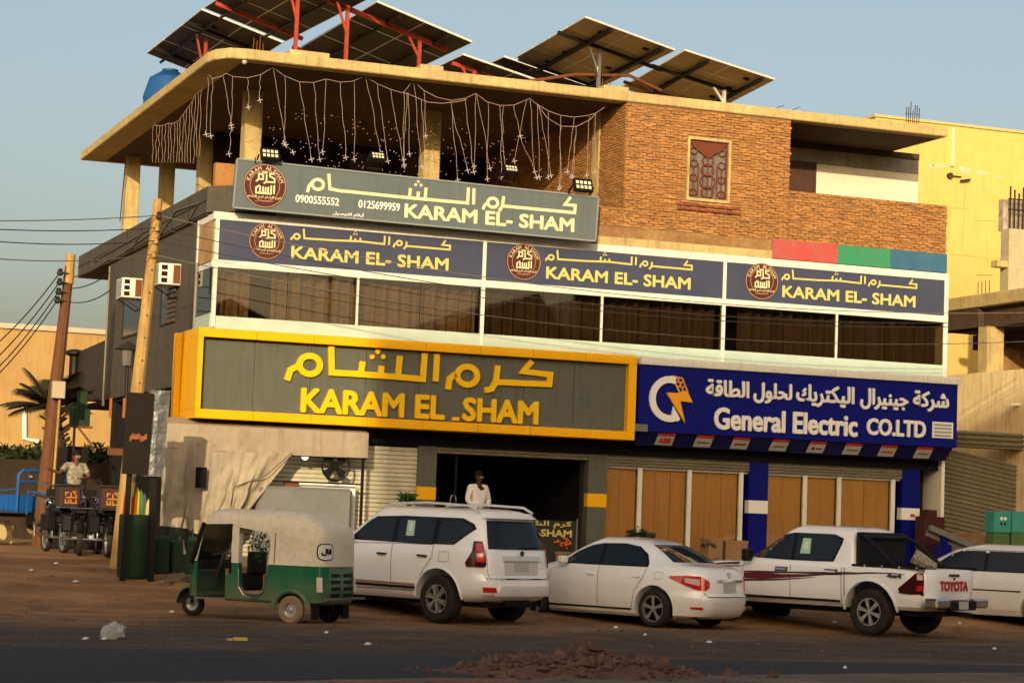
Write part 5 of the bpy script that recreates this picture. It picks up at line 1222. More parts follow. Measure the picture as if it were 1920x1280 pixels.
# ================================================================ PALM
def palm(u, vb, vt, Y, label):
    b = PY(u, vb, Y); t = PY(u+6, vt, Y); zb_ = terr(b.x, Y); L = thing('palm_tree', label, 'tree', (b.x, Y, zb_)); base = Vector((b.x+.5,Y,zb_-.1))
    part('trunk', MB().tube([base, base.lerp(t,.3)+Vector((.03,0,0)), base.lerp(t,.6), t], [.28,.24,.26,.16], 12), M['bark'], L, True)
    st = MB()
    for k in range(40):
        a = random.uniform(0, 6.28); q = base.lerp(t, random.uniform(.25,.95)); st.bar(q, q+Vector((math.cos(a)*.36, math.sin(a)*.36, .22)), .07, .03)
    part('frond_stubs', st, M['bark'], L)
    for k in range(30):
        a = 2*math.pi*k/30+random.uniform(-.15,.15); el = random.uniform(.1,1.15); ln = random.uniform(.9,1.4); P = []; d = Vector((math.cos(a)*math.cos(el), math.sin(a)*math.cos(el), math.sin(el))); q = t.copy()
        if k % 5 == 0: el = .2
        for i in range(9): P.append(q.copy()); q = q+d*(ln/8); d = (d-Vector((0,0,.085+.05*i/8))).normalized()
        f = MB().tube(P, [.02-.0017*i for i in range(9)], 4)
        side = Vector((-math.sin(a), math.cos(a), 0))
        for i in range(34):
            s_ = .10+.9*i/34; j = min(7, int(s_*8)); p = P[j].lerp(P[j+1], s_*8-j); dd = (P[j+1]-P[j]).normalized(); l_ = .5*math.sin(math.pi*min(1,s_*.85+.12))+.06
            for sg_ in (-1,1):
                e = p+(side*sg_*.75+dd*.75-Vector((0,0,.25))).normalized()*l_; w_ = dd*.022; f.add([p-w_, p+w_, e], [(0,1,2)])
        part('frond', f, M['leaf_dark'], L)
    return L
palm(92, 900, 768, 52, 'dark date palm in front of the tan building between the brown pole and side canopy')
bs = MB(); q = PY(150,880,47); leaves(bs, (q.x, 47.2, 1.2), (.9,.4,.5), 260, .12); o = part('bush', bs, M['leaf_dark'], None); tag(recenter(o), 'dark scrubby bush around the foot of the palm', 'bush')
# ================================================================ VEHICLES
class Hull:
    """a body whose every horizontal slice is a soft cornered rectangle: rows (z, front, rear, half width, corner front, corner rear)"""
    def __init__(s, rows, bow=.03, sub=4):
        s.r = rows; s.bow = bow; s.sub = sub; s.zs = [q[0] for q in rows]
    def at(s, z):
        return [float(np.interp(z, s.zs, [q[k] for q in s.r])) for k in range(1, 6)]
    def w(s, x, z):
        xf, xr, w, nf, nr = s.at(z); u, n = (x/xf, nf) if x > 0 else (-x/xr, nr); u = min(abs(u), .9999)
        return w*(1-s.bow*u*u)*(1-u**n)**(1/n)
    def arc(s, z, N=90):
        """rear half outline from the rear centre to the left side"""
        xf, xr, w, nf, nr = s.at(z); P = []
        for i in range(N+1):
            t = math.pi/2*i/N; x = -xr*abs(math.cos(t))**(2/nr); u = abs(x/xr); y = w*(1-s.bow*u*u)*abs(math.sin(t))**(2/nr); P.append((x, y))
        return P
    def on_arc(s, d, z, off=0):
        sg = 1 if d >= 0 else -1; P = s.arc(z); L = 0; d = abs(d)
        for (a, b) in zip(P, P[1:]):
            l = math.hypot(b[0]-a[0], b[1]-a[1])
            if L+l >= d or b is P[-1]:
                t = (d-L)/l if l else 0; t = min(t, 1.5); x = a[0]+(b[0]-a[0])*t; y = a[1]+(b[1]-a[1])*t; nx, ny = -(b[1]-a[1]), (b[0]-a[0]); m = math.hypot(nx, ny) or 1
                return Vector((x+nx/m*off, sg*(y+ny/m*off), z))
            L += l
    def mb(s, n=15):
        mb = MB(); Z = []
        for a, b in zip(s.zs, s.zs[1:]):
            k = max(1, int((b-a)/.05)); Z += [a+(b-a)*i/k for i in range(k)]
        Z.append(s.zs[-1]); rings = []
        for z in Z:
            xf, xr, w, nf, nr = s.at(z); R_ = []
            for q in range(4):
                for i in range(n):
                    t = math.pi/2*i/n
                    if q % 2 == 1: t = math.pi/2*(n-i)/n
                    # q0: rear centre->left ; q1: left->front ; q2: front->right; q3 right->rear
                    c, si = abs(math.cos(t)), abs(math.sin(t))
                    X_, N_ = (xr, nr) if q in (0, 3) else (xf, nf); x = X_*c**(2/N_); u = c**(2/N_); y = w*(1-s.bow*u*u)*si**(2/N_)
                    R_.append((-x if q in (0, 3) else x, y if q in (0, 1) else -y, z))
            rings.append(R_)
        m = 4*n
        for R_ in rings: mb.v += R_
        for j in range(len(rings)-1):
            for i in range(m): mb.f.append((j*m+i, j*m+(i+1) % m, (j+1)*m+(i+1) % m, (j+1)*m+i))
        mb.f.append(tuple(range(m))); mb.f.append(tuple((len(rings)-1)*m+i for i in range(m)))
        return mb
def fixq(): pass
def booled(mb, cutters, mat_, name):
    me = mb.mesh(name, mat_, False); o = bpy.data.objects.new('tmp', me); COL.objects.link(o); cs = []
    for c in cutters:
        cm = c.mesh('cut', M['black']); co = bpy.data.objects.new('cut', cm); COL.objects.link(co); cs.append(co)
        md = o.modifiers.new('b', 'BOOLEAN'); md.object = co; md.operation = 'DIFFERENCE'; md.solver = 'EXACT'
    bpy.context.view_layer.update(); dg = bpy.context.evaluated_depsgraph_get(); r = bpy.data.meshes.new_from_object(o.evaluated_get(dg)); r.name = name
    bpy.data.objects.remove(o)
    for co in cs: bpy.data.objects.remove(co)
    bm = bmesh.new(); bm.from_mesh(r); finish(bm, r, True, 32)
    if not r.materials: r.materials.append(mat_)
    return r
def patch(poly, fn, th=.006, step=.12):
    """a thin curved plate: polygon (a,b) mapped by fn(a,b,off)"""
    bm = bmesh.new(); vs = [bm.verts.new((a, 0, b)) for a, b in poly]; bm.faces.new(vs)
    a0, a1 = min(p[0] for p in poly), max(p[0] for p in poly); b0, b1 = min(p[1] for p in poly), max(p[1] for p in poly)
    x = a0+step
    while x < a1: bmesh.ops.bisect_plane(bm, geom=bm.verts[:]+bm.edges[:]+bm.faces[:], plane_co=(x,0,0), plane_no=(1,0,0)); x += step
    x = b0+step
    while x < b1: bmesh.ops.bisect_plane(bm, geom=bm.verts[:]+bm.edges[:]+bm.faces[:], plane_co=(0,0,x), plane_no=(0,0,1)); x += step
    bm.verts.ensure_lookup_table(); bm.verts.index_update(); mb = MB(); n = len(bm.verts)
    for off in (th, -.02): mb.v += [tuple(fn(v.co.x, v.co.z, off)) for v in bm.verts]
    for f in bm.faces: i = [v.index for v in f.verts]; mb.f.append(tuple(i)); mb.f.append(tuple(j+n for j in reversed(i)))
    for e in bm.edges:
        if len(e.link_faces) == 1: i, j = e.verts[0].index, e.verts[1].index; mb.f.append((i, j, j+n, i+n))
    bm.free(); return mb
def wheel(root, x, y, r, w_, rimr, style, side, tyre='tyre', rimm='rim'):
    """side +1: outer face towards +y"""
    W_ = part('wheel', MB().lathe([(rimr*.98,-w_/2+.01),(r*.86,-w_/2),(r*.97,-w_/2+.03),(r,-w_*.2),(r,w_*.2),(r*.97,w_/2-.03),(r*.86,w_/2),(rimr*.98,w_/2-.01),(rimr*.95,w_/2-.03),(rimr*.9,0),(rimr*.95,-w_/2+.03)], (x,y,r), 'y', 32, True), M[tyre], root, True, local=True)
    o_ = y+side*(w_/2-.03); rm = MB()
    rm.lathe([(rimr*.99,o_-side*.05),(rimr*1.0,o_+side*.015),(rimr*.91,o_+side*.015),(rimr*.9,o_-side*.05)], (x,0,r), 'y', 32, True)
    rm.lathe([(rimr*.2,o_-side*.04),(rimr*.2,o_+side*.004),(rimr*.1,o_+side*.012),(0,o_+side*.012)], (x,0,r), 'y', 16)
    if style[0] == 'spoke':
        n, tw, sp = style[1:]
        for k in range(n):
            for d in ((-sp, sp) if sp else (0,)):
                a = 2*math.pi*k/n+.3; a2 = a+d; p = Vector((x+rimr*.12*math.cos(a), o_, r+rimr*.12*math.sin(a))); q = Vector((x+rimr*.94*math.cos(a2), o_+side*.004, r+rimr*.94*math.sin(a2))); rm.bar(p, q, .03, tw, (0,1,0))
    else:
        rm.lathe([(rimr*.9,o_-side*.02),(rimr*.6,o_-side*.045),(rimr*.35,o_-side*.005),(0,o_)], (x,0,r), 'y', 24)
        for k in range(8): a = k*math.pi/4; rm.ball((x+rimr*.72*math.cos(a), o_-side*.02, r+rimr*.72*math.sin(a)), rimr*.1, 6, 4)
    R_ = part('rim', rm, M[rimm], W_, True, local=True, ang=25)
    part('brake_disc', MB().lathe([(rimr*.9,o_-side*.09),(0,o_-side*.09)], (x,0,r), 'y', 24), M['black'], W_, local=True)
    return W_
def strip(H, pts, w_=.012, off=.003, m='black', name='seam', root=None, rear=False, both=True):
    mb = MB(); sides = (1, -1) if both else (1,)
    for sg in sides:
        fn = (lambda a, b, o: Vector((a, sg*(H.w(a, b)+o), b))) if not rear else (lambda a, b, o: H.on_arc(sg*a, b, o))
        P = []
        for (a, b) in zip(pts, pts[1:]):
            k = max(1, int(math.hypot(b[0]-a[0], b[1]-a[1])/.08)); P += [(a[0]+(b[0]-a[0])*i/k, a[1]+(b[1]-a[1])*i/k) for i in range(k)]
        P.append(pts[-1]); V = [fn(p[0], p[1], off) for p in P]; V2 = []
        for i, p in enumerate(P):
            q0, q1 = P[max(0, i-1)], P[min(len(P)-1, i+1)]; dx, dz = q1[0]-q0[0], q1[1]-q0[1]; l = math.hypot(dx, dz) or 1
            nx, nz = -dz/l*w_/2, dx/l*w_/2; V2.append((fn(p[0]+nx, p[1]+nz, off), fn(p[0]-nx, p[1]-nz, off)))
        b_ = len(mb.v)
        for (u, v) in V2: mb.v += [tuple(u), tuple(v)]
        for i in range(len(P)-1): mb.f.append((b_+2*i, b_+2*i+1, b_+2*i+3, b_+2*i+2))
    return parts(name, mb, M[m], root, .05, smooth=True, local=True)
def side_fn(H, sg): return lambda a, b, o: Vector((a, sg*(H.w(a, b)+o), b))
def rear_fn(H): return lambda a, b, o: H.on_arc(a, b, o)
def arch_cut(x, r, zc, w0, w1):
    return MB().lathe([(r, w0), (r, w1)], (x, 0, zc), 'y', 28)
def underbody(root, x0, x1, w_, z0, z1): return part('underbody', MB().box(x0, x1, -w_, w_, z0, z1), M['black'], root, local=True)
def place(uv, th, xr, tr, name, label, cat, group):
    p = PG(*uv); a = math.radians(th); c, s_ = math.cos(a), math.sin(a); lx, ly = xr, tr/2
    return thing(name, label, cat, (p.x-(c*lx-s_*ly), p.y-(s_*lx+c*ly), 0.0), a, group)
GRP = 'vehicles parked in a row along the street'
S = 1.0
# ---------------------------------------------------------------- white off-roader
def suv():
    xr, tr, r = -1.395, 1.60, .385
    C = place((822,1167), 118, xr, tr+.1, 'off_road_car', 'white off road estate car with roof rails, tall red tail lights and rear spoiler', 'car', GRP)
    H = Hull([(.36,2.05,2.20,.84,4,6),(.42,2.25,2.36,.90,4,6),(.50,2.33,2.43,.92,4,7),(.60,2.36,2.45,.93,4,7),(.74,2.36,2.44,.935,4,7),(.79,2.35,2.38,.94,4,7),(.95,2.33,2.37,.945,4,7),(1.08,2.25,2.35,.94,4,7),(1.16,2.1,2.33,.935,4,7),(1.20,1.5,2.32,.925,4,7),(1.235,1.08,2.31,.905,5,7),
              (1.28,.98,2.30,.885,5,7),(1.45,.76,2.25,.845,5,7),(1.62,.50,2.18,.80,4,7),(1.72,.32,2.13,.765,4,7),(1.78,.15,2.08,.72,4,6),(1.82,-.02,2.0,.64,4,5),(1.845,-.3,1.85,.5,3.5,4),(1.855,-.6,1.5,.3,3,3)])
    cut = [arch_cut(x, .475, .40, s*.55, s*1.2) for x in (xr, -xr) for s in (1, -1)]
    B = part('body', booled(H.mb(), cut, M['car_white'], 'body'), None, C, local=True)
    for sg in (1, -1):
        for x in (xr, -xr):
            P = [Vector((x+.485*math.cos(t*math.pi/16), sg*(H.w(x+.485*math.cos(t*math.pi/16), max(.42,.40+.485*math.sin(t*math.pi/16)))+.004), .40+.485*math.sin(t*math.pi/16))) for t in range(0, 17)]
            part('arch_lip', MB().tube(P, .022, 6), M['car_white'], C, True, local=True)
        G = [(.70,1.27),(.30,1.58),(.12,1.665),(-.5,1.69),(-1.75,1.685),(-1.97,1.60),(-2.03,1.52),(-1.68,1.255),(-1.0,1.25)]
        gl = part('side_glazing', patch(G, side_fn(H, sg), .006), M['black_gloss'], C, True, local=True)
        for poly in ([(.62,1.285),(.28,1.56),(.12,1.64),(-.33,1.66),(-.33,1.27)], [(-.43,1.27),(-.43,1.665),(-1.22,1.67),(-1.22,1.265)], [(-1.32,1.265),(-1.32,1.665),(-1.73,1.66),(-1.93,1.57),(-1.97,1.52),(-1.66,1.27)]):
            part('window', patch(poly, side_fn(H, sg), .010), M['glass_dark'], gl, True, local=True)
        for poly, hx in (([(.95,.50),(.98,.9),(.9,1.20),(-.375,1.235),(-.375,.50)], -.18), ([(-.385,.50),(-.385,1.235),(-1.27,1.24),(-1.27,1.05),(-1.0,.72),(-.94,.50)], -1.08)):
            d = part('door', patch(poly, side_fn(H, sg), .009), M['car_white'], C, True, local=True)
            part('handle', MB().bar((hx-.10, sg*(H.w(hx,1.06)+.035), 1.06), (hx+.10, sg*(H.w(hx,1.06)+.035), 1.065), .03), M['rim_dark'], d, local=True)
        strip_pts = [(.95,.60),(-.93,.585)]
        mo = MB(); a, b = strip_pts
        mo.bar((a[0], sg*(H.w(a[0],a[1])+.02), a[1]), (b[0], sg*(H.w(b[0],b[1])+.02), b[1]), .03, .05); part('side_moulding', mo, M['chrome'], C, local=True)
        mo = MB().bar((.95, sg*(H.w(.9,.56)+.018), .555), (-.93, sg*(H.w(-.9,.56)+.018), .545), .03, .045); part('side_moulding', mo, M['black'], C, local=True)
        rl = MB().tube([(.05,sg*.70,1.79),(-.1,sg*.68,1.885),(-.9,sg*.68,1.915),(-1.8,sg*.67,1.885),(-2.0,sg*.66,1.80)], .022, 6); part('roof_rail', rl, M['car_silver'], C, True, local=True)
        part('wing_mirror', MB().box(.48,.62,sg*.93,sg*1.12,1.22,1.40), M['car_white'], C, bevel=.03, local=True)
    for q in ([(-.38,.50),(-.38,1.235)],[(.96,.50),(.99,.9),(.91,1.2)],[(-1.275,1.24),(-1.275,1.05),(-1.005,.72),(-.945,.50)],[(.95,.495),(-.94,.495)],[(.9,1.205),(-.38,1.24),(-1.27,1.245)]): strip(H, q, .010, .0105, 'seam', 'door_gap', C)
    strip(H, [(-1.42,.98),(-1.62,.98),(-1.62,1.14),(-1.42,1.14),(-1.42,.98)], .008, .003, 'seam', 'fuel_flap', C)
    # rear: glass, lights, plate, bumper
    arc = lambda z: sum(math.hypot(b[0]-a[0], b[1]-a[1]) for a, b in zip(H.arc(z), H.arc(z)[1:]))
    part('rear_window', patch([(-.70,1.21),(.70,1.21),(.66,1.45),(.60,1.66),(-.60,1.66),(-.66,1.45)], rear_fn(H), .008), M['glass_dark'], C, True, local=True)
    part('spoiler', patch([(-.66,1.70),(.66,1.70),(.62,1.79),(-.62,1.79)], lambda a, b, o: H.on_arc(a, b, 0)+Vector((-.10 if o > 0 else .02, 0, .0)), .05), M['car_white'], C, True, local=True)
    for sg in (1, -1):
        lp = [(sg*.76,.96),(sg*.76,1.33),(sg*.90,1.33),(sg*.96,1.18),(sg*1.12,.98),(sg*1.10,.92),(sg*.80,.92)]
        if sg < 0: lp = lp[::-1]
        part('tail_lamp', patch(lp, rear_fn(H), .018, .06), M['tail_dark'], C, True, local=True)
        for z0, z1, b in ((1.17,1.30,.90),(1.0,1.14,.92)):
            q = [(sg*.775,z0),(sg*b,z0),(sg*(b-.03),z1),(sg*.775,z1)]; q = q if sg > 0 else q[::-1]
            part('lamp_segment', patch(q, rear_fn(H), .026, .06), M['tail_red'], C, True, local=True)
        q = [(sg*.62,.53),(sg*.84,.53),(sg*.86,.61),(sg*.66,.61)]; q = q if sg > 0 else q[::-1]
        part('reflector', patch(q, rear_fn(H), .02, .06), M['tail_red'], C, True, local=True)
    strip(H, [(0,.745),(.80,.745)], .022, .003, 'black', 'bumper_gap', C, rear=True)
    strip(H, [(.745,.76),(.745,1.20)], .008, .003, 'seam', 'tailgate_seam', C, rear=True)
    part('bumper_step', patch([(-.62,.47),(.62,.47),(.58,.64),(-.58,.64)], rear_fn(H), .05, .1), M['car_white'], C, True, local=True)
    part('tailgate_garnish', patch([(-.45,1.03),(.45,1.03),(.45,1.11),(-.45,1.11)], rear_fn(H), .035, .1), M['car_silver'], C, True, local=True)
    pl_ = part('number_plate', patch([(-.17,.86),(.17,.86),(.17,1.01),(-.17,1.01)], rear_fn(H), .014, .1), M['plate'], C, local=True)
    part('plate_recess_shade', patch([(-.40,.80),(.40,.80),(.42,1.03),(-.42,1.03)], rear_fn(H), .005, .1), mat('white_shadow', (.60,.58,.52), .3), C, True, local=True)  # thin plate; the recess shade is only in its colour
    part('badge', MB().lathe([(.045,-2.385),(.045,-2.375)], (0,0,1.15), 'x', 14), M['rim_dark'], C, local=True)
    part('wiper', MB().bar((-2.34,0,1.23),(-2.31,-.45,1.25),.02), M['black'], C, local=True)
    st = part('window_sticker', patch([(-.62,1.37),(-.60,1.62),(-.76,1.62),(-.80,1.37)], side_fn(H, 1), .016), M['sticker'], C, local=True)
    part('sticker_print', patch([(-.67,1.45),(-.66,1.57),(-.72,1.57),(-.74,1.45)], side_fn(H, 1), .018), M['paper_white'], st, local=True)
    underbody(C, -2.2, 2.1, .62, .28, .60)
    part('tow_bar', MB().bar((-2.3,-.3,.36),(-2.3,.3,.36),.07), M['black'], C, local=True)
    for x in (xr, -xr):
        for s_ in (1, -1): wheel(C, x, s_*(tr/2), r, .27, .235, ('spoke', 6, .075, .13), s_)
    return C
M['seam'] = mat('seam', (.035,.033,.03), .7); M['tail_dark'] = mat('tail_dark', (.05,.006,.006), .12, coat=.5)
M['glass_dark'] = mat('glass_dark', (.007,.010,.010), .03, spec=.5)
suv()
# ---------------------------------------------------------------- white saloon
def sedan():
    xr, tr, r = -1.30, 1.50, .315
    C = place((1225,1176), 118, xr, tr+.1, 'saloon_car', 'white saloon car with dark tinted windows and black spoked wheels', 'car', GRP)
    H = Hull([(.17,1.95,2.02,.78,4,5),(.22,2.12,2.16,.84,4,5),(.32,2.20,2.24,.865,3.4,4.6),(.48,2.24,2.29,.88,3.2,4.4),(.56,2.24,2.29,.885,3.2,4.2),(.60,2.22,2.25,.885,3.2,4.2),(.78,2.15,2.24,.882,3.2,4.2),(.86,2.02,2.23,.875,3.2,4.2),(.92,1.80,2.20,.865,3.2,4.4),(.965,1.35,2.16,.85,3.5,4.4),
              (1.0,1.12,2.10,.835,4,4.4),(1.03,1.02,1.98,.81,4,4.4),(1.05,.97,1.78,.79,4,5),(1.08,.90,1.62,.775,4.5,5),(1.18,.70,1.42,.735,4.5,5),(1.28,.48,1.22,.69,4.5,5),(1.36,.28,1.04,.645,4,4.5),(1.42,.08,.85,.57,3.5,4),(1.455,-.12,.6,.42,3,3.5),(1.468,-.25,.35,.2,2.6,2.6)], .05)
    cut = [arch_cut(x, .375, .325, s*.5, s*1.2) for x in (xr, -xr) for s in (1, -1)]
    part('body', booled(H.mb(), cut, M['car_white'], 'body'), None, C, local=True)
    for sg in (1, -1):
        G = [(.76,.995),(.42,1.20),(.15,1.31),(-.1,1.355),(-.55,1.365),(-.85,1.32),(-1.05,1.20),(-1.16,1.02),(-1.15,.99),(0,.985)]
        gl = part('side_glazing', patch(G, side_fn(H, sg), .006, .09), M['black_gloss'], C, True, local=True)
        for poly in ([(.68,1.01),(.38,1.19),(.15,1.29),(-.12,1.335),(-.12,1.0)], [(-.19,1.0),(-.19,1.34),(-.55,1.345),(-.83,1.30),(-1.02,1.19),(-1.12,1.01)]):
            part('window', patch(poly, side_fn(H, sg), .010, .09), M['glass_dark'], gl, True, local=True)
        for poly, hx in (([(.92,.30),(.96,.6),(.88,.96),(-.15,.975),(-.15,.30)], -.0), ([(-.16,.30),(-.16,.975),(-1.14,.975),(-1.10,.84),(-.93,.60),(-.86,.30)], -.98)):
            d = part('door', patch(poly, side_fn(H, sg), .007), M['car_white'], C, True, local=True)
            part('handle', MB().bar((hx-.08, sg*(H.w(hx,.83)+.025), .83), (hx+.08, sg*(H.w(hx,.83)+.025), .835), .022), M['car_white'], d, local=True)
        mo = MB().bar((.92, sg*(H.w(.9,.27)+.008), .285), (-.86, sg*(H.w(-.85,.27)+.008), .285), .03, .03); part('sill_gap', mo, M['black'], C, local=True)
        part('wing_mirror', MB().box(.50,.64,sg*.86,sg*1.03,.98,1.11), M['car_white'], C, bevel=.03, local=True)
        part('mirror_base', MB().box(.52,.60,sg*.80,sg*.88,.98,1.03), M['black'], C, local=True)
        lp = [(sg*.50,.70),(sg*.50,.80),(sg*.62,.875),(sg*.86,.885),(sg*1.18,.86),(sg*1.17,.83),(sg*.98,.75),(sg*.72,.66),(sg*.56,.64)]
        lp = lp if sg > 0 else lp[::-1]
        part('tail_lamp', patch(lp, rear_fn(H), .014, .06), M['tail_red'], C, True, local=True)
        lp = [(sg*.66,.72),(sg*.66,.83),(sg*.90,.84),(sg*.90,.77)]; lp = lp if sg > 0 else lp[::-1]
        part('lamp_segment', patch(lp, rear_fn(H), .02, .06), M['tail_clear'], C, True, local=True)
        q = [(sg*.60,.33),(sg*.80,.34),(sg*.84,.375),(sg*.62,.375)]; q = q if sg > 0 else q[::-1]
        part('reflector', patch(q, rear_fn(H), .012, .06), M['tail_red'], C, True, local=True)
    for q in ([(-.155,.30),(-.155,.975)],[(.925,.30),(.965,.6),(.885,.96)],[(-1.145,.975),(-1.105,.84),(-.935,.60),(-.865,.30)]): strip(H, q, .009, .0085, 'seam', 'door_gap', C)
    strip(H, [(-1.32,.80),(-1.47,.80),(-1.47,.92),(-1.32,.92),(-1.32,.80)], .007, .003, 'seam', 'fuel_flap', C)
    part('rear_window', patch([(-.60,1.085),(.60,1.085),(.54,1.20),(.46,1.36),(-.46,1.36),(-.54,1.20)], rear_fn(H), .008, .08), M['glass_dark'], C, True, local=True)
    part('number_plate', patch([(-.17,.62),(.17,.62),(.17,.77),(-.17,.77)], rear_fn(H), .012, .1), M['plate'], C, local=True)
    part('boot_garnish', patch([(-.34,.79),(.34,.79),(.34,.83),(-.34,.83)], rear_fn(H), .03, .1), M['chrome'], C, True, local=True)
    part('badge', MB().lathe([(.05,-2.235),(.05,-2.21)], (0,0,.90), 'x', 14), M['chrome'], C, local=True)
    strip(H, [(0,.545),(.55,.545),(.60,.62)], .012, .003, 'seam', 'boot_seam', C, rear=True)
    strip(H, [(.49,.83),(.49,.98)], .008, .003, 'seam', 'boot_seam', C, rear=True)
    underbody(C, -2.0, 1.9, .60, .17, .42)
    for x in (xr, -xr):
        for s_ in (1, -1): wheel(C, x, s_*(tr/2), r, .21, .225, ('spoke', 5, .022, .10), s_)
    return C
sedan()
# ---------------------------------------------------------------- white pickup
def pickup():
    xr, tr, r = -1.54, 1.55, .385
    C = place((1632,1190), 118, xr, tr+.1, 'pickup_truck', 'white double cab pickup with dark red side stripes and red lettering on the tailgate', 'car', GRP)
    low = Hull([(.44,2.3,2.42,.82,4,9),(.50,2.42,2.50,.88,4,9),(.62,2.48,2.56,.905,4,9),(.80,2.50,2.60,.92,4,9),(.98,2.45,2.60,.925,4,9),(1.06,2.3,2.59,.92,4,9),(1.10,2.05,2.58,.91,4,9),(1.125,1.6,2.57,.90,4,9)], .02)
    cab = Hull([(1.05,1.30,1.19,.90,5,30),(1.13,1.22,1.185,.875,5,30),(1.18,1.08,1.18,.865,5,30),(1.35,.80,1.16,.82,5,24),(1.55,.50,1.13,.77,4,20),(1.66,.32,1.11,.74,4,14),(1.73,.15,1.08,.68,4,10),(1.77,-.05,1.0,.56,3.5,6),(1.79,-.25,.8,.35,3,4)], .03)
    cut = [arch_cut(x, .49, .41, s*.55, s*1.2) for x in (xr, -xr) for s in (1, -1)]
    cut.append(MB().box(-2.50, -1.22, -.80, .80, .72, 1.4))
    part('body', booled(low.mb(), cut, M['car_white'], 'body'), None, C, local=True)
    part('cab', cab.mb(), M['car_white'], C, True, local=True, ang=32)
    for sg in (1, -1):
        G = [(.95,1.20),(.55,1.48),(.30,1.605),(.05,1.65),(-.75,1.645),(-.93,1.58),(-.92,1.50),(-.80,1.185),(0,1.18)]
        gl = part('side_glazing', patch(G, side_fn(cab, sg), .006, .1), M['black_gloss'], C, True, local=True)
        for poly in ([(.87,1.215),(.52,1.46),(.28,1.585),(.05,1.63),(.05,1.20)], [(-.02,1.20),(-.02,1.63),(-.72,1.625),(-.88,1.56),(-.89,1.50),(-.77,1.205)]):
            part('window', patch(poly, side_fn(cab, sg), .010, .1), M['glass_dark'], gl, True, local=True)
        for poly, hx in (([(1.0,.52),(1.05,.8),(.98,1.10),(.02,1.10),(.02,.52)], .20), ([(.01,.52),(.01,1.10),(-1.0,1.10),(-1.0,.52)], -.80)):
            d = part('door', patch(poly, side_fn(low, sg), .009), M['car_white'], C, True, local=True)
            mb = MB().bar((hx-.11, sg*(low.w(hx,1.02)+.035), 1.02), (hx+.11, sg*(low.w(hx,1.02)+.035), 1.025), .035, .045); part('handle', mb, M['chrome'], d, local=True, bevel=.008)
            part('handle_cup', patch([(hx-.13,.985),(hx+.13,.985),(hx+.13,1.06),(hx-.13,1.06)], side_fn(low, sg), .011), M['rim_dark'], d, local=True)
        part('sill_moulding', MB().bar((1.0, sg*(low.w(.9,.53)+.012), .535), (-.98, sg*(low.w(-.9,.53)+.012), .535), .03, .04), M['black'], C, local=True)
        strip(low, [(-1.06,.46),(-1.06,1.10)], .014, .003, 'black', 'bed_gap', C) if sg > 0 else None
        for x in (xr, -xr):
            P = [Vector((x+.50*math.cos(t*math.pi/16), sg*(low.w(x+.50*math.cos(t*math.pi/16), max(.46,.41+.50*math.sin(t*math.pi/16)))+.006), .41+.50*math.sin(t*math.pi/16))) for t in range(0, 17)]
            part('arch_lip', MB().tube(P, .024, 6), M['car_white'], C, True, local=True)
        part('bed_rail', MB().box(-2.55,-1.19,sg*.80,sg*.905,1.128,1.165), M['black'], C, local=True)
        for k in range(4): part('rail_hook', MB().ball((-1.45-.33*k, sg*.915, 1.145), .02, 6, 4), M['chrome'], C, local=True)
        part('wing_mirror', MB().box(.78,.92,sg*.92,sg*1.12,1.13,1.34), M['black'], C, bevel=.03, local=True)
        # livery: long dark wisps over the doors that thin out along the bed
        def wisp(pts, hw): 
            up = [(x, z+h) for (x, z), h in zip(pts, hw)]; dn = [(x, z-h) for (x, z), h in zip(pts, hw)]; return up+dn[::-1]
        for pts, hw, mm in (([(.98,.88),(.6,.885),(.2,.90),(-.3,.93),(-.9,.99),(-1.3,1.0)], [.05,.055,.035,.02,.012,.004], 'stripe_red'), ([(.98,.95),(.5,.955),(0,.97),(-.6,.985),(-1.1,1.01),(-1.7,1.03)], [.012,.02,.014,.02,.016,.003], 'stripe_dark'),
                            ([(.98,.80),(.6,.815),(.2,.84),(-.1,.87),(-.5,.91)], [.02,.016,.014,.01,.003], 'stripe_dark'), ([(-.5,.955),(-1.0,.98),(-1.02,.985)], [.01,.012,.004], 'stripe_dark'), ([(-1.25,1.01),(-1.6,1.035),(-2.0,1.04),(-2.2,1.035)], [.014,.01,.008,.003], 'stripe_dark'),
                            ([(1.1,1.09),(1.45,1.07),(1.9,1.03)], [.02,.016,.004], 'stripe_dark'), ([(1.05,1.04),(1.5,1.02),(1.8,.99)], [.008,.012,.003], 'stripe_red')):
            q = wisp(pts, hw)
            part('side_stripe', patch(q, side_fn(low, sg), .013, .15), M[mm], C, True, local=True)
        lp = [(sg*.81,.72),(sg*.81,1.08),(sg*.88,1.085),(sg*.95,1.05),(sg*1.24,.80),(sg*1.20,.72),(sg*1.0,.71)]; lp = lp if sg > 0 else lp[::-1]
        part('tail_lamp', patch(lp, rear_fn(low), .016, .06), M['tail_dark'], C, True, local=True)
        for z0, z1 in ((.77,.86),(.95,1.04)):
            q = [(sg*.83,z0),(sg*.92,z0),(sg*.92,z1),(sg*.83,z1)]; q = q if sg > 0 else q[::-1]; part('lamp_segment', patch(q, rear_fn(low), .022, .06), M['tail_clear' if z0 > .9 else 'tail_red'], C, True, local=True)
    for q in ([(.015,.52),(.015,1.10)],[(1.005,.52),(1.055,.8),(.985,1.10)],[(-1.005,.52),(-1.005,1.10)]): strip(low, q, .010, .0105, 'seam', 'door_gap', C)
    q = text_mb('4x4', -.13, .13, -.04, .04, 0, .004, .006); part('side_badge', remap(q, lambda x, y, z: (-2.02-x*1.1, low.w(-2.02,1.0)+.012-y, 1.0+z)), M['stripe_dark'], C, local=True)
    part('cab_back_window', MB().box(-1.23,-1.175,-.76,.76,1.14,1.70), M['black'], C, bevel=.02, local=True)
    rb = MB()
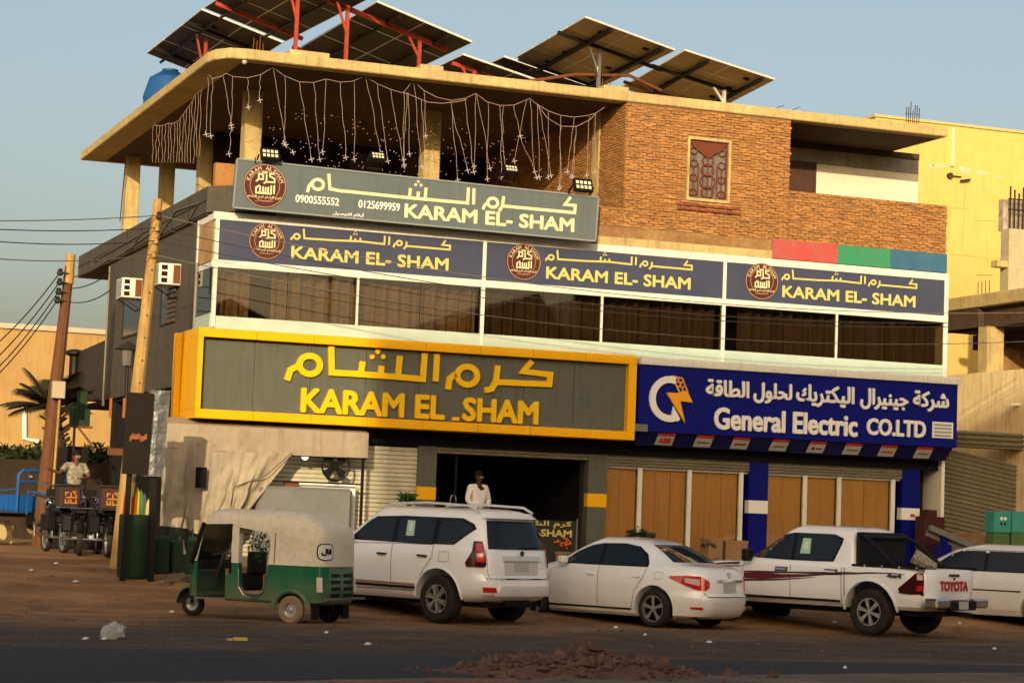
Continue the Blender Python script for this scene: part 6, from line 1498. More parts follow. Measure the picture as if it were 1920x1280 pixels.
    for s_ in (1, -1): rb.tube([(-1.95,s_*.78,1.15),(-1.45,s_*.74,1.55),(-1.27,s_*.70,1.62)], .035, 8)
    rb.tube([(-1.27,-.70,1.62),(-1.27,.70,1.62)], .035, 8); part('roll_bar', rb, M['black'], C, True, local=True)
    part('bed_front', MB().box(-1.26,-1.22,-.80,.80,.72,1.15), M['black'], C, local=True)
    part('bed_floor', MB().box(-2.50,-1.22,-.80,.80,.70,.725), M['black'], C, local=True)
    part('roof_cloth', MB().tube([(-1.5,-.55,1.32),(-1.7,-.68,1.2),(-1.85,-.75,1.15)], [.14,.11,.05], 8), M['shirt_print'], C, True, local=True, label='patterned cloth bundle tied to the roll bar')
    tg = part('tailgate', patch([(-.78,.62),(.78,.62),(.78,1.12),(-.78,1.12)], rear_fn(low), .010, .12), M['car_white'], C, True, local=True)
    q = text_mb('TOYOTA', -.46, .46, -.085, .085, 0, .004, .013); part('letters', remap(q, lambda x, y, z: (-2.612+y*1.0-.006, -x, .86+z)), M['red_print'], tg, local=True)
    part('tailgate_handle', MB().box(-2.635,-2.60,-.15,.15,1.015,1.06), M['brown_door'], tg, local=True, bevel=.006)
    part('keyhole', MB().box(-2.628,-2.60,-.02,.02,.965,.995), M['black'], tg, local=True)
    bp = MB().box(-2.80,-2.55,-.86,-.40,.50,.66).box(-2.80,-2.55,.40,.86,.50,.66); parts('bumper_corner', bp, M['chrome'], C, bevel=.03, local=True)
    part('bumper_step', MB().box(-2.82,-2.5,-.42,.42,.47,.63), M['black'], C, bevel=.02, local=True)
    part('number_plate', MB().box(-2.828,-2.818,-.12,.18,.49,.62), M['plate'], C, local=True)
    part('tow_hitch', MB().bar((-2.5,0,.42),(-2.95,0,.40),.07), M['black'], C, local=True)
    st = part('window_sticker', patch([(-.12,1.30),(-.14,1.56),(-.30,1.56),(-.32,1.30)], side_fn(cab, 1), .016), M['sticker'], C, local=True)
    part('sticker_print', patch([(-.17,1.38),(-.18,1.50),(-.26,1.50),(-.27,1.38)], side_fn(cab, 1), .018), M['paper_white'], st, local=True)
    underbody(C, -2.3, 2.1, .60, .34, .66)
    for x in (xr, -xr):
        for s_ in (1, -1): wheel(C, x, s_*(tr/2), r, .27, .235, ('spoke', 6, .034, .11), s_)
    return C
def remap(mb, fn): mb.v = [tuple(fn(*p)) for p in mb.v]; return mb
pickup()
# ---------------------------------------------------------------- car at the right edge (its side towards us, nose away)
def hatch():
    xr, tr, r = -1.25, 1.46, .30
    p = PG(1950,1180); th = 124; a = math.radians(th); c, s_ = math.cos(a), math.sin(a); lx, ly = -1.25, .75
    C = thing('estate_car', 'silver white car cut off by the right edge of the picture behind the pickup', 'car', (p.x-(c*lx-s_*ly), p.y-(s_*lx+c*ly), .05), a, GRP)
    H = Hull([(.20,2.0,2.0,.78,4,5),(.30,2.1,2.1,.84,3.6,5),(.55,2.15,2.15,.86,3.4,5),(.80,2.08,2.14,.86,3.4,5),(.90,1.9,2.12,.85,3.4,5),(.95,1.45,2.1,.835,3.5,5),(1.0,1.25,2.08,.81,4,5),(1.2,.95,2.02,.75,4.5,5),(1.38,.6,1.94,.69,4,5),(1.46,.3,1.86,.60,3.5,5),(1.50,0,1.7,.4,3,4),(1.51,-.3,1.3,.2,3,3)], .04)
    cut = [arch_cut(x, .36, .31, s*.5, s*1.2) for x in (xr, -xr) for s in (1, -1)]
    part('body', booled(H.mb(), cut, M['car_silver'], 'body'), None, C, local=True)
    for sg in (1, -1):
        G = [(1.0,1.0),(.55,1.30),(.25,1.40),(-1.4,1.40),(-1.75,1.30),(-1.85,1.0)]
        gl = part('side_glazing', patch(G, side_fn(H, sg), .006, .1), M['black_gloss'], C, True, local=True)
        for poly in ([(.92,1.02),(.5,1.28),(.25,1.375),(-.15,1.38),(-.15,1.015)], [(-.22,1.015),(-.22,1.38),(-1.05,1.38),(-1.05,1.015)]): part('window', patch(poly, side_fn(H, sg), .01, .1), M['glass_dark'], gl, True, local=True)
        for poly in ([(.9,.30),(.92,.95),(-.18,.96),(-.18,.30)], [(-.19,.30),(-.19,.96),(-1.08,.96),(-.95,.65),(-.85,.30)]): part('door', patch(poly, side_fn(H, sg), .008), M['car_silver'], C, True, local=True)
        part('side_moulding', MB().bar((.9,sg*(H.w(.9,.66)+.012),.66),(-.9,sg*(H.w(-.9,.66)+.012),.66),.03,.025), M['seam'], C, local=True)
        part('headlamp', patch([(1.75,.70),(1.75,.85),(2.0,.80),(2.02,.70)], side_fn(H, sg), .012, .06), M['orange'], C, True, local=True)
    underbody(C, -1.9, 1.9, .58, .16, .42)
    for x in (xr, -xr):
        for s_ in (1, -1): wheel(C, x, s_*(tr/2), r, .2, .19, ('spoke', 6, .03, .0), s_)
hatch()
# ---------------------------------------------------------------- auto rickshaw
def tuktuk():
    xr, tr, r = -1.0, 1.15, .215
    C = place((543,1170), 134, xr, tr+.06, 'auto_rickshaw', 'green three wheeled auto rickshaw with cream canvas hood', 'auto rickshaw', GRP)
    zj = .88
    H = Hull([(.30,.92,1.44,.57,5,7),(.34,.96,1.50,.61,4.5,7),(.50,.98,1.52,.625,4.5,7),(zj,.93,1.50,.62,4.5,7)], .03)
    K = Hull([(zj,.86,1.515,.635,6,6),(1.2,.74,1.50,.632,6,6),(1.40,.68,1.47,.625,6,6),(1.50,.66,1.40,.615,6,6),(1.58,.63,1.26,.59,5,5),(1.64,.59,1.12,.55,5,4.5),(1.685,.48,.95,.44,4,4),(1.70,.3,.7,.25,3,3)], .02)
    def doors():
        rear_ = [(-.06,1.42),(-.55,1.36),(-.62,1.25),(-.60,.90),(-.53,.48),(-.44,.385),(-.30,.36),(-.18,.40),(-.09,.52),(-.06,.9)]
        front = [(.60,1.45),(.06,1.47),(.06,.72),(.16,.68),(.16,.20),(.70,.20),(.72,.90)]
        return [MB().prism(p, -2, 2, 'xz') for p in (rear_, front)]
    inner = MB().box(-1.25, .95, -.56, .56, .40, 1.60)
    arches = [arch_cut(xr, .27, .235, s*.32, s*1.0) for s in (1, -1)] + [arch_cut(1.12, .27, .2, -.2, .2)]
    part('body', booled(H.mb(), doors()+[MB().box(-1.15,.86,-.52,.52,.40,1.2)]+arches, M['tuk_green'], 'body'), None, C, local=True)
    hm = booled(K.mb(), doors()+[MB().box(-1.32,.56,-.52,.52,.6,1.36), MB().box(-.95,.50,-.48,.48,1.2,1.53)]+[MB().box(.4,1.4,-.54,.54,.84,1.44)], M['canvas_cream'], 'hood')
    for v in hm.vertices:
        p_ = v.co; k_ = .016*noise.noise(p_*4.5)+.012*noise.noise(Vector((p_.x*9, p_.y*4, p_.z*2.5)))-(.02 if -.72 < p_.x < -.64 and p_.z > 1.5 else 0); v.co = p_+Vector((k_*.4, (1 if p_.y > 0 else -1)*k_*(1 if abs(p_.y) > .3 else 0), k_ if p_.z > 1.5 else 0))
    part('hood', hm, None, C, local=True)
    for sg in (1, -1):
        rim_ = [(-.56,1.30),(-.60,.90),(-.53,.48),(-.44,.385),(-.30,.36),(-.18,.40),(-.09,.52),(-.07,.80)]
        part('door_trim', MB().tube([(x, sg*(H.w(x, max(.36,min(zj,z)))+.006), z) for x, z in rim_[1:]], .012, 5), M['steel'], C, local=True)
        part('mudguard', MB().tube([(xr+.30*math.cos(t*math.pi/12), sg*(.60), .235+.27*math.sin(t*math.pi/12)) for t in range(0,13)], .045, 8), M['tuk_green'], C, True, local=True)
        part('centre_post', MB().box(-.06,.06,sg*.57,sg*.61,.35,1.46), M['tuk_green' if sg > 0 else 'black'], C, local=True)
        part('front_post', MB().bar((.84,sg*.56,.85),(.62,sg*.57,1.47),.045), M['black'], C, local=True)
        part('door_sill', MB().bar((.16,sg*.60,.33),(.72,sg*.58,.32),.03), M['steel'], C, local=True)
        part('mirror', MB().tube([(.84,sg*.56,1.0),(.86,sg*.70,1.1)], .01, 5).box(.84,.86,sg*.66,sg*.76,.98,1.2), M['chrome'], C, local=True)
        part('canvas_seam', MB().tube([(-.70, sg*(K.w(-.7,z)+.004), z) for z in (zj+.02,1.0,1.2,1.36)], .010, 5), M['canvas'], C, local=True)
    part('windscreen', MB().quad((.86,-.52,.88),(.86,.52,.88),(.64,.52,1.44),(.64,-.52,1.44),.01), M['glass_clear'], C, local=True)
    part('floor', MB().box(-1.3,.88,-.54,.54,.31,.345), M['black'], C, local=True)
    part('driver_seat', MB().box(-.02,.38,-.22,.22,.45,.72).box(-.05,.03,-.25,.25,.70,1.05), M['black'], C, bevel=.03, local=True)
    part('rear_seat', MB().box(-1.10,-.62,-.54,.54,.40,.66).box(-1.22,-1.08,-.54,.54,.6,1.15), M['black'], C, bevel=.04, local=True)
    lf = MB(); leaves(lf, (-.10,.10,1.12), (.19,.2,.24), 200, .035); part('garland_leaves', lf, M['leaf_tuft'], C, local=True, label='green leaf garland inside the cabin')
    part('steering', MB().tube([(.80,0,.45),(.60,0,.98)], .02, 6).tube([(.62,-.3,.98),(.58,-.1,1.0),(.58,.1,1.0),(.62,.3,.98)], .016, 6), M['steel'], C, local=True)
    part('dashboard', MB().box(.68,.86,-.5,.5,.76,.90), M['black'], C, bevel=.02, local=True)
    ff = MB(); NF = 14
    for t in range(NF+1):
        a = math.radians(-5+150*t/NF)
        for y, rr_ in ((-.12,.235),(-.09,.275),(.09,.275),(.12,.235)): ff.v.append((1.12+rr_*math.cos(a), y, .215+rr_*math.sin(a)))
    for t in range(NF):
        for k in range(3): ff.f.append((4*t+k, 4*t+k+1, 4*t+5+k, 4*t+4+k))
    part('front_fender', ff, M['tuk_green'], C, True, local=True)
    part('front_fork', MB().bar((1.12,-.07,.2),(.90,-.07,.75),.04).bar((1.12,.07,.2),(.90,.07,.75),.04), M['black'], C, local=True)
    part('headlight', MB().lathe([(.07,0),(.09,.04),(0,.07)], (.94,0,.62), 'x', 14), M['chrome'], C, True, local=True)
    # rear panel details
    for i in range(2):
        for j in range(4):
            part('vent', patch([(-.36+.38*i,.42+.10*j),(-.08+.38*i,.42+.10*j),(-.08+.38*i,.475+.10*j),(-.36+.38*i,.475+.10*j)], rear_fn(H), .004, .2), M['black'], C, local=True)
    for sg in (1, -1):
        q = [(sg*.50,.50),(sg*.58,.50),(sg*.58,.72),(sg*.50,.72)]; q = q if sg > 0 else q[::-1]
        part('tail_lamp', patch(q, rear_fn(H), .03, .1), M['tail_red'] if 0 else M['tail_clear'], C, True, local=True)
    part('bumper', MB().bar((-1.60,-.60,.40),(-1.60,.60,.40),.035).bar((-1.45,-.4,.38),(-1.6,-.4,.40),.03).bar((-1.45,.4,.38),(-1.6,.4,.40),.03), M['steel'], C, local=True)
    parts('mud_flap', MB().box(-1.36,-1.33,.36,.56,.08,.32).box(-1.36,-1.33,-.56,-.36,.08,.32), M['black'], C, local=True)
    n_ = 16; arcP = [(.43+.155*math.copysign(abs(math.cos(t*2*math.pi/n_))**.6, math.cos(t*2*math.pi/n_)), 1.10+.13*math.copysign(abs(math.sin(t*2*math.pi/n_))**.6, math.sin(t*2*math.pi/n_))) for t in range(n_)]
    rw = part('rear_sticker', patch(arcP, rear_fn(K), .010, .08), M['black'], C, True, local=True)
    arcP = [(.43+(a-.43)*.88, 1.10+(b-1.10)*.88) for a, b in arcP]
    part('sticker_face', patch(arcP, rear_fn(K), .014, .08), M['paper_white'], rw, True, local=True)
    q = text_mb('قال', -.09, .09, -.055, .055, 0, .003, .006, ar=True); part('sticker_writing', remap(q, lambda x, y, z: tuple(K.on_arc(.43-x, 1.10+z, .018-y))), M['black'], rw, local=True)
    for s_ in (1, -1): wheel(C, xr, s_*tr/2, r, .11, .115, ('dish',), s_, 'tyre_dusty' if s_ > 0 else 'tyre')
    wheel(C, 1.12, 0, r*.93, .10, .115, ('dish',), 1, 'tyre')
M['brown_seat'] = mat('brown_seat', (.22,.11,.04), .7, n=.4, ns=8)
tuktuk()
# ================================================================ CARGO TRIKE AND MOTORCYCLES
def ground_z(x, y): return terr(x, y)
M['pebble'] = mat('pebble', (.13,.09,.06), .95, rnd=.5)
M['emblem'] = mat('emblem', (.42,.20,.03), .6)
def moto_wheel(L, x, r=.29, y=0):
    W_ = part('wheel', MB().lathe([(r*.82,-.04),(r*.93,-.05),(r,-.02),(r,.02),(r*.93,.05),(r*.82,.04)], (x,y,r), 'y', 24, True), M['tyre'], L, True, local=True)
    s = MB()
    s.lathe([(r*.84,-.03),(r*.84,.03),(r*.78,.02),(r*.78,-.02)], (x,y,r), 'y', 24, True)
    for k in range(9): s.bar((x,y,r), (x+r*.8*math.cos(k*.698), y, r+r*.8*math.sin(k*.698)), .012)
    part('rim', s, M['rim'], W_, local=True)
def motorcycle(loc, rz, label, box=True):
    L = thing('motorcycle', label, 'motorcycle', loc, rz, 'delivery motorcycles by the side canopy')
    moto_wheel(L, .62); moto_wheel(L, -.62)
    part('engine', MB().box(-.18,.22,-.14,.14,.28,.58).lathe([(.12,-.2),(.12,.2)], (.05,0,.38), 'y', 14), M['steel'], L, bevel=.02, local=True)
    part('frame', MB().tube([(.48,0,.92),(.3,0,.45),(-.1,0,.3),(-.5,0,.45),(-.62,0,.3)], .025, 6).tube([(.5,0,.9),(.1,0,.72),(-.7,0,.7)], .02, 6), M['black'], L, local=True)
    part('fork', MB().bar((.44,-.07,.98),(.62,-.07,.3),.04).bar((.44,.07,.98),(.62,.07,.3),.04), M['chrome'], L, local=True)
    part('tank', MB().ball((.2,0,.82), .2, 14, 8, (1.35,.7,.62)), M['black_gloss'], L, True, local=True)
    part('seat', MB().box(-.62,.0,-.13,.13,.74,.84), M['black'], L, bevel=.035, local=True)
    part('handlebar', MB().tube([(.36,-.36,1.08),(.44,-.12,1.04),(.44,.12,1.04),(.36,.36,1.08)], .016, 6), M['chrome'], L, local=True)
    part('headlight', MB().ball((.58,0,.93), .09, 10, 6), M['chrome'], L, True, local=True)
    part('exhaust', MB().tube([(.15,-.16,.3),(-.2,-.18,.26),(-.75,-.2,.34)], [.03,.045,.05], 8), M['chrome'], L, True, local=True)
    part('crash_bar', MB().tube([(.3,-.32,.3),(.34,-.34,.55),(.3,0,.6),(.34,.34,.55),(.3,.32,.3)], .018, 6), M['chrome'], L, local=True)
    part('mudguard', MB().tube([(.62+.34*math.cos(a), 0, .29+.34*math.sin(a)) for a in (.3,.9,1.5,2.1,2.7)], .05, 6).tube([(-.62+.34*math.cos(a), 0, .29+.34*math.sin(a)) for a in (.3,.9,1.5,2.1,2.7)], .06, 6), M['black'], L, True, local=True)
    if box:
        b = part('delivery_box', MB().box(-.92,-.54,-.20,.20,.86,1.26), mat('box_dark', (.05,.03,.024), .5) if 'bxd' not in M else M['bxd'], L, bevel=.03, local=True); M['bxd'] = b.data.materials[0]
        d = part('box_logo', MB().lathe([(.155,-.925),(.155,-.92)], (0,0,1.06), 'x', 24), M['logo_brown'], b, local=True)
        e = MB()
        for g in ([(.12,.12),(.04,.12),(.12,.04),(.12,-.01),(-.12,-.01)],[(.0,.10),(0,0)],[(-.05,.10),(-.12,.10),(-.12,.03)],[(.12,-.05),(.12,-.13),(0,-.13),(0,-.05)],[(-.05,-.05),(-.05,-.13),(-.12,-.13),(-.12,-.05)]): stroke(e, [(x*.85, 1.06+z*.85) for x, z in g], .024, 0, .006)
        e.v = [(-.925+y, -x, z) for x, y, z in e.v]; part('box_emblem', e, M['emblem'], b, local=True)
        part('box_lid', MB().box(-.94,-.52,-.22,.22,1.26,1.30), M['bxd'], L, bevel=.02, local=True)
    part('saddle_bag', MB().box(-.55,-.1,-.34,-.14,.42,.74), M['black'], L, bevel=.03, local=True); part('saddle_bag', MB().box(-.55,-.1,.14,.34,.42,.74), M['black'], L, bevel=.03, local=True)
    part('rear_rack', MB().tube([(-.7,-.2,.86),(-.98,-.2,.86),(-.98,.2,.86),(-.7,.2,.86)], .012, 5).tube([(-.85,-.3,.42),(-.88,-.3,.30),(-.88,.3,.30),(-.85,.3,.42)], .016, 6), M['chrome'], L, True, local=True)
    return L
for k, (u, v, rz, lab) in enumerate(((108,1036,96,'black motorcycle with dark delivery box bearing a yellow emblem, nearest the cargo trike'), (152,1040,82,'black motorcycle parked between the two delivery boxes'), (198,1043,88,'motorcycle with orange emblem box half behind the leaning pale pole'))):
    p = PG(u, v); z = terr(p.x, p.y); motorcycle((p.x, p.y+.35, z), math.radians(rz), lab, k != 1)
# cargo trike
p = PG(45,1012); zt_ = terr(p.x, p.y); yT = p.y+.2
T = thing('cargo_tricycle', 'blue three wheeled cargo motorcycle with open load bed at far left', 'cargo tricycle', (PY(72,960,48.0).x-.1, 48.3, .95), math.radians(-66))
for sg in (1, -1):
    part('wheel', MB().lathe([(.2,-.06),(.26,-.07),(.29,-.03),(.29,.03),(.26,.07),(.2,.06)], (-.75,sg*.58,.29), 'y', 22, True), M['tyre_dusty'], T, True, local=True)
part('wheel', MB().lathe([(.2,-.05),(.26,-.06),(.29,-.02),(.29,.02),(.26,.06),(.2,.05)], (1.35,0,.29), 'y', 22, True), M['tyre'], T, True, local=True)
bed = part('load_bed', MB().box(-1.35,.35,-.60,.60,.50,.54).box(-1.35,.35,-.62,-.58,.54,.86).box(-1.35,.35,.58,.62,.54,.86).box(.31,.35,-.58,.58,.54,.86).box(-1.39,-1.35,-.62,.62,.5,.86), M['trike_blue'], T, bevel=.008, local=True)
rb_ = MB()
for k in range(9): rb_.box(-1.3+.19*k, -1.26+.19*k, -.64, -.62, .52, .86)
part('bed_rib', rb_, M['trike_blue'], bed, local=True)
hr = MB().tube([(.36,-.60,.5),(.36,-.60,1.30),(.40,-.52,1.38),(.40,.52,1.38),(.36,.60,1.30),(.36,.60,.5)], .035, 8).tube([(.38,-.58,1.14),(.38,.58,1.14)], .03, 6).tube([(-1.35,-.62,.88),(.35,-.62,.98)], .02, 6).tube([(1.0,-.3,.9),(.62,-.5,.95),(.60,-.5,.45)], .025, 6)
part('head_board', hr, M['trike_blue'], T, True, local=True)
part('chassis', MB().bar((-1.3,-.3,.42),(.9,-.1,.45),.08).bar((-1.3,.3,.42),(.9,.1,.45),.08).bar((.9,0,.45),(1.3,0,.95),.07).box(.2,.7,-.2,.2,.25,.6), M['black'], T, local=True)
part('saddle', MB().box(.42,1.0,-.16,.16,.74,.84), M['black'], T, bevel=.03, local=True)
part('fuel_tank', MB().ball((1.1,0,.86), .2, 12, 8, (1.3,.7,.7)), M['trike_blue'], T, True, local=True)
part('handlebar', MB().tube([(1.12,-.42,1.12),(1.24,-.1,1.08),(1.24,.1,1.08),(1.12,.42,1.12)], .017, 6), M['chrome'], T, local=True)
part('fork', MB().bar((1.22,-.09,1.05),(1.36,-.09,.3),.05).bar((1.22,.09,1.05),(1.36,.09,.3),.05), M['steel'], T, local=True)
part('lamp', MB().ball((1.38,0,.95), .1, 10, 6).ball((.38,-.3,1.24), .06, 8, 5), M['chrome'], T, True, local=True)
# pale jerrycan at the frame edge
p = PG(8,1018); o = part('jerrycan', MB().box(p.x-.22,p.x+.12,p.y-.5,p.y-.3,zt_,zt_+.42).bar((p.x-.1,p.y-.4,zt_+.48),(p.x+.05,p.y-.4,zt_+.48),.04), mat('cream_can', (.50,.40,.20), .6), None, bevel=.03); tag(recenter(o), 'cream plastic jerrycan standing at the left frame edge', 'can')

# ================================================================ PEOPLE
def skin_mesh(verts, edges, radii, mat_, name, root=0, sub=2):
    me = bpy.data.meshes.new('tmp'); me.from_pydata(verts, edges, []); o = bpy.data.objects.new('tmp', me); COL.objects.link(o)
    md = o.modifiers.new('s', 'SKIN'); sv = me.skin_vertices[0].data
    for i, r in enumerate(radii): sv[i].radius = (r if isinstance(r, tuple) else (r, r)); sv[i].use_root = (i == root)
    s2 = o.modifiers.new('d', 'SUBSURF'); s2.levels = sub; s2.render_levels = sub
    bpy.context.view_layer.update(); dg = bpy.context.evaluated_depsgraph_get(); r_ = bpy.data.meshes.new_from_object(o.evaluated_get(dg)); r_.name = name
    bpy.data.objects.remove(o); r_.materials.clear(); r_.materials.append(mat_)
    for p_ in r_.polygons: p_.use_smooth = True
    return r_
def person(loc, rz, label, J, skin, shirt, trousers, sleeves, group=None):
    """J: joint positions; x right of the person, -y is the way the person faces"""
    L = thing('person', label, 'person', loc, rz); V = []; E = []; R_ = []
    def add(p, r, par=None):
        V.append(tuple(p)); R_.append(r)
        if par is not None: E.append((par, len(V)-1))
        return len(V)-1
    pel = add(J['pelvis'], (.145,.10)); ab = add(J['belly'], (.14,.095), pel); ch = add(J['chest'], (.165,.11), ab); nk = add(J['neck'], .055, ch)
    hd0 = add(J['head']+Vector((0,-.012,-.085)), .062, nk); hd1 = add(J['head'], (.078,.095), hd0); hd2 = add(J['head']+Vector((0,.01,.075)), (.066,.080), hd1)
    def hand(w, d, side):
        d = d.normalized(); lat = d.cross(Vector((0,0,1))); lat = lat.normalized() if lat.length > .1 else Vector((1,0,0)); palm = add(V_(w)+d*.05, (.036,.018), idx_w[side])
        for k, ln in enumerate((.065,.078,.072,.055)):
            b = V_(w)+d*.085+lat*(-.03+.02*k)
            k0 = add(b, .0095, palm); k1 = add(b+d*ln*.5+Vector((0,0,-.008)), .0085, k0); add(b+d*ln*.95+Vector((0,0,-.026)), .007, k1)
        t0 = add(V_(w)+d*.045+lat*(.035*side), .011, palm); add(V_(w)+d*.085+lat*(.05*side), .009, t0)
    V_ = lambda p: Vector(p); idx_w = {}
    for side, s_ in (('L',1),('R',-1)):
        sh = add(J['sh'+side], .062, ch); el = add(J['el'+side], .043, sh); wr = add(J['wr'+side], .029, el); idx_w[s_] = wr
        hand(J['wr'+side], J['wr'+side]-J['el'+side] if ('hd'+side) not in J else J['hd'+side], s_)
        hp = add(J['hip'+side], .095, pel); kn = add(J['kn'+side], .062, hp); an = add(J['an'+side], .042, kn); hl = add(J['an'+side]+Vector((0,.02,-.05)), .042, an); add(J['an'+side]+Vector((0,-.15,-.055)), (.045,.03), hl)
    part('body', skin_mesh(V, E, R_, M[skin], 'body', 0, 2), None, L, local=True)
    # face and hair
    hc = J['head']
    part('hair', MB().ball(hc+Vector((0,.018,.05)), .098, 14, 8, (.84,1,.86)), M['hair'], L, True, local=True)
    for s_ in (-1, 1): part('eye', MB().ball(hc+Vector((s_*.03,-.088,-.005)), .012, 8, 5), M['paper_white'], L, True, local=True); part('ear', MB().ball(hc+Vector((s_*.080,.01,-.01)), .026, 8, 5, (.4,.8,1.2)), M[skin], L, True, local=True)
    part('nose', MB().ball(hc+Vector((0,-.100,-.032)), .017, 8, 5, (.8,1,1.5)), M[skin], L, True, local=True)
    part('mouth', MB().ball(hc+Vector((0,-.086,-.068)), .022, 8, 4, (1.2,.5,.32)), mat('lip', (.09,.03,.025), .5), L, True, local=True)
    # shirt
    V2 = []; E2 = []; R2 = []
    def a2(p, r, par=None):
        V2.append(tuple(p)); R2.append(r)
        if par is not None: E2.append((par, len(V2)-1))
        return len(V2)-1
    q0 = a2(J['pelvis']+Vector((0,0,-.03)), (.165,.125)); q1 = a2(J['belly'], (.16,.12), q0); q2 = a2(J['chest'], (.185,.13), q1); a2(J['neck']+Vector((0,0,-.03)), .068, q2)
    for side in 'LR':
        s1 = a2(J['sh'+side], .078, q2); e1 = J['el'+side]
        if sleeves == 'long': m_ = a2(e1, .06, s1); a2(J['el'+side].lerp(J['wr'+side], .9), .043, m_)
        else: a2(J['sh'+side].lerp(e1, .75), .062, s1)
    part('shirt', skin_mesh(V2, E2, R2, M[shirt], 'shirt', 0, 2), None, L, local=True)
    V2 = []; E2 = []; R2 = []
    q0 = a2(J['pelvis'], (.155,.115))
    for side in 'LR':
        h1 = a2(J['hip'+side], .108, q0); k1 = a2(J['kn'+side], .078, h1); a2(J['kn'+side].lerp(J['an'+side], .92), .062, k1)
    part('trousers', skin_mesh(V2, E2, R2, M[trousers], 'trousers', 0, 2), None, L, local=True)
    for side in 'LR': a = J['an'+side]; part('shoe', MB().box(a.x-.05,a.x+.05,a.y-.20,a.y+.07,a.z-.09,a.z-.02), M['black'], L, bevel=.02, local=True)
    return L
v3 = lambda *a: Vector(a)
J = dict(pelvis=v3(0,0,.98), belly=v3(0,.0,1.12), chest=v3(0,.01,1.34), neck=v3(0,0,1.50), head=v3(0,-.02,1.64),
  shL=v3(.19,0,1.43), elL=v3(.27,-.02,1.16), wrL=v3(.08,-.20,1.03), hdL=v3(-.8,-.5,-.2), shR=v3(-.19,0,1.43), elR=v3(-.28,-.02,1.17), wrR=v3(-.09,-.17,1.00), hdR=v3(.8,-.5,-.3),
  hipL=v3(.09,0,.93), knL=v3(.11,-.02,.50), anL=v3(.12,.03,.09), hipR=v3(-.09,0,.93), knR=v3(-.11,-.02,.50), anR=v3(-.13,.03,.09))
q = PY(895,900,Yg-.15); zhead = PY(895,883,Yg-.15).z
person((q.x, Yg-.2, zhead-1.75), math.radians(20), 'man in a loose white shirt standing with clasped hands in the shop doorway', J, 'skin', 'shirt_white', 'trousers', 'long')
J = dict(pelvis=v3(0,0,.90), belly=v3(0,-.02,1.03), chest=v3(0,-.04,1.24), neck=v3(0,-.06,1.39), head=v3(0,-.09,1.52),
  shL=v3(.19,-.03,1.33), elL=v3(.26,-.16,1.10), wrL=v3(.05,-.34,1.07), hdL=v3(-.9,-.4,0), shR=v3(-.19,-.03,1.33), elR=v3(-.40,-.22,1.16), wrR=v3(-.62,-.30,1.22), hdR=v3(-.8,-.2,.3),
  hipL=v3(.09,0,.86), knL=v3(.12,-.30,.60), anL=v3(.13,-.18,.12), hipR=v3(-.09,0,.86), knR=v3(-.12,-.28,.58), anR=v3(-.13,-.2,.12))
p = PG(142,1030); yP = 46.0; q = PY(142,850,yP)
person((q.x, yP, q.z-1.58), math.radians(10), 'man in a patterned shirt leaning by the cargo trike under the palm', J, 'skin_mid', 'shirt_print', 'trousers', 'short')
# bench he leans on
o = part('bench', MB().box(q.x-.5,q.x+.45,yP-.1,yP+.35,terr(q.x,yP),q.z-1.58+.84), M['black'], None, bevel=.02); tag(recenter(o), 'black bench behind the motorcycles', 'bench')

# ================================================================ STONES, RUBBLE AND LITTER
def rock(c, r, mm, label, cat='stone', name='stone', grp=None, sq=(1,1,.7), seed=0):
    bm = bmesh.new(); bmesh.ops.create_icosphere(bm, subdivisions=2, radius=1)
    for v in bm.verts:
        n = 1+.55*noise.noise(v.co*1.3+Vector((seed*7.3,0,0)))+.2*noise.noise(v.co*3.1+Vector((0,seed*3.1,0))); v.co = Vector((v.co.x*r*sq[0], v.co.y*r*sq[1], v.co.z*r*sq[2]))*n
    me = bpy.data.meshes.new(name); bm.to_mesh(me); bm.free(); me.materials.append(M[mm]); o = bpy.data.objects.new(name, me); COL.objects.link(o); o.location = c
    return recenter_keep(tag(o, label, cat, grp))
def recenter_keep(o):
    loc = o.location.copy(); o.location = (0,0,0); recenter(o); o.location = o.location+loc; return o
pc = PG(1070,1262); hp = MB()
def heap_h(x, y, c=pc): 
    dx, dy = (x-c.x)/1.75, (y-c.y)/.75; d = dx*dx+dy*dy
    return max(0, 1-d)*.22*(1+.6*noise.noise(Vector((x*2,y*2,0))))-.02+(.05*noise.noise(Vector((x*5,y*5,1))) if d < 1 else 0)
nx, ny = 60, 26
for j in range(ny+1):
    for i in range(nx+1):
        x = pc.x-2.1+4.2*i/nx; y = pc.y-1.0+1.8*j/ny; hp.v.append((x, y, heap_h(x, y)-.01))
for j in range(ny):
    for i in range(nx): hp.f.append((j*(nx+1)+i, j*(nx+1)+i+1, (j+1)*(nx+1)+i+1, (j+1)*(nx+1)+i))
for _ in range(1300):
    a, rr_ = random.uniform(0, 6.28), abs(random.gauss(0, .5)); x, y = pc.x+1.9*rr_*math.cos(a), pc.y+.8*rr_*math.sin(a); s_ = random.uniform(.012,.05)*(2.4 if random.random() < .16 else 1)
    z = max(heap_h(x, y), 0); b0 = len(hp.v); pts = [Vector((random.uniform(-1,1), random.uniform(-1,1), random.uniform(-.7,.9)))*s_ for _ in range(6)]
    P6 = [(1,0,0),(-1,0,0),(0,1,0),(0,-1,0),(0,0,1),(0,0,-1)]
    hp.v += [(x+p[0]*s_*random.uniform(.6,1.2), y+p[1]*s_*random.uniform(.6,1.2), z+p[2]*s_*random.uniform(.5,1)) for p in P6]
    for f in ((0,2,4),(2,1,4),(1,3,4),(3,0,4),(2,0,5),(1,2,5),(3,1,5),(0,3,5)): hp.f.append(tuple(b0+k for k in f))
o = part('rubble_heap', hp, M['rubble'], None, kind='stuff'); tag(recenter(o), 'low heap of reddish broken rubble at the bottom edge of the picture', 'rubble')
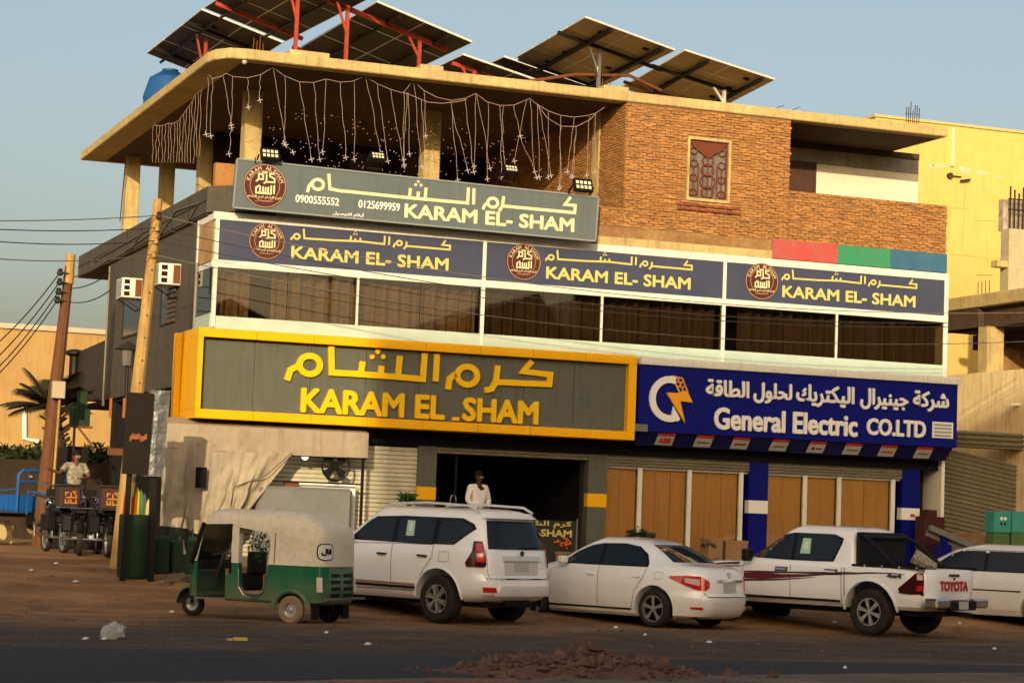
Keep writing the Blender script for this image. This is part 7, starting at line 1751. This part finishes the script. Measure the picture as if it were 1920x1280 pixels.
for k, (u, v, r_, mm, sq, lab) in enumerate(((916,1262,.115,'stone',(.75,.7,1.35),'tall pointed tan stone left of the rubble heap'),(938,1268,.10,'rubble',(1.3,.8,.5),'flat reddish stone against the tall pointed one'),(1190,1248,.10,'rubble',(1.1,.8,.9),'rounded red lump on the crest of the heap at left'),
    (1240,1250,.12,'rubble',(1.1,.8,.9),'biggest red lump at the right end of the heap'),(1055,1275,.09,'stone',(1.2,.8,.6),'tan lump near the middle front of the rubble heap'),(980,1272,.075,'rubble',(1,1,.8),'small red stone at the left foot of the heap'))):
    g = PG(u, v); rock((g.x, g.y, (heap_h(g.x, g.y) if k > 1 else 0)+r_*.25), r_, mm, lab, seed=k+1, sq=sq, grp='larger stones on the rubble heap')
for k, (u, v, r_, sq, lab) in enumerate(((335,1090,.24,(1.1,.8,.55),'broad low stone at the foot of the green cabinet right of the sign posts'),(270,1082,.16,(1,.8,.6),'small stone between the two sign posts'),(310,1096,.13,(1,.8,.5),'small flat stone just right of the metal box post'))):
    g = PG(u, v); rock((g.x, g.y, terr(g.x, g.y)+.03), r_, 'stone', lab, seed=20+k, sq=sq, grp='stones round the sign posts')
# plastic bag
g = PG(213,1197); o = rock((g.x, g.y, .09), .15, 'paper_white', 'crumpled white plastic bag lying on the road edge at left', 'bag', 'plastic_bag', None, (1,.7,.75), 9); o.data.materials[0] = mat('bag_white', (.50,.49,.46), .4, n=.5, ns=20)
g = PG(445,1200); o = part('litter', MB().box(g.x-.13,g.x+.13,g.y-.07,g.y+.07,.0,.022).box(g.x-.05,g.x+.12,g.y-.05,g.y+.03,.02,.04), M['paper_yellow'], None); tag(recenter(o), 'flattened yellow carton on the tarmac edge below the auto rickshaw', 'litter')
lt = MB(); random.seed(11)
for u, v in ((58,1071),(105,1058),(142,1092),(322,1149),(195,1200),(160,1200),(612,1188),(1155,1178),(1330,1206),(1565,1168),(1800,1170),(1865,1218),(1585,1254),(395,1078),(690,1210),(1210,1192)):
    g = PG(u, v); z = terr(g.x, g.y)+.015; s_ = random.uniform(.03,.07); lt.add([(g.x-s_,g.y,z),(g.x,g.y-s_,z),(g.x+s_,g.y+.02,z+.02),(g.x,g.y+s_,z+.03)], [(0,1,2,3)])
o = part('paper_scraps', lt, M['paper_white'], None, kind='stuff'); tag(recenter(o), 'scattered scraps of white paper on the dirt and tarmac', 'litter')
pb = MB()
for _ in range(3200):
    x, y = random.uniform(-2, 26), random.choice((random.uniform(26.3, 40), random.uniform(25.5, 33))); 
    if noise.noise(Vector((x*.6,y*.6,9))) < -.05 and random.random() < .8: continue
    s_ = random.uniform(.006,.026)*(1.5 if random.random() < .05 else 1); z = terr(x, y)+.012; b0 = len(pb.v)
    pb.v += [(x+s_,y,z),(x,y+s_,z),(x-s_,y,z),(x,y-s_,z),(x+s_*.2,y,z+s_*.8)]; pb.f += [(b0,b0+1,b0+4),(b0+1,b0+2,b0+4),(b0+2,b0+3,b0+4),(b0+3,b0,b0+4)]
o = part('pebbles', pb, M['pebble'], None, kind='stuff'); tag(recenter(o), 'small pebbles strewn over the dirt forecourt', 'pebbles')

# ================================================================ BUILDINGS ACROSS THE STREET (seen as shade and reflection)
def opposite(x0, x1, y0, y1, h, label, col, roof=0):
    L = thing('house_opposite', label, 'building', ((x0+x1)/2, (y0+y1)/2, 0), group='buildings across the street')
    part('wall', MB().box(x0, x1, y0, y1, -.1, h), col, L)
    part('parapet', MB().box(x0-.1, x1+.1, y1-.2, y1+.1, h, h+.5 if roof else h+.05), col, L)
    for r_ in range(int(h/3.2)):
        for c_ in range(int((x1-x0)/3)):
            xx = x0+1.5+c_*3; part('window', MB().box(xx-.6, xx+.6, y1-.0, y1+.03, 1+r_*3.2, 2.4+r_*3.2), M['black_gloss'], L)
    return L
xe = PY(700,700,Y0-.5).x; dy = (Y0-.5)+6
hB = 5.10-SDZ*dy; xs_ = xe-SDX*dy
ow = mat('opposite_wall', (.30,.24,.15), .9, n=.3, ns=.5)
opposite(xs_, xs_+17, -16, -6, hB, 'tall tan block across the street whose shade covers the right half of the facade', ow)
opposite(-60, xs_-.01, -18, -6, 0.80+(-SDZ)*dy, 'lower tan block across the street whose shade covers the parked cars', ow)
o2 = mat('opp2', (.12,.09,.06), .9)
opposite(38, 64, -18, -10, 11.6, 'dark roofed building mirrored in the right hand windows', o2, 1)
def gable(x0, x1, xm, h0, h1, label):
    L = thing('house_opposite', label, 'building', ((x0+x1)/2, -14, 0), group='buildings across the street')
    part('wall', MB().prism([(x0,0),(x1,0),(x1,h0),(xm,h1),(x0,h0)], -18, -10, 'xz'), o2, L)
    part('roof', MB().add([(x0-.4,-9.6,h0-.1),(xm,-9.6,h1+.1),(xm,-18.4,h1+.1),(x0-.4,-18.4,h0-.1),(x1+.4,-9.6,h0-.1),(x1+.4,-18.4,h0-.1)], [(0,1,2,3),(1,4,5,2)]), M['black'], L)
gable(28.5, 38, 36, 8.8, 11.6, 'low house with a long sloping roof mirrored in the middle windows')
gable(19.5, 25.5, 22, 8.9, 10.4, 'small gabled house mirrored in the left hand windows')
for k, x in enumerate((26.2, 27.3, 33)):
    L = thing('street_pole', ('thin dark pole mirrored left of the middle window post','thin dark pole mirrored beside the middle window post','thin dark pole mirrored in the middle window')[k], 'pole', (x, -9, 0)); part('shaft', MB().tube([(x,-9,0),(x,-9,12.5)], .09, 6), M['black'], L)
